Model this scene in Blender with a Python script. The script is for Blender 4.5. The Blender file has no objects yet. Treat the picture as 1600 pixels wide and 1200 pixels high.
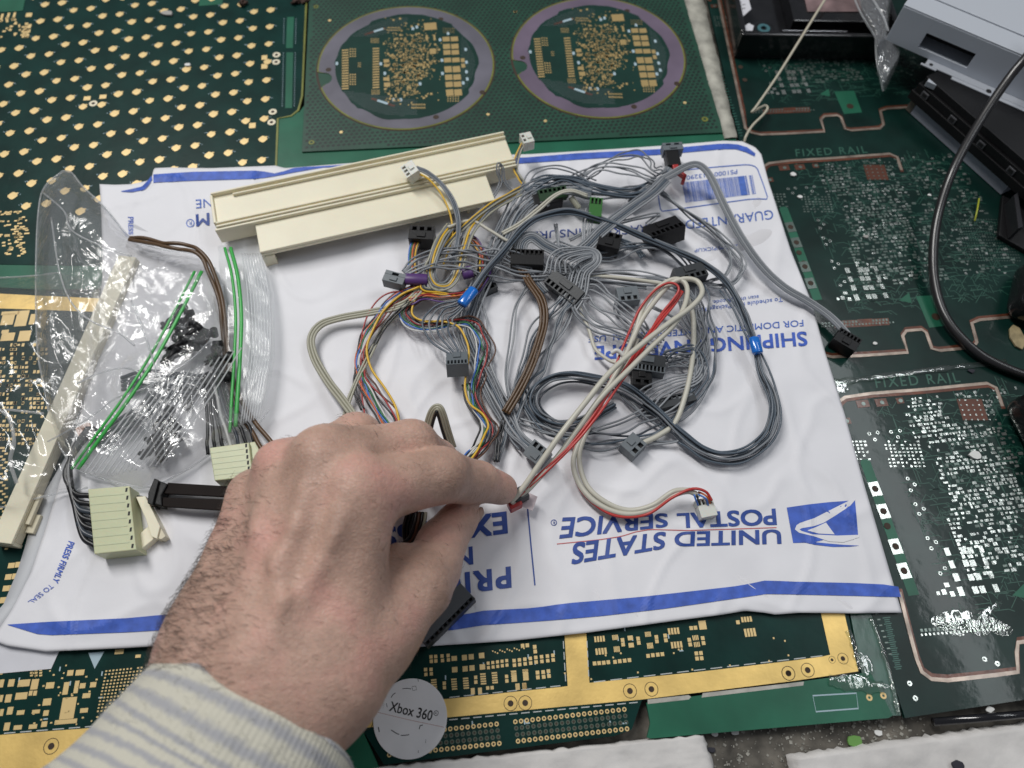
import bpy, bmesh, math, random
import numpy as np
from mathutils import Vector, Matrix, noise

# ------------------------------------------------------------------ camera, world, lamps, exposure
S = 0.001                       # everything below is written in millimetres
FOC, PIT, ROL, HC = 1121.4, math.radians(63.584), math.radians(1.649), 300.0
scene = bpy.context.scene
COL = scene.collection
cp, sp, cr, sr = math.cos(PIT), math.sin(PIT), math.cos(ROL), math.sin(ROL)
RIGHT = Vector((cr, sr * sp, sr * cp)); DOWN = Vector((sr, -cr * sp, -cr * cp)); FWD = Vector((0, cp, -sp))
cam_d = bpy.data.cameras.new('camera'); cam = bpy.data.objects.new('camera', cam_d); COL.objects.link(cam)
cam_d.sensor_width = 36.0; cam_d.lens = FOC / 1600 * 36.0; cam_d.clip_start = 0.01; cam_d.clip_end = 50
M = Matrix.Identity(4)
for i, v in enumerate((RIGHT, -DOWN, -FWD)):
    for j in range(3): M[j][i] = v[j]
M[2][3] = HC * S
cam.matrix_world = M
cam_d.dof.use_dof = True; cam_d.dof.focus_distance = 0.305; cam_d.dof.aperture_fstop = 9.0
scene.camera = cam
world = bpy.data.worlds.new("World"); scene.world = world; world.use_nodes = True
bg = world.node_tree.nodes['Background']; bg.inputs[0].default_value = (0.80, 0.87, 1.0, 1); bg.inputs[1].default_value = 0.14
def area(name, loc, target, sx, sy, power, color):
    d = bpy.data.lights.new(name, 'AREA'); d.shape = 'RECTANGLE'; d.size = sx; d.size_y = sy; d.energy = power; d.color = color
    o = bpy.data.objects.new(name, d); COL.objects.link(o); o.location = loc
    o.rotation_euler = (Vector(target) - Vector(loc)).to_track_quat('-Z', 'Y').to_euler(); return o
area('ceiling_lamp', (-0.55, 0.75, 1.35), (0, 0.15, 0), 0.24, 0.9, 17.2, (1.0, 0.985, 0.96))
for x_, w_, p_ in ((1.01, .10, 5.2), (.70, .09, 2.6)):
    tube_ = area('ceiling_tube', (x_, .60, 1.50), (x_, .60, 0), w_, 1.25, p_, (0.94, 0.975, 1.0)); tube_.rotation_euler = (0, 0, .268)
scene.view_settings.view_transform = 'Standard'; scene.view_settings.look = 'None'
scene.view_settings.exposure = 0.0; scene.view_settings.gamma = 1.0
scene.render.engine = 'CYCLES'
scene.cycles.max_bounces = 10; scene.cycles.transparent_max_bounces = 24; scene.cycles.caustics_reflective = False

# ------------------------------------------------------------------ helpers
RND = random.Random(7)
def W(px, py, z=0.0):
    """photograph pixel (1600x1200) -> point in mm on the level plane of height z"""
    x, y = (px - 800) / FOC, (py - 600) / FOC
    d = FWD + RIGHT * x + DOWN * y
    t = (z - HC) / d.z
    return Vector((d.x * t, d.y * t, z))
def Zm(ox, oy, s):                       # enlarged-view coordinates -> photograph pixels
    return lambda x, y: (ox + x / s, oy + y / s)
def mat(name, col, rough=.5, metal=0., var=0., vs=80., bump=0., bs=400., spec=.5, coat=0., sss=0., det=3., trans=0.):
    m = bpy.data.materials.new(name); m.use_nodes = True; nt = m.node_tree; b = nt.nodes['Principled BSDF']
    b.inputs['Base Color'].default_value = (*col, 1); b.inputs['Roughness'].default_value = rough
    b.inputs['Metallic'].default_value = metal; b.inputs['Specular IOR Level'].default_value = spec
    if coat: b.inputs['Coat Weight'].default_value = coat; b.inputs['Coat Roughness'].default_value = .12
    if trans: b.inputs['Transmission Weight'].default_value = trans
    if sss:
        b.inputs['Subsurface Weight'].default_value = sss; b.inputs['Subsurface Radius'].default_value = (1, .4, .25)
        b.inputs['Subsurface Scale'].default_value = .003
    if var or bump:
        tc = nt.nodes.new('ShaderNodeTexCoord')
    if var:
        n = nt.nodes.new('ShaderNodeTexNoise'); n.inputs['Scale'].default_value = vs; n.inputs['Detail'].default_value = det
        nt.links.new(tc.outputs['Object'], n.inputs['Vector'])
        r = nt.nodes.new('ShaderNodeMapRange'); r.inputs[1].default_value = .3; r.inputs[2].default_value = .7
        r.inputs[3].default_value = 1 - var; r.inputs[4].default_value = 1 + var
        nt.links.new(n.outputs['Fac'], r.inputs[0])
        x = nt.nodes.new('ShaderNodeVectorMath'); x.operation = 'SCALE'; x.inputs[0].default_value = col
        nt.links.new(r.outputs[0], x.inputs['Scale']); nt.links.new(x.outputs[0], b.inputs['Base Color'])
    if bump:
        n2 = nt.nodes.new('ShaderNodeTexNoise'); n2.inputs['Scale'].default_value = bs; n2.inputs['Detail'].default_value = 4
        nt.links.new(tc.outputs['Object'], n2.inputs['Vector'])
        bp = nt.nodes.new('ShaderNodeBump'); bp.inputs['Strength'].default_value = bump; bp.inputs['Distance'].default_value = .0004
        nt.links.new(n2.outputs['Fac'], bp.inputs['Height']); nt.links.new(bp.outputs[0], b.inputs['Normal'])
        if coat: nt.links.new(bp.outputs[0], b.inputs['Coat Normal'])
    return m
def film(name, haze=.10, gl=.30, bs=90., rough=.10, bstr=.75, tint=(.95, .96, .96)):
    m = bpy.data.materials.new(name); m.use_nodes = True; nt = m.node_tree; nt.nodes.clear(); N = nt.nodes.new; Lk = nt.links.new
    out = N('ShaderNodeOutputMaterial'); tr_ = N('ShaderNodeBsdfTransparent'); tr_.inputs[0].default_value = (*tint, 1)
    g = N('ShaderNodeBsdfGlossy'); g.inputs['Roughness'].default_value = rough; g.inputs[0].default_value = (1, 1, 1, 1)
    d = N('ShaderNodeBsdfDiffuse'); d.inputs[0].default_value = (.92, .93, .95, 1); tl = N('ShaderNodeBsdfTranslucent'); tl.inputs[0].default_value = (.92, .93, .95, 1)
    dm_ = N('ShaderNodeMixShader'); dm_.inputs[0].default_value = .5; Lk(d.outputs[0], dm_.inputs[1]); Lk(tl.outputs[0], dm_.inputs[2])
    tc = N('ShaderNodeTexCoord'); n = N('ShaderNodeTexNoise'); n.inputs['Scale'].default_value = bs; n.inputs['Detail'].default_value = 3; n.inputs['Distortion'].default_value = 1.2; Lk(tc.outputs['Object'], n.inputs['Vector'])
    n2 = N('ShaderNodeTexNoise'); n2.inputs['Scale'].default_value = 22; n2.inputs['Detail'].default_value = 2; Lk(tc.outputs['Object'], n2.inputs['Vector'])
    rg = N('ShaderNodeMath'); rg.operation = 'SUBTRACT'; rg.inputs[1].default_value = .5; Lk(n2.outputs['Fac'], rg.inputs[0]); rg2 = N('ShaderNodeMath'); rg2.operation = 'ABSOLUTE'; Lk(rg.outputs[0], rg2.inputs[0])
    sm = N('ShaderNodeMath'); sm.operation = 'MULTIPLY_ADD'; sm.inputs[1].default_value = 3.; Lk(rg2.outputs[0], sm.inputs[0]); Lk(n.outputs['Fac'], sm.inputs[2])
    bp = N('ShaderNodeBump'); bp.inputs['Strength'].default_value = bstr; bp.inputs['Distance'].default_value = .0016; Lk(sm.outputs[0], bp.inputs['Height']); Lk(bp.outputs[0], g.inputs['Normal'])
    lw0 = N('ShaderNodeLayerWeight'); lw0.inputs[0].default_value = .5; Lk(bp.outputs[0], lw0.inputs['Normal']); lw = N('ShaderNodeMath'); lw.operation = 'POWER'; lw.inputs[1].default_value = 3.2; Lk(lw0.outputs['Facing'], lw.inputs[0])
    fm = N('ShaderNodeMath'); fm.operation = 'MULTIPLY_ADD'; fm.inputs[1].default_value = .55; fm.inputs[2].default_value = gl * .12; fm.use_clamp = True; Lk(lw.outputs[0], fm.inputs[0])
    m1 = N('ShaderNodeMixShader'); m1.inputs[0].default_value = haze; Lk(tr_.outputs[0], m1.inputs[1]); Lk(dm_.outputs[0], m1.inputs[2])
    m2 = N('ShaderNodeMixShader'); Lk(fm.outputs[0], m2.inputs[0]); Lk(m1.outputs[0], m2.inputs[1]); Lk(g.outputs[0], m2.inputs[2]); Lk(m2.outputs[0], out.inputs[0])
    return m
class MB:
    def __init__(s): s.v = []; s.f = []
    def add(s, vs, fs):
        n = len(s.v); s.v += [tuple(v) for v in vs]; s.f += [tuple(i + n for i in f) for f in fs]; return s
    def box(s, c, d, rot=0., R=None, taper=1.):
        hx, hy, hz = d[0] / 2, d[1] / 2, d[2] / 2
        R = R or Matrix.Rotation(rot, 3, 'Z'); c = Vector(c); vs = []
        for z in (-1, 1):
            k = taper if z > 0 else 1
            for x, y in ((-1, -1), (1, -1), (1, 1), (-1, 1)): vs.append(c + R @ Vector((x * hx * k, y * hy * k, z * hz)))
        return s.add(vs, [(0, 3, 2, 1), (4, 5, 6, 7), (0, 1, 5, 4), (1, 2, 6, 5), (2, 3, 7, 6), (3, 0, 4, 7)])
    def prism(s, pts, z0, z1):
        n = len(pts); a = sum(pts[i][0] * pts[(i + 1) % n][1] - pts[(i + 1) % n][0] * pts[i][1] for i in range(n))
        if a < 0: pts = pts[::-1]
        vs = [(p[0], p[1], z0) for p in pts] + [(p[0], p[1], z1) for p in pts]
        return s.add(vs, [tuple(range(n - 1, -1, -1)), tuple(range(n, 2 * n))] + [(i, (i + 1) % n, n + (i + 1) % n, n + i) for i in range(n)])
    def ring(s, c, r0, r1, z0, z1, n=16):
        vs = []
        for r, z in ((r0, z1), (r1, z1), (r1, z0), (r0, z0)):
            for i in range(n):
                a = 2 * math.pi * i / n; vs.append((c[0] + r * math.cos(a), c[1] + r * math.sin(a), z))
        fs = []
        for k in range(4):
            for i in range(n): j = (i + 1) % n; fs.append((k * n + i, (k) * n + j, ((k + 1) % 4) * n + j, ((k + 1) % 4) * n + i))
        return s.add(vs, [f[::-1] for f in fs])
    def disc(s, c, r, z0, z1, n=16):
        return s.prism([(c[0] + r * math.cos(2 * math.pi * i / n), c[1] + r * math.sin(2 * math.pi * i / n)) for i in range(n)], z0, z1)
    def strip(s, pts, w, z0, z1, closed=False):
        P = [Vector(p[:2]) for p in pts]; n = len(P); vs = []
        for i in range(n):
            a = P[i - 1] if (i or closed) else P[i]; b = P[(i + 1) % n] if (i < n - 1 or closed) else P[i]
            t = (b - a).normalized(); q = Vector((-t.y, t.x)) * w / 2
            for sgn, z in ((1, z1), (-1, z1), (-1, z0), (1, z0)): vs.append((P[i].x + sgn * q.x, P[i].y + sgn * q.y, z))
        fs = []
        for i in range(n if closed else n - 1):
            j = (i + 1) % n
            for k in range(4): fs.append((i * 4 + k, i * 4 + (k + 1) % 4, j * 4 + (k + 1) % 4, j * 4 + k))
        if not closed: fs += [(3, 2, 1, 0), tuple(4 * n - 4 + k for k in range(4))]
        return s.add(vs, fs)
    def tube(s, P, r, n=7, cap=True, flat=1., rr=None):
        P = [Vector(p) for p in P]; up = Vector((0, 0, 1)); vs = []
        for i, p in enumerate(P):
            t = (P[min(i + 1, len(P) - 1)] - P[max(i - 1, 0)])
            t = t.normalized() if t.length > 1e-9 else Vector((1, 0, 0))
            a = t.cross(up)
            if a.length < 1e-3: a = t.cross(Vector((0, 1, 0)))
            a.normalize(); b = a.cross(t).normalized(); q = rr[i] if rr else r
            for k in range(n):
                an = 2 * math.pi * k / n; vs.append(p + a * math.cos(an) * q * flat + b * math.sin(an) * q)
        fs = [(i * n + k, i * n + (k + 1) % n, (i + 1) * n + (k + 1) % n, (i + 1) * n + k) for i in range(len(P) - 1) for k in range(n)]
        if cap: fs += [tuple(range(n))[::-1], tuple(range((len(P) - 1) * n, len(P) * n))]
        return s.add(vs, fs)
    def mesh(s, name, org, smooth=False):
        me = bpy.data.meshes.new(name); o = Vector(org)
        me.from_pydata([((v[0] - o.x) * S, (v[1] - o.y) * S, (v[2] - o.z) * S) for v in s.v], [], s.f)
        bm = bmesh.new(); bm.from_mesh(me); bmesh.ops.recalc_face_normals(bm, faces=bm.faces); bm.to_mesh(me); bm.free()
        if smooth: me.polygons.foreach_set('use_smooth', [True] * len(me.polygons))
        return me
ORG = {}
def tag(o, label=None, cat=None, group=None, kind=None):
    if label: o['label'] = label
    if cat: o['category'] = cat
    if group: o['group'] = group
    if kind: o['kind'] = kind
    return o
def thing(name, loc, label, cat, group=None):
    o = bpy.data.objects.new(name, None); o.empty_display_size = .01; COL.objects.link(o); o.location = Vector(loc) * S
    ORG[o.name] = Vector(loc); return tag(o, label, cat, group)
def obj(name, mb, m, parent=None, smooth=False, org=None, bevel=0., kind=None, label=None):
    if org is None:
        if parent: org = ORG[parent.name]
        else:
            a = np.array(mb.v); c = (a.min(0) + a.max(0)) / 2; org = Vector((c[0], c[1], a[:, 2].min()))
    me = mb.mesh(name, org, smooth)
    for mm in (m if isinstance(m, (list, tuple)) else [m]): me.materials.append(mm)
    o = bpy.data.objects.new(name, me); COL.objects.link(o); ORG[o.name] = Vector(org)
    if parent: o.parent = parent; o.location = (Vector(org) - ORG[parent.name]) * S
    else: o.location = Vector(org) * S
    if bevel:
        b = o.modifiers.new('bevel', 'BEVEL'); b.width = bevel * S; b.segments = 2; b.limit_method = 'ANGLE'
    return tag(o, label, kind=kind)
def inst(name, me, parent, loc, rot=0., sc=(1, 1, 1)):
    o = bpy.data.objects.new(name, me); COL.objects.link(o); o.parent = parent
    o.location = (Vector(loc) - ORG[parent.name]) * S; o.rotation_euler = (0, 0, rot); o.scale = sc
    ORG[o.name] = Vector(loc); return o
def struct(name, mb, m, **k):
    return tag(obj(name, mb, m, **k), kind='structure')
def catmull(P, k=8):
    P = [Vector(p) for p in P]
    if len(P) < 3: return P
    Q = [2 * P[0] - P[1]] + P + [2 * P[-1] - P[-2]]; out = []
    for i in range(1, len(Q) - 2):
        a, b, c, d = Q[i - 1], Q[i], Q[i + 1], Q[i + 2]
        for j in range(k):
            t = j / k
            out.append(.5 * ((2 * b) + (c - a) * t + (2 * a - 5 * b + 4 * c - d) * t * t + (3 * b - a - 3 * c + d) * t ** 3))
    return out + [P[-1]]
def nz(x, y, z=0.): return noise.noise(Vector((x, y, z)))
# ------------------------------------------------------------------ bench and circuit boards
A8 = math.radians(7.9)          # the boards lie turned by about 8 degrees
C_mask = (.004, .029, .0245)
M_mask = mat('solder_mask_dark', C_mask, .34, var=.25, vs=60, bump=.12, bs=300, spec=.15)
M_maskR = mat('solder_mask_resin', (.0042, .0215, .0172), .30, var=.35, vs=45, bump=.16, bs=110, spec=.2, coat=.16)
M_maskR.node_tree.nodes['Principled BSDF'].inputs['Coat Roughness'].default_value = .06
M_teal = mat('solder_mask_teal', (.016, .115, .066), .36, var=.18, vs=50, bump=.1, bs=300, spec=.35)
M_edge = mat('board_edge_resin', (.16, .17, .03), .4, var=.3)
M_gold = mat('gold_plating', (.76, .56, .26), .42, .3, var=.10, vs=120, bump=.1, bs=900)
M_goldd = mat('dimmed_gold_plating', (.46, .33, .14), .45, .3, var=.15, vs=120)  # gold darkened in colour for the dimmer light over the round cards
M_goldf = mat('gold_frame_plating', (.86, .60, .20), .40, .35, var=.16, vs=70, bump=.15, bs=700)
M_silk = mat('white_silkscreen', (.38, .50, .56), .6)
M_lil = mat('lilac_grey_ring', (.14, .135, .165), .42, .15, var=.22, vs=35, bump=.15, bs=600)
M_hole = mat('drilled_hole', (.035, .018, .008), .6)
M_dkgrn = mat('mask_dots', (.016, .075, .055), .4)
M_dkgry = mat('dark_via_dots', (.09, .115, .12), .4)
M_cop = mat('oxidised_copper', (.11, .032, .014), .38, .2, var=.4, vs=200, bump=.2, bs=500, coat=.3)
M_copl = mat('copper_edge', (.34, .27, .22), .3, .5, var=.4, vs=150, coat=.3)
M_tin = mat('tinned_pad', (.42, .45, .42), .22, .75, var=.35, vs=250, bump=.35, bs=300, coat=.3)
M_tin_d = mat('worn_tinned_pad', (.13, .17, .15), .3, .5, var=.4, vs=250, bump=.3, bs=300, coat=.3)
M_strip = mat('grey_resin_strip', (.36, .35, .30), .6, var=.35, vs=120, bump=.8, bs=300)
M_resin = mat('clear_epoxy_bead', (.75, .77, .74), .05, var=.1, vs=100, bump=.5, bs=150, coat=.8)
M_resin.node_tree.nodes['Principled BSDF'].inputs['Transmission Weight'].default_value = .75

# bench under the boards
m = mat('dirty_bench', (.10, .09, .075), .8, var=.75, vs=110, bump=1., bs=250, det=8)
b = MB(); b.add([(-700, -350, -6), (700, -350, -6), (700, 900, -6), (-700, 900, -6)], [(0, 1, 2, 3)])
struct('bench_top', b, m)

unit = MB().box((0, 0, .5), (1, 1, 1)).mesh('gold_pad', (0, 0, 0)); unit.materials.append(M_gold)
def unit_mesh(name, m):
    me = unit.copy(); me.name = name; me.materials.clear(); me.materials.append(m); return me
U_dimmed = unit_mesh('dimmed_gold_pad', M_goldd)
U_tin, U_cop = unit_mesh('tinned_pad', M_tin), unit_mesh('copper_pad', M_cop)
def pxrect(cx, cy, w, h, z):
    c = W(cx, cy, z); dw = (W(cx + w / 2, cy, z) - W(cx - w / 2, cy, z)).length; dh = abs((W(cx, cy + h / 2, z) - W(cx, cy - h / 2, z)).y)
    return c, dw, dh
class Board:
    def __init__(s, name, label, poly, z, th, m, edge=None, cat='circuit board', ang=A8, px=True):
        P = [W(x, y, z) for x, y in poly] if px else [Vector((x, y, z)) for x, y in poly]
        c = sum(P, Vector()) / len(P); s.z = z; s.ang = ang
        s.t = thing(name, (c.x, c.y, z - th), label, cat)
        obj('board_panel', MB().prism([(p.x, p.y) for p in P], z - th, z), m, s.t)
        s.fine = {}
        s.npad = 0
    def pad(s, cx, cy, w, h, me=None, name='gold_pad', zt=.12, ang=None, force=False):
        c, dw, dh = pxrect(cx, cy, w, h, s.z)
        a = s.ang if ang is None else ang
        if (max(w, h) >= 9 or force) and s.npad < 300:
            s.npad += 1
            return inst(name, me or unit, s.t, c, a, (dw * S / S, dh, zt)) if False else s._i(name, me or unit, c, a, dw, dh, zt)
        k = 'gold' if me is None else me.name
        s.fine.setdefault(k, MB()).box((c.x, c.y, s.z + zt / 2), (dw, dh, zt), a)
    def _i(s, name, me, c, a, dw, dh, zt):
        return inst(name, me, s.t, c, a, (dw, dh, zt))
    def local(s, o, x, y):            # o world vector, local mm -> world
        ca, sa = math.cos(s.ang), math.sin(s.ang); return Vector((o.x + ca * x - sa * y, o.y + sa * x + ca * y, s.z))
    def flush(s, mats):
        for k, mb in s.fine.items():
            nm, mm = mats[k]; obj(nm, mb, mm, s.t, kind='stuff')
        s.fine = {}
FM = {'gold': ('fine_gold_pads', M_gold), 'silk': ('silkscreen_marks', M_silk), 'dots': ('mask_dot_pattern', M_dkgrn),
      'gdots': ('via_dot_pattern', M_dkgry), 'holes': ('small_holes', M_hole), 'ring': ('plated_holes', M_gold),
      'tin': ('fine_tinned_pads', M_tin), 'tind': ('worn_tinned_pads', M_tin_d), 'cop': ('copper_traces', M_cop), 'copl': ('copper_trace_edges', M_copl),
      'tinned_pad': ('fine_tinned_pads', M_tin), 'teal': ('light_mask_areas', M_teal)}

# ---- board A: rows of clover pads
zA = 0.0
BA = Board('gold_clover_circuit_board', 'dark green circuit board with rows of gold clover-shaped pads, beyond the envelope at far left',
           [(-60, -60), (484, -60), (476, 60), (472, 150), (466, 172), (455, 181), (434, 184), (431, 268), (429, 420), (-70, 412)], zA, 1.6, M_mask)
z1 = Zm(0, 0, 3.2)
anch = [(0, 0, 0, 225, 25), (1, 0, 0, 368, 52), (2, 0, 0, 512, 82), (3, 0, 0, 658, 108), (4, 0, 0, 802, 137), (5, 0, 0, 955, 167), (6, 0, 0, 1107, 197), (7, 0, 0, 1260, 228),
        (0, 0, 1, 310, 15), (1, 0, 1, 452, 47), (2, 0, 1, 597, 75), (3, 0, 1, 742, 103), (4, 0, 1, 890, 132), (5, 0, 1, 1040, 160), (6, 0, 1, 1193, 190), (7, 0, 1, 1345, 222),
        (0, 1, 0, 205, 108), (0, 3, 0, 155, 278), (0, 5, 0, 105, 460), (0, 7, 0, 55, 653), (0, 9, 0, 5, 860), (1, 8, 0, 160, 895), (2, 8, 0, 348, 828), (2, 5, 0, 412, 518), (0, 9, 1, 97, 850)]
Am = np.array([[i, j, s, 1] for i, j, s, _, _ in anch], float)
Bw = np.array([list(W(*z1(x, y), zA))[:2] for *_, x, y in anch])
LAT = np.linalg.lstsq(Am, Bw, rcond=None)[0]
def clover(R=1.75):
    pts = []
    for i in range(32):
        a = 2 * math.pi * i / 32; r = R * (1 + .16 * abs(math.cos(2 * a)) ** 3)
        pts.append((r * math.cos(a), r * math.sin(a)))
    pts[3] = (pts[3][0] * 1.55, pts[3][1] * 1.45); pts[4] = (pts[4][0] * 1.3, pts[4][1] * 1.25)
    return MB().prism(pts, 0, .12).mesh('gold_clover_pad', (0, 0, 0))
me_cl = clover(); me_cl.materials.append(M_gold)
silk = MB(); sd = MB()
r_ = random.Random(3)
for i in range(-3, 9):
    for j in range(-2, 16):
        for s_ in (0, 1):
            p = np.array([i, j, s_, 1]) @ LAT
            d = Vector((p[0], p[1], HC * -1 + zA)) ; q = Vector((p[0], p[1], zA - HC)); k = q.dot(FWD)
            px = 800 + FOC * q.dot(RIGHT) / k; py = 600 + FOC * q.dot(DOWN) / k
            if px < -20 or px > 432 - max(0, (py - 190)) * .02 or py < -20 or py > 335: continue
            if py < 60 and px < 52 or (px < 95 and py > 325): continue
            if px > 424 and py > 60 and py < 215: continue
            c = Vector((p[0], p[1], zA))
            inst('gold_clover_pad', me_cl, BA.t, c, A8 + r_.uniform(-.1, .1), (r_.uniform(1.14, 1.28),) * 2 + (1,))
            for t in range(3):
                a = A8 + (.5 if s_ else 2.6) + r_.uniform(-.2, .2)
                o = c + Vector((math.cos(a), math.sin(a), 0)) * (2.6 + t * .75) + Vector((0, -.4 * t, 0))
                silk.box((o.x, o.y, zA + .06), (r_.uniform(.5, 1.0), .28, .05), a + r_.uniform(-.8, .8))
            for t in range(4):
                o = c + Vector((r_.uniform(-4, 4), r_.uniform(-4, 4), 0)); sd.box((o.x, o.y, zA + .03), (.35, .25, .04), A8)
obj('silkscreen_marks', silk, M_silk, BA.t, kind='stuff'); obj('mask_dot_pattern', sd, M_dkgrn, BA.t, kind='stuff')
# plated mounting holes
holeme = MB().ring((0, 0), 1.0, 2.3, 0, .2, 24).mesh('plated_ring', (0, 0, 0)); holeme.materials.append(mat('pale_ring', (.72, .66, .50), .4, .2))
hd = MB().disc((0, 0), 1.05, 0, .1, 20).mesh('hole_bottom', (0, 0, 0)); hd.materials.append(M_hole)
for x, y in ((467, 518), (1383, 275), (1381, 311), (1364, 560), (1358, 612)):
    c = W(*z1(x, y), zA); h = inst('mounting_hole', holeme, BA.t, c); g = bpy.data.objects.new('hole_bottom', hd); COL.objects.link(g); g.parent = h; g.location = (0, 0, .00002)
for x, y, w, h in ((1322, 288, 28, 22), (1322, 332, 30, 24), (1262, 628, 32, 26), (436, 492, 34, 20), (515, 484, 34, 20), (145, 75, 30, 20), (140, 132, 32, 20), (135, 156, 34, 16), (128, 180, 34, 16), (40, 85, 12, 42), (70, 83, 12, 42), (8, 90, 12, 42)):
    x, y = z1(x, y); BA.pad(x, y, w / 3.2, h / 3.2, force=True)
# connector block of fine vias by the right edge, and small pads at the lower left
for yy0, yy1 in ((95, 235), (265, 540)):
    n = int((yy1 - yy0) / 11)
    for k in range(n):
        for xx in (1422, 1438, 1452, 1466, 1482):
            x, y = z1(xx - (yy0 + k * 11) * .02, yy0 + k * 11 + .5); c = W(x, y, zA)
            BA.fine.setdefault('silk' if xx in (1422, 1482) else 'dots', MB()).box((c.x, c.y, zA + .05), (.5, .45, .06), A8)
c0 = W(444, 100, zA); 
BA.fine.setdefault('teal', MB())
for (a, b_, c_, d_) in ((1436, 85, 1470, 240), (1432, 262, 1466, 540)):
    P = [W(*z1(u, v), zA) for u, v in ((a, b_), (c_, b_), (c_ - 6, d_), (a - 6, d_))]; BA.fine['teal'].prism([(p.x, p.y) for p in P], zA, zA + .04)
P = [W(*z1(u, v), zA) for u, v in ((-60, -60), (140, -60), (115, 55), (20, 62), (-60, 62))]; BA.fine['teal'].prism([(p.x, p.y) for p in P], zA, zA + .3)
P = [W(*z1(u, v), zA) for u, v in ((1000, -60), (1120, -60), (1112, 22), (995, 30))]; BA.fine['teal'].prism([(p.x, p.y) for p in P], zA, zA + .1)
for k in range(60):
    x, y = r_.uniform(0, 45), r_.uniform(330, 400); BA.pad(x, y, r_.choice((3, 5, 8)), 2.2)
for k in range(10): BA.pad(26 + (k % 2) * 5, 345 + k * 4.2, 7, 2)
for k in range(36):
    x, y = r_.uniform(0, 45), r_.uniform(28, 58); BA.pad(x, y, r_.choice((3, 5)), 2.5)
BA.flush(FM)
# yellowish routed edge of board A
E_ = [W(x, y, .05) for x, y in [(480, -30), (476, 60), (472, 150), (466, 172), (455, 181), (434, 185), (431, 268)]]
obj('routed_edge', MB().strip(E_, 1.1, -.5, .16), M_edge, BA.t)
# teal break-off strips (bottom of A, around B)
b = MB().prism([(p.x, p.y) for p in (W(-70, 395), W(62, 398), W(430, 375), W(430, 445), W(-70, 455))], -1.5, -.2)
tag(obj('green_board_strip', b, M_teal), 'plain green edge strip of board between clover board and gold-banded board, under the clear bag', 'board strip')
b = MB().prism([(p.x, p.y) for p in (W(436, 184), W(468, 174), W(486, 150), W(1062, 130), W(1133, 190), W(1153, 222), W(1153, 300), W(430, 330))], -1.8, -.25)
tag(obj('green_board_strip', b, M_teal), 'plain green board strip between the round-card panel and the envelope', 'board strip')

# ---- board B: panel with two round cards
zB = .7
BB = Board('round_card_panel', 'dark green board panel holding two round cards with lilac rims, top centre', [(486, -60), (472, 237), (1131, 207), (1052, -60)], zB, 1.6, mat('panel_mask', (.010, .058, .034), .42, var=.25, vs=40, bump=.15, bs=200, coat=.3))
C1, C2, RW = Vector((-68.5, 358.7, zB)), Vector((46.4, 372.1, zB)), 52.4
dots = MB()
for i in range(-20, 110):
    for j in range(-5, 75):
        o = BB.local(Vector((-145, 290, zB)), i * 2.9 + (j % 2) * 1.45, j * 2.5)
        if min((o - C1).length, (o - C2).length) < RW + 1.5: continue
        q = Vector((o.x, o.y, zB - HC)); k = q.dot(FWD); px = 800 + FOC * q.dot(RIGHT) / k; py = 600 + FOC * q.dot(DOWN) / k
        if py < -8 or py > 235 or px < 490 - py * .06 or px > 1062 + py * .29 or py > 232 - (px - 480) * .045: continue
        dots.box((o.x, o.y, zB + .02), (1.75, 1.5, .03), A8 + .6)
obj('mask_dot_pattern', dots, mat('panel_dots', (.002, .012, .008), .5), BB.t, kind='stuff')
for x, y in ((300, 128), (1462, 75), (372, 826), (1290, 715)):
    c = W(440 + x / 4, y / 4, zB); obj('gold_dot', MB().disc((c.x, c.y), 1.0, zB, zB + .1), M_gold, BB.t)
for x, y in ((215, 42), (187, 890)):
    c = W(440 + x / 4, y / 4, zB); h = obj('edge_hole', MB().ring((c.x, c.y), .8, 1.6, zB, zB + .1), M_edge, BB.t)
for x, y in ((100, 75), (1160, 642), (288, 756)):
    c = W(780 + x / 4, y / 4, zB); obj('gold_dot', MB().disc((c.x, c.y), 1.0, zB, zB + .1), M_gold, BB.t)
c = W(780 + 1285 / 4, 745 / 4, zB); obj('edge_hole', MB().ring((c.x, c.y), .8, 1.9, zB, zB + .1), M_edge, BB.t)
NOTCH = W(440 + 250 / 4, 497 / 4, zB) - C1; na = math.atan2(NOTCH.y, NOTCH.x)
zz = zB + .35
def v2(x, y): return W(440 + x / 4, y / 4, zz) - C1          # enlarged view -> offset from the card centre
def circle_notch(R, n=120, extra=0.):
    pts = []
    for i in range(n):
        a = 2 * math.pi * i / n; p = Vector((R * math.cos(a), R * math.sin(a), 0))
        nc = Vector((math.cos(na), math.sin(na), 0)) * (52.4 - 1.2)
        if (p - nc).length < 5.2 + extra:
            continue
        pts.append((a, p))
    pts.sort(key=lambda t: (t[0] - na) % (2 * math.pi)); pts = [p for _, p in pts]
    nc = Vector((math.cos(na), math.sin(na), 0)) * (52.4 - 3.2); e0 = pts[-1] - nc; e1 = pts[0] - nc
    a0 = math.atan2(e0.y, e0.x); a1 = math.atan2(e1.y, e1.x); d = (a1 - a0) % (2 * math.pi); 
    # walk through the inside of the disc
    if abs(((a0 + d / 2) - (na + math.pi)) % (2 * math.pi)) > math.pi / 2 and abs(((a0 + d / 2) - (na + math.pi)) % (2 * math.pi)) < 1.5 * math.pi: d -= 2 * math.pi
    for k in range(1, 9): a = a0 + d * k / 9; pts.append(nc + Vector((math.cos(a), math.sin(a), 0)) * 5.0)
    return pts
outer = circle_notch(RW); outer2 = circle_notch(RW - .9, extra=.4)
M_in = mat('round_card_mask', (.006, .036, .026), .3, var=.2, vs=50, coat=.3)
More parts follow.
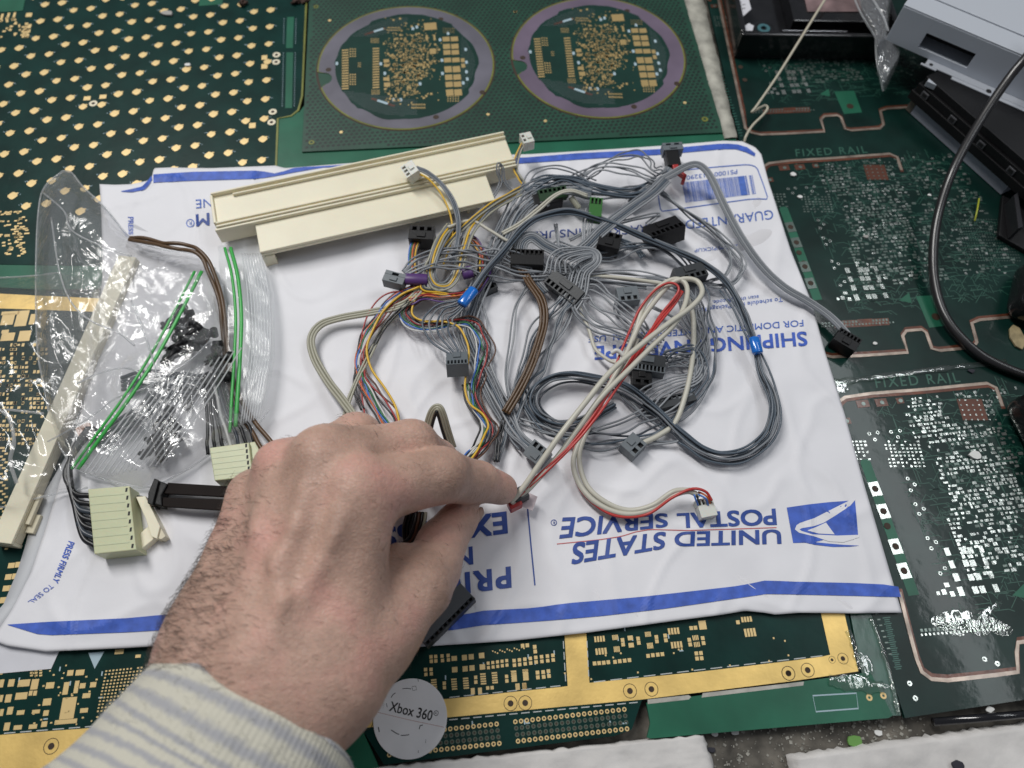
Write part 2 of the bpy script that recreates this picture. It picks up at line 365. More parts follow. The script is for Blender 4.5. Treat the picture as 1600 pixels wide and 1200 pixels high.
# jagged inner outline of the lilac rim
inn = []
for i in range(96):
    a = 2 * math.pi * i / 96; u = (a - 0) ; R = 43.4
    k = math.cos(a - math.radians(28)); stp = round(2.4 * nz(math.cos(a) * 3.2, math.sin(a) * 3.2, 4.) * 3) / 3
    R = 43.0 + stp + (1.5 if abs(math.sin(a)) > .8 else 0)
    if math.cos(a - na) > .97: R = 44 - 2.2
    if math.cos(a - math.radians(-48)) > .93: R = 44.6
    inn.append(Vector((R * math.cos(a), R * math.sin(a), 0)))
def card(C, par, first):
    t = bpy.data.objects.new('round_card', None)
    return t
padspec = []
for y0, y1 in ((230, 262), (275, 309), (314, 345), (362, 392), (415, 455), (467, 502), (512, 546), (560, 600)):
    o = (y0 - 230) * .07
    padspec += [(1028 + o, (y0 + y1) / 2, 46, y1 - y0), (1080 + o, (y0 + y1) / 2 - 1, 48, y1 - y0)]
padspec += [(930, 166, 82, 50), (945, 322, 40, 36)] + [(398, 315 + k * 16, 42, 9) for k in range(16)] + [(590, 305 + k * 16.2, 42, 9) for k in range(16)]
padspec += [(655, 382, 36, 22), (657, 410, 36, 16), (655, 495, 38, 22), (660, 530, 40, 26), (1132, 378, 24, 26), (1135, 412, 24, 26), (908, 238, 14, 40), (955, 236, 14, 40)]
smallspec = []
for gx, gy, nx, ny, dx, dy, w, h in ((430, 308, 3, 4, 15, 15, 10, 9), (430, 468, 3, 5, 15, 15, 10, 9), (560, 243, 6, 4, 9, 8, 6, 5), (565, 565, 6, 4, 9, 8, 6, 5), (480, 395, 3, 3, 7, 11, 5, 6), (665, 175, 9, 2, 9, 15, 6, 9), (815, 655, 9, 2, 10, 20, 7, 11), (1040, 605, 5, 3, 16, 14, 8, 8), (1012, 180, 7, 3, 11, 12, 5, 5)):
    smallspec += [(gx + i * dx, gy + j * dy, w, h) for i in range(nx) for j in range(ny)]
r2 = random.Random(11)
for k in range(900):
    x, y = r2.gauss(800, 85), r2.gauss(400, 125)
    if not (635 < x < 1000 and 110 < y < 660) or (x > 850 and 500 < y < 570): continue
    v = r2.random(); w = 5 if v < .6 else 9; smallspec.append((x, y, r2.choice((4, 6, 9, 12)) if v < .85 else 15, r2.choice((4, 6, 8)) if v < .85 else 14))
vias = []
for i in range(95):
    for j in range(70):
        x, y = 330 + i * 10.5 + (j % 2) * 5, 75 + j * 10
        o = v2(x, y)
        rr = o.length / RW
        if rr > .80: continue
        if (x < 790 and y < 235 - (x - 400) * .05 and y < 300 - .35 * (x - 400) ) or (x > 375 and y > 565 + (x - 375) * .13 and x < 845) or (x > 1120 and 215 < y < 575 and rr < .78): vias.append((o.x, o.y))
def build_card(C, rot, lilac, label):
    t = bpy.data.objects.new('round_card', None); t.empty_display_size = .01; COL.objects.link(t); t.parent = BB.t
    org = Vector((C.x, C.y, zB)); t.location = (org - ORG[BB.t.name]) * S; ORG[t.name] = org; t.rotation_euler = (0, 0, rot); t['label'] = label
    O = Vector((0, 0, 0))
    def ob(name, mb, m, kind=None):
        me = mb.mesh(name, O); me.materials.append(m); o = bpy.data.objects.new(name, me); COL.objects.link(o); o.parent = t
        if kind: o['kind'] = kind
    ob('routed_gap', MB().ring((0, 0), RW - .5, RW + .9, 0.02, .10, 72), M_hole)
    ob('card_edge', MB().prism([(p.x, p.y) for p in outer], .0, .30), M_edge)
    ob('lilac_rim', MB().prism([(p.x, p.y) for p in outer2], .2, .38), lilac)
    ob('card_face', MB().prism([(p.x, p.y) for p in inn], .3, .46), M_in)
    mb = MB()
    for x, y, w, h in smallspec:
        o = v2(x, y); w2 = w / 4 * .385 * .80; mb.box((o.x, o.y, .50), (w * .085, h * .118, .09), A8)
    ob('fine_gold_pads', mb, M_goldd, 'stuff')
    mb = MB()
    for x, y in vias: mb.box((x, y, .48), (.5, .5, .05), A8 + .7)
    ob('via_dot_pattern', mb, M_dkgry, 'stuff')
    mb = MB()
    for x, y in ((345, 398), (620, 400), (645, 460), (990, 250), (1002, 378), (1005, 460), (1150, 310), (1155, 390), (1155, 450), (1160, 495), (700, 625), (745, 625), (865, 525), (845, 170), (1040, 210), (820, 180), (1135, 520)):
        o = v2(x, y); mb.box((o.x, o.y, .50), (1.4, 2.6, .05), A8)
        mb.box((o.x + .6, o.y, .51), (.5, 1.6, .05), A8)
    ob('silkscreen_marks', mb, M_silk, 'stuff')
    for x, y in ((293, 436), (995, 120), (1255, 577), (965, 732)):
        o = v2(x, y); ob('rim_hole', MB().disc((o.x, o.y), 1.7, .3, .42), M_hole)
    for (x, y, L, dy) in ((583, 197, 130, -42), (635, 640, 145, 48)):
        a, c = v2(x - L / 2, y - dy / 2), v2(x + L / 2, y + dy / 2); ob('white_bar', MB().strip([a * .55 + c * .45, c * .9 + a * .1] if y < 400 else [a * .75 + c * .25, c * .7 + a * .3], 1.6, .4, .52), M_silk); ob('brown_bar', MB().strip([a, c], 1.5, .4, .50), M_cop)
    for x, y, w, h in padspec:
        o = v2(x, y); q = bpy.data.objects.new('gold_pad', U_dimmed); COL.objects.link(q); q.parent = t
        q.location = (o.x * S, o.y * S, .44 * S); q.rotation_euler = (0, 0, A8); q.scale = (w * .0925, h * .128, .12)
    return t
build_card(C1, 0, M_lil, 'round card nearer the clover board, grey lilac rim')
build_card(C2, math.radians(-2.0), mat('violet_ring', (.155, .12, .17), .42, .15, var=.25, vs=25, bump=.15, bs=600), 'round card nearer the grey strip, violet-tinted rim')
# grey strip of old resin beside panel B
P = [(1052, -60), (1085, -60), (1152, 214), (1133, 216)]
b = MB(); n = 40
for i in range(n + 1):
    t = i / n; a = W(*(np.array(P[0]) * (1 - t) + np.array(P[3]) * t), .9); c = W(*(np.array(P[1]) * (1 - t) + np.array(P[2]) * t), .9)
    a.x += .8 * nz(t * 14, 1); c.x += 1. * nz(t * 17, 5)
    b.v += [(a.x, a.y, -.5), (a.x, a.y, .8 + .3 * nz(t * 20, 2)), ((a.x + c.x) / 2, (a.y + c.y) / 2, 1.1 + .5 * nz(t * 25, 8)), (c.x, c.y, .6 + .3 * nz(t * 20, 4)), (c.x, c.y, -.5)]
for i in range(n): b.f += [(5 * i + k, 5 * i + k + 1, 5 * i + k + 6, 5 * i + k + 5) for k in range(4)]
tag(obj('resin_strip', b, M_strip, smooth=True), 'rough grey-white strip of dried resin between the round-card panel and the copper-lined board', 'resin strip')

# ---- board C: right-hand panel with three repeated card outlines
zC = 0.1
BC = Board('copper_outline_circuit_board', 'glossy dark green panel of cards outlined in copper with silver pads, down the right side', [(1092, -60), (1160, 240), (1362, 958), (1414, 1122), (1700, 1078), (1900, 400), (1700, -60)], zC, 1.6, M_maskR)
O2 = W(1370, 602, zC); O1 = W(1245, 242, zC); PITCH = O1 - O2           # upper card minus lower card
AC = math.radians(8.3)
ca, sa = math.cos(AC), math.sin(AC)
def Lc(px, py):                    # photograph pixel on the lower card -> local mm
    d = W(px, py, zC) - O2; return (ca * d.x + sa * d.y, -sa * d.x + ca * d.y)
def Lu(px, py):                    # pixel on the middle card -> local mm
    d = W(px, py, zC) - O1; return (ca * d.x + sa * d.y, -sa * d.x + ca * d.y)
def Wc(p, n): o = O2 + PITCH * n; return (o.x + ca * p[0] - sa * p[1], o.y + sa * p[0] + ca * p[1])
top_line = [Lc(1306, 640), Lc(1310, 628), Lc(1320, 621), Lc(1360, 615), Lc(1440, 609), Lc(1500, 603), Lc(1542, 599), Lc(1556, 606), Lc(1566, 635)]
bot_line = [Lu(1168, 380), Lu(1200, 430), Lu(1245, 475), Lu(1262, 520), Lu(1272, 545), Lu(1284, 554), Lu(1300, 558), Lu(1345, 556), Lu(1418, 551), Lu(1410, 525), Lu(1416, 517), Lu(1440, 515), Lu(1447, 520), Lu(1456, 545), Lu(1468, 548), Lu(1520, 543), Lu(1526, 535), Lu(1518, 505), Lu(1530, 500), Lu(1640, 490)]
bot_line = bot_line[4:]
_d = W(1122, 0, zC) - W(1165, 205, zC); _d = (ca * _d.x + sa * _d.y, -sa * _d.x + ca * _d.y)
bot_line = [(bot_line[0][0] + _d[0] * t, bot_line[0][1] + _d[1] * t) for t in (1., .66, .33, .1)] + bot_line
botR = [Lc(1405, 925), Lc(1420, 985), Lc(1432, 1030), Lc(1440, 1050), Lc(1455, 1061), Lc(1480, 1063), Lc(1553, 1055), Lc(1590, 1050), Lc(1588, 1020), Lc(1590, 1004), Lc(1620, 1000)]
r3 = random.Random(5)
def cone(mb, pts, n, w, z0, z1): mb.strip([Wc(p, n) for p in pts], w, z0, z1)
def rc(mb, p, n, w, h, t=.1, a=0.): c = Wc(p, n); mb.box((c[0], c[1], zC + t / 2), (w, h, t), AC + a)
field = []      # tinned pads, local coordinates, from the lower card
X0, Y0 = Lc(1420, 650)[0], Lc(1420, 650)[1]
ytop = Lc(1440, 622)[1]; ybot = Lc(1520, 905)[1]
y = ytop
while y > ybot:
    x = Lc(1418, 640)[0] - 2
    xr = x + 82
    while x < xr:
        w = r3.choice((1.0, 1.3, 1.6, 2.2, 2.6)); h = r3.choice((.9, 1.1, 1.4))
        fx = (x - Lc(1418, 640)[0]) ; fy = ytop - y
        dens = .85
        if fx < 2 and fy < 52: dens = .0 if fy > 20 else .5
        if 2 <= fx < 10 and fy > 20 and fy < 30: dens = .55
        if fx > 16 and fy < 14: dens = 0
        if fx > 24 + fy * .25: dens = .5
        if fx > 40: dens = .35
        if fx > 12 and fx < 19 and 36 < fy < 44: dens = .3
        if fy > 52: dens *= .8
        if nz(x * .16, y * .16, 3) > .28: dens *= .25
        if r3.random() < dens:
            field.append((x + w / 2, y + r3.uniform(-.15, .15), w * .86, h, r3.random()))
        x += w + r3.choice((.35, .5, .8, 1.3))
    y -= r3.choice((1.55, 1.8, 2.1))
for gx, gy, n_, m_ in ((1325, 690, 5, 6), (1382, 690, 9, 8)):     # clusters left of the field
    for i in range(n_):
        for j in range(m_):
            if r3.random() < .75: p = Lc(gx + i * 6.5 + j * 1.4, gy + j * 5.5); field.append((p[0], p[1], r3.uniform(.7, 1.3), r3.uniform(.6, 1.0), 0.))
M_trc = mat('trace_relief', (.024, .095, .066), .35)
for n in (0, 1, 2):
    cop, copl, tin, tind, silk, teal, ring = MB(), MB(), MB(), MB(), MB(), MB(), MB()
    ol = lambda nm, pts, w, t, mm: obj(nm, MB().strip([Wc(p, n) for p in pts], w, zC, zC + t), mm, BC.t)
    ol('copper_outline_edge', top_line, 1.5, .25, M_copl); ol('copper_outline', [(p[0] + (.9 if i < 2 else 0), p[1] - 1.3) for i, p in enumerate(top_line)], 1.8, .16, M_cop)
    if n == 0:
        ol('copper_outline_edge', botR, 1.5, .3, M_copl); ol('copper_outline', [(p[0] + .8, p[1] + 1.2) for p in botR], 1.6, .15, M_cop)
    else:
        o = n - 1; full_line = bot_line; cut_ = 0 if n == 2 else 4
        ol('copper_outline_edge', bot_line[cut_:], 1.5, .25, M_copl); ol('copper_outline', [(p[0] + (1.3 if i + cut_ < 4 else .3), p[1] + 1.2) for i, p in enumerate(bot_line[cut_:])], 1.8, .15, M_cop)
    # brown pads by the top line
    for x, y, w, h in ((1348, 631, 25, 15), (1377, 629, 24, 16), (1406, 626, 14, 12), (1519, 640, 50, 44), (1322, 658, 18, 12)):
        w2, h2 = w * .235, h * .245
        c = Wc(Lc(x, y), n); q = inst('copper_pad', U_cop, BC.t, (c[0], c[1], zC), AC - (.12 if w == 50 else 0), (w2, h2, .14))
        if w < 30: tc = Wc(Lc(x + 1, y), n); tind.add([], []); tind.disc(tc, 1.0, zC + .1, zC + .2, 10)
    for i in range(6):
        for j in range(6):
            if (j < 2 and i in (2,)): continue
            p = Lc(1496 + i * 9.3 + j * 2.6, 618 + j * 7.6); (tin if n == 0 else tind).disc(Wc(p, n), .48, zC + .1, zC + .24, 6)
    # silver field
    for x, y, w, h, v in field:
        rc(tin if (n == 0 and v < .93) or (n == 1 and v > .75) else tind, (x, y), n, w, h, .12)
    tr_mb = MB()
    for k in range(620):
        x, y = r3.uniform(-6, 84), r3.uniform(ybot - 14, ytop); L = r3.uniform(2, 9); a = r3.choice((0, 0, 1.5708, .785)); q = (x + L * math.cos(a), y + L * math.sin(a))
        q2 = (q[0] + r3.uniform(1, 3), q[1] - r3.uniform(1, 3)); tr_mb.strip([Wc((x, y), n), Wc(q, n), Wc(q2, n)], .28, zC, zC + .03)
    obj('mask_traces', tr_mb, M_trc, BC.t, kind='stuff')
    # larger tinned pads low on the card
    for x, y, w, h in ((1480, 862, 8, 12), (1487, 882, 8, 12), (1494, 902, 9, 12), (1501, 924, 9, 14), (1505, 860, 9, 10), (1516, 860, 9, 10), (1509, 880, 9, 10), (1520, 880, 9, 10), (1517, 902, 9, 10), (1528, 901, 9, 10), (1524, 922, 9, 11), (1535, 921, 9, 11), (1533, 858, 7, 11), (1540, 878, 7, 11), (1548, 898, 7, 11), (1556, 919, 8, 12), (1475, 925, 7, 8), (1488, 928, 7, 8), (1479, 914, 8, 7), (1466, 927, 5, 6)):
        c, dw, dh = pxrect(x, y, w, h, zC); c = Wc(Lc(x, y), n)
        inst('tinned_pad', U_tin if n == 0 else unit_tin_d if False else U_tin, BC.t, (c[0], c[1], zC), AC, (dw, dh, .15)) if w >= 8 else rc(tin, Lc(x, y), n, dw, dh)
    # rings
    for x, y in ((1358, 678), (1371, 676), (1392, 675), (1406, 673), (1403, 683), (1367, 687), (1418, 748), (1429, 757), (1423, 766), (1430, 788), (1443, 795), (1436, 803), (1449, 841), (1462, 847), (1455, 857), (1476, 888), (1469, 896), (1508, 680), (1524, 679), (1539, 678)):
        ring.ring(Wc(Lc(x, y), n), .45, .85, zC, zC + .15, 10)
    # green slide strip with pads at the left of the card
    e0, e1 = Lc(1352, 722), Lc(1428, 930); wd = 4.6
    dv = Vector((e1[0] - e0[0], e1[1] - e0[1])).normalized(); pv = Vector((-dv.y, dv.x))
    if n < 2:
        P = [Wc((e0[0] + pv.x * s * wd / 2 + dv.x * q, e0[1] + pv.y * s * wd / 2 + dv.y * q), n) for s, q in ((1, 1), (-1, 1), (-1, 0)) ] 
        L = (Vector(e1) - Vector(e0)).length
        P = [Wc((e0[0] + pv.x * wd / 2 * s + dv.x * q, e0[1] + pv.y * wd / 2 * s + dv.y * q), n) for s, q in ((-.6, -1.2), (.6, -1.2), (1, 0), (1, L), (-1, L), (-1, 0))]
        teal.prism(P, zC, zC + .06)
        for k, (x, y) in enumerate(((1367, 764), (1380, 799), (1386, 822), (1399, 854), (1412, 892))):
            c = Wc(Lc(x, y), n)
            if k != 2: inst('tinned_pad', U_tin if n == 0 else unit_mesh('worn_pad', M_tin_d), BC.t, (c[0], c[1], zC + .05), AC + .03, (4.6, 6.4, .2))
            s0 = inst('screw_hole', hd, BC.t, (c[0], c[1], zC + .22), 0, (1.35, 1.35, 1))
    # printed words, built later with the text helper
    # dark line, triangles
    tri = [Wc(Lc(1582, 930), n), Wc(Lc(1600, 912), n), Wc(Lc(1606, 936), n)]; teal.prism(tri, zC, zC + .05)
    if n > 0:
        for q in ([Lu(1431, 463), Lu(1467, 461), Lu(1485, 508), Lu(1452, 512)],): P = [Wc(p, n) for p in q]; teal.prism(P, zC, zC + .07)
        c = Wc(Lu(1462, 495), n); inst('screw_hole', hd, BC.t, (c[0], c[1], zC + .1), 0, (1.9, 1.9, 1))
        for k in range(4): c = Wc(Lu(1237 + k * 9.5, 355 + k * 28), n); inst('screw_hole', hd, BC.t, (c[0], c[1], zC + .1), 0, (1.4, 1.4, 1))
        for i in range(22):
            for j in range(15): p = Lu(1493 + i * 4 + j * 1.2, 343 + j * 4.6); rc(tind, p, n, .45, .45, .05)
        P = [Wc(p, n) for p in (Lu(1302, 502), Lu(1388, 497), Lu(1390, 508), Lu(1304, 513))]; cop.prism(P, zC, zC + .08)
        P = [Wc(p, n) for p in (Lu(1340, 499), Lu(1362, 498), Lu(1362, 503), Lu(1341, 504))]; cop.prism(P, zC, zC + .12)
    for k in range(14):
        p = Lc(1352 + k * 3, 905 + k * 9); rc(tind, (p[0], p[1]), n, 1.2, .5)
    for k in range(20): p = Lc(1440 + k * 6.4, 985 - k * .5); rc(tind, p, n, 1.0, 1.2)
    for k in range(22): p = Lc(1440 + k * 6.4, 992 - k * .5); rc(tin if n == 0 else tind, p, n, .8, .9, .2)
    for nm, mb, mm in (('copper_patches', cop, M_cop), ('fine_tinned_pads', tin, M_tin), ('worn_tinned_pads', tind, M_tin_d), ('plated_holes', ring, M_tin), ('light_mask_areas', teal, M_teal)):
        if mb.v: obj(nm, mb, mm, BC.t, kind='stuff')
# long narrow row of faint marks on the left margin of C
mk = MB()
for k in range(34):
    a = W(1112 + k * 1.4, 70 + k * 4.3, zC); mk.box((a.x, a.y, zC + .03), (2.4 if k % 3 else 1.2, .6, .05), AC)
for k in range(26):
    a = W(1385 + k * .75, 965 + k * 3.2, zC); mk.box((a.x, a.y, zC + .03), (2.2 if k % 3 else 3.2, .4, .09), AC)
obj('margin_marks', mk, mat('margin_mark', (.03, .11, .085), .35), BC.t, kind='stuff')
for x, y in ((1421, 1068), (1430, 1091), (1538, 1030), (1558, 1037)):
    a = W(x, y, zC); obj('plated_hole', MB().ring((a.x, a.y), .35, 1.0, zC, zC + .2, 14), M_tin, BC.t)
# resin bead with hard highlights on the seams
M_gl = film('set_epoxy', .04, gl=.7, bs=110, rough=.04, bstr=.6, tint=(.9, .93, .9))
def bead(name, pts, w, z, label, m_=None, seed=1):
    P = catmull([W(x, y, z) for x, y in pts], 10); rr = [w * (.7 + .5 * nz(i * .35, seed)) for i in range(len(P))]
    P = [Vector((p.x, p.y, z)) for p in P]
    b = MB().tube(P, 1, 8, rr=rr); b.v = [(v[0], v[1], z + (v[2] - z) * .38) for v in b.v]
    return tag(obj(name, b, m_ or M_gl, smooth=True), label, 'resin bead')
bead('epoxy_bead', [(1270, 603), (1310, 597), (1370, 590), (1440, 580), (1500, 573), (1572, 566)], 2.2, .4, 'glossy epoxy bead across the copper-lined board above the lower printed words', seed=2)
bead('epoxy_bead', [(1362, 965), (1378, 1010), (1392, 1060), (1404, 1115)], 1.4, .4, 'glossy epoxy seam down the board edge below the envelope corner', seed=5)
bead('epoxy_bead', [(1325, 985), (1332, 1000), (1340, 1030), (1347, 1045)], 1.8, .6, 'lumpy epoxy bead beside the corner of the gold frame', seed=7)
bead('epoxy_bead', [(1295, 1062), (1330, 1070), (1380, 1074)], 3.4, .3, 'wide shiny epoxy smear on the green strip below the gold frame corner', seed=9)
M_ep = film('clear_epoxy_film', .03, gl=.8, bs=70, rough=.04, bstr=.22, tint=(.92, .95, .92))
def patch(x, y, rx, ry, rot, seed, label, z=zC + .15):  # flat glossy patches added so the boards glint under the tubes
    n = 40; c = W(x, y, z); b = MB(); rings = ((1., -.14), (.97, .05), (.88, .16), (.6, .2), (.25, .22))
    for q, dz in rings:
        for i in range(n):
            a = 2 * math.pi * i / n; r = 1 + .35 * nz(math.cos(a) * 1.6, math.sin(a) * 1.6, seed) + .2 * nz(math.cos(a) * 5, math.sin(a) * 5, seed)
            u, v = rx * r * q * math.cos(a), ry * r * q * math.sin(a); X, Y = c.x + u * math.cos(rot) - v * math.sin(rot), c.y + u * math.sin(rot) + v * math.cos(rot)
            b.v.append((X, Y, z + dz + .05 * nz(X * .35, Y * .35, seed) * (q < .95)))
    b.v.append((c.x, c.y, z + .22)); m_ = len(rings)
    b.f = [(k * n + i, k * n + (i + 1) % n, (k + 1) * n + (i + 1) % n, (k + 1) * n + i) for k in range(m_ - 1) for i in range(n)] + [((m_ - 1) * n + i, (m_ - 1) * n + (i + 1) % n, m_ * n) for i in range(n)]
    tag(obj('epoxy_glint_patch', b, M_ep, smooth=True), label, 'epoxy patch')
patch(1305, 603, 9, 3.6, .12, 3, 'added epoxy glint patch at the envelope edge, left end of the long bead')
patch(1400, 585, 14, 1.5, .15, 8, 'narrow added epoxy glint streak just above the lower printed words')
patch(1462, 577, 8, 1.3, .15, 12, 'narrow added epoxy glint streak right of the longer streak')
patch(1497, 965, 10, 3.2, .2, 5, 'added epoxy glint patch over the pads at the foot of the lower right card')
patch(1545, 955, 7, 1.6, .5, 15, 'smaller added epoxy glint patch beside the larger one on the lower right card')
patch(1335, 1066, 8, 3.0, -.1, 6, 'added epoxy glint patch below the gold frame corner', .2)
patch(1352, 1040, 3, 5.0, .2, 9, 'upright added epoxy glint patch right of the gold frame corner', .2)
patch(1378, 1072, 6, 1.0, -.1, 19, 'thin added epoxy glint streak on the green strip right of the gold frame corner', .1)
b = MB()
c = W(1510, 985, zC)
for k in range(9):
    a = W(1470 + k * 12 + 3 * nz(k, 2) * 6, 972 + 6 * nz(k * 2, 1) * 2 + (k % 3) * 6, zC)
    n = 14; pts = [(a.x + (4.2 + 1.4 * nz(i, k)) * math.cos(2 * math.pi * i / n), a.y + (2.6 + nz(i, k + 9)) * math.sin(2 * math.pi * i / n)) for i in range(n)]; b.prism(pts, zC + .1, zC + .34 + k * .004)
tag(obj('epoxy_pool', b, M_gl, bevel=.15), 'pool of set epoxy glinting on the lower right card', 'epoxy pool')

# ---- board D: gold-framed board below the envelope
zD = 0.2; AD = math.radians(5.9)
BD = Board('gold_framed_circuit_board', 'dark green board with a broad gold border and rows of gold pads, below the envelope',
           [(-80, 445), (60, 452), (700, 455), (1250, 560), (1343, 1050), (1003, 1094), (987, 1140), (960, 1150), (600, 1195), (560, 1130), (-80, 1260)], zD, 1.6, M_mask, ang=AD)
def gpoly(pts, z=zD, t=.1, m_=M_goldf, name='gold_border'):
    return obj(name, MB().prism([(p.x, p.y) for p in (W(x, y, z) for x, y in pts)], z, z + t), m_, BD.t)
gpoly([(-60, 1153), (200, 1133), (460, 1112), (699, 1092), (880, 1073), (921, 1067), (1090, 1050), (1240, 1032), (1284, 1026), (1297, 1023), (1341, 1049), (1240, 1064), (1003, 1093), (880, 1104), (699, 1121), (566, 1138), (200, 1172), (-60, 1230)])
gpoly([(880, 960), (914, 958), (921, 1067.3), (887, 1072.3)], t=.097)
gpoly([(1265, 880), (1300, 880), (1341, 1048.8), (1297, 1022.8)], t=.103)
gpoly([(-60, 456), (40, 461), (60, 462), (230, 470), (230, 490), (60, 484), (-60, 480)])
# white dashes along the gold bar
dash = MB()
for (x0, y0, x1, y1, n) in ((4, 1146, 560, 1102, 22), (700, 1125, 1000, 1097, 16), (925, 1066, 1290, 1024, 14), (700, 1090, 880, 1071, 8), (917, 1000, 920, 1060, 4), (880, 1000, 884, 1068, 4)):
    for k in range(n):
        a = W(x0 + (x1 - x0) * (k + .1) / n, y0 + (y1 - y0) * (k + .1) / n, zD); c = W(x0 + (x1 - x0) * (k + .8) / n, y0 + (y1 - y0) * (k + .8) / n, zD)
        dash.strip([a, c], .35, zD, zD + .11)
obj('white_dashes', dash, mat('dash_white', (.5, .53, .52), .5), BD.t, kind='stuff')
z4, z5, z6 = Zm(800, 870, 3.636), Zm(480, 900, 4), Zm(0, 830, 3.636)
def P4(x, y, w, h): a = z4(x, y); BD.pad(a[0], a[1], w / 3.636, h / 3.636, force=w * h > 250)
def P5(x, y, w, h): a = z5(x, y); BD.pad(a[0], a[1], w / 4, h / 4, force=w * h > 300)
def P6(x, y, w, h): a = z6(x, y); BD.pad(a[0], a[1], w / 3.636, h / 3.636, force=w * h > 400)
def pins(F, xc, yc, n, p, w, h):
    for k in range(n): F(xc + (k - (n - 1) / 2) * p, yc - (k - (n - 1) / 2) * p * .09, w, h)
def stack(F, xc, yc, n, p, w, h):
    for k in range(n): F(xc + (k - (n - 1) / 2) * 1.2, yc + (k - (n - 1) / 2) * p, w, h)
for a in ((497, 467, 4, 16, 11, 32), (506, 537, 4, 17, 12, 36), (586, 458, 5, 7, 5, 28), (595, 525, 5, 7, 5, 32), (772, 440, 5, 7, 5, 28), (784, 505, 5, 7, 5, 32), (918, 422, 4, 17, 12, 36), (935, 500, 4, 17, 12, 36), (1042, 460, 4, 9, 6, 28), (1050, 498, 4, 9, 6, 28), (1332, 355, 4, 16, 12, 30), (1352, 430, 4, 17, 13, 46)): pins(P4, *a)
for x, y in ((469, 606), (495, 604), (521, 602), (547, 599), (585, 597), (612, 593), (640, 590), (667, 587), (628, 473), (631, 498), (716, 465), (720, 489), (773, 563), (800, 559), (828, 556), (854, 553), (820, 456), (823, 480), (870, 448), (874, 474), (1018, 405), (1042, 403), (1007, 472), (1012, 498), (1083, 462), (1088, 490), (1047, 549), (1073, 547), (1051, 578), (1077, 576), (1283, 372), (129, 512), (132, 538), (60, 505), (87, 503), (145, 658), (147, 685), (177, 655), (180, 682), (207, 650), (210, 677)): P4(x, y, 20, 22)
for k, x in enumerate((12, 42, 73, 104, 135, 168, 201, 232)): P4(x, 590 - k * 4 - (0 if k < 4 else 2), 19, 20); P4(x + 2, 616 - k * 4 - (0 if k < 4 else 2), 19, 20)
for a in ((672, 461, 30, 26), (677, 502, 30, 26), (1082, 388, 42, 50), (33, 740, 22, 34), (72, 736, 22, 34)): P4(*a)
stack(P4, 12, 677, 4, 16, 28, 10); stack(P4, 78, 670, 4, 16, 30, 10)
for x, y in ((919, 547), (947, 527), (964, 525), (715, 657), (1238, 617), (1024, 641), (1460, 592), (1486, 462), (1550, 478), (1570, 560), (300, 662), (450, 695), (532, 560), (575, 572), (618, 548)): P4(x, y, 9, 10)
for x, y in ((774, 505), (803, 503), (843, 500), (881, 497), (776, 533), (804, 531), (846, 528), (883, 524), (740, 585), (742, 615), (774, 584), (776, 611), (857, 670), (858, 697), (1053, 634), (1054, 663), (1246, 628), (1248, 656), (1128, 700), (1156, 698)): P5(x, y, 20, 22)
for a in ((919, 515, 34, 30), (922, 585, 34, 34), (983, 510, 32, 34), (1025, 505, 32, 34), (987, 580, 32, 34), (1030, 575, 32, 34), (1090, 497, 34, 34), (1095, 568, 34, 34), (1035, 720, 24, 40), (1080, 718, 24, 40), (1315, 692, 26, 40), (1358, 688, 26, 40)): P5(*a)
for x, y in ((793, 680), (919, 676), (992, 670), (1100, 643), (1172, 636), (1292, 626), (1365, 618)): stack(P5, x, y, 5, 15, 34, 10)
for k in range(5): P5(1131 + k * 29, 545 - k * 4, 18, 20); P5(1133 + k * 29, 573 - k * 4, 18, 20)
for k in range(14): P5(1160 + k * 15, 470 - k * 2 + (k % 3) * 8, 8, 9)
for a in ((137, 863, 66, 40), (65, 862, 34, 42), (10, 865, 24, 46), (198, 870, 40, 60), (285, 876, 46, 36), (375, 893, 30, 72), (435, 885, 24, 72), (122, 936, 66, 40), (48, 950, 34, 46), (268, 970, 46, 40), (388, 1005, 80, 125), (375, 1082, 125, 26), (58, 1020, 32, 44), (118, 1030, 42, 26), (205, 1025, 44, 22), (262, 1033, 30, 32), (492, 934, 44, 28), (530, 872, 34, 30), (470, 878, 32, 30), (478, 1018, 44, 26), (40, 1110, 32, 46), (102, 1115, 46, 26), (188, 1110, 46, 26), (252, 1096, 32, 32), (400, 805, 34, 32), (455, 803, 48, 32), (175, 920, 20, 28), (200, 920, 20, 28), (10, 1030, 20, 40), (8, 950, 18, 40), (678, 685, 50, 26), (785, 710, 30, 18), (65, 195, 36, 30), (105, 190, 36, 32), (48, 260, 36, 32), (88, 256, 36, 32), (35, 325, 36, 32), (73, 322, 36, 32), (18, 392, 36, 34), (55, 390, 36, 34), (8, 800, 20, 30)): P6(*a)
for i in range(3):
    for j in range(3): P6(180 + i * 26, 790 + j * 15, 16, 10)
for k in range(40): P6(r3.uniform(100, 560), r3.uniform(740, 1100), r3.choice((8, 12)), 9)
for i in range(11):
    for j in range(13):
        if r3.random() < .95: P6(605 + i * 20 - j * 4, 795 + j * 19 - i * 2, 10, 9)
z7 = Zm(0, 250, 3.636)
for a in ((45, 905, 70, 66), (125, 900, 66, 90), (45, 1005, 74, 46), (140, 1000, 66, 60), (30, 975, 40, 20), (185, 905, 30, 60), (60, 870, 100, 20)): x, y = z7(a[0], a[1]); BD.pad(x, y, a[2] / 3.636, a[3] / 3.636, force=True)
for k in range(230):
    x, y = r3.uniform(-5, 72), r3.uniform(535, 700)
    BD.pad(round(x / 6) * 6 + r3.uniform(-.6, .6), round(y / 7) * 7, r3.choice((3, 4, 4.5)), r3.choice((3, 4, 5)))
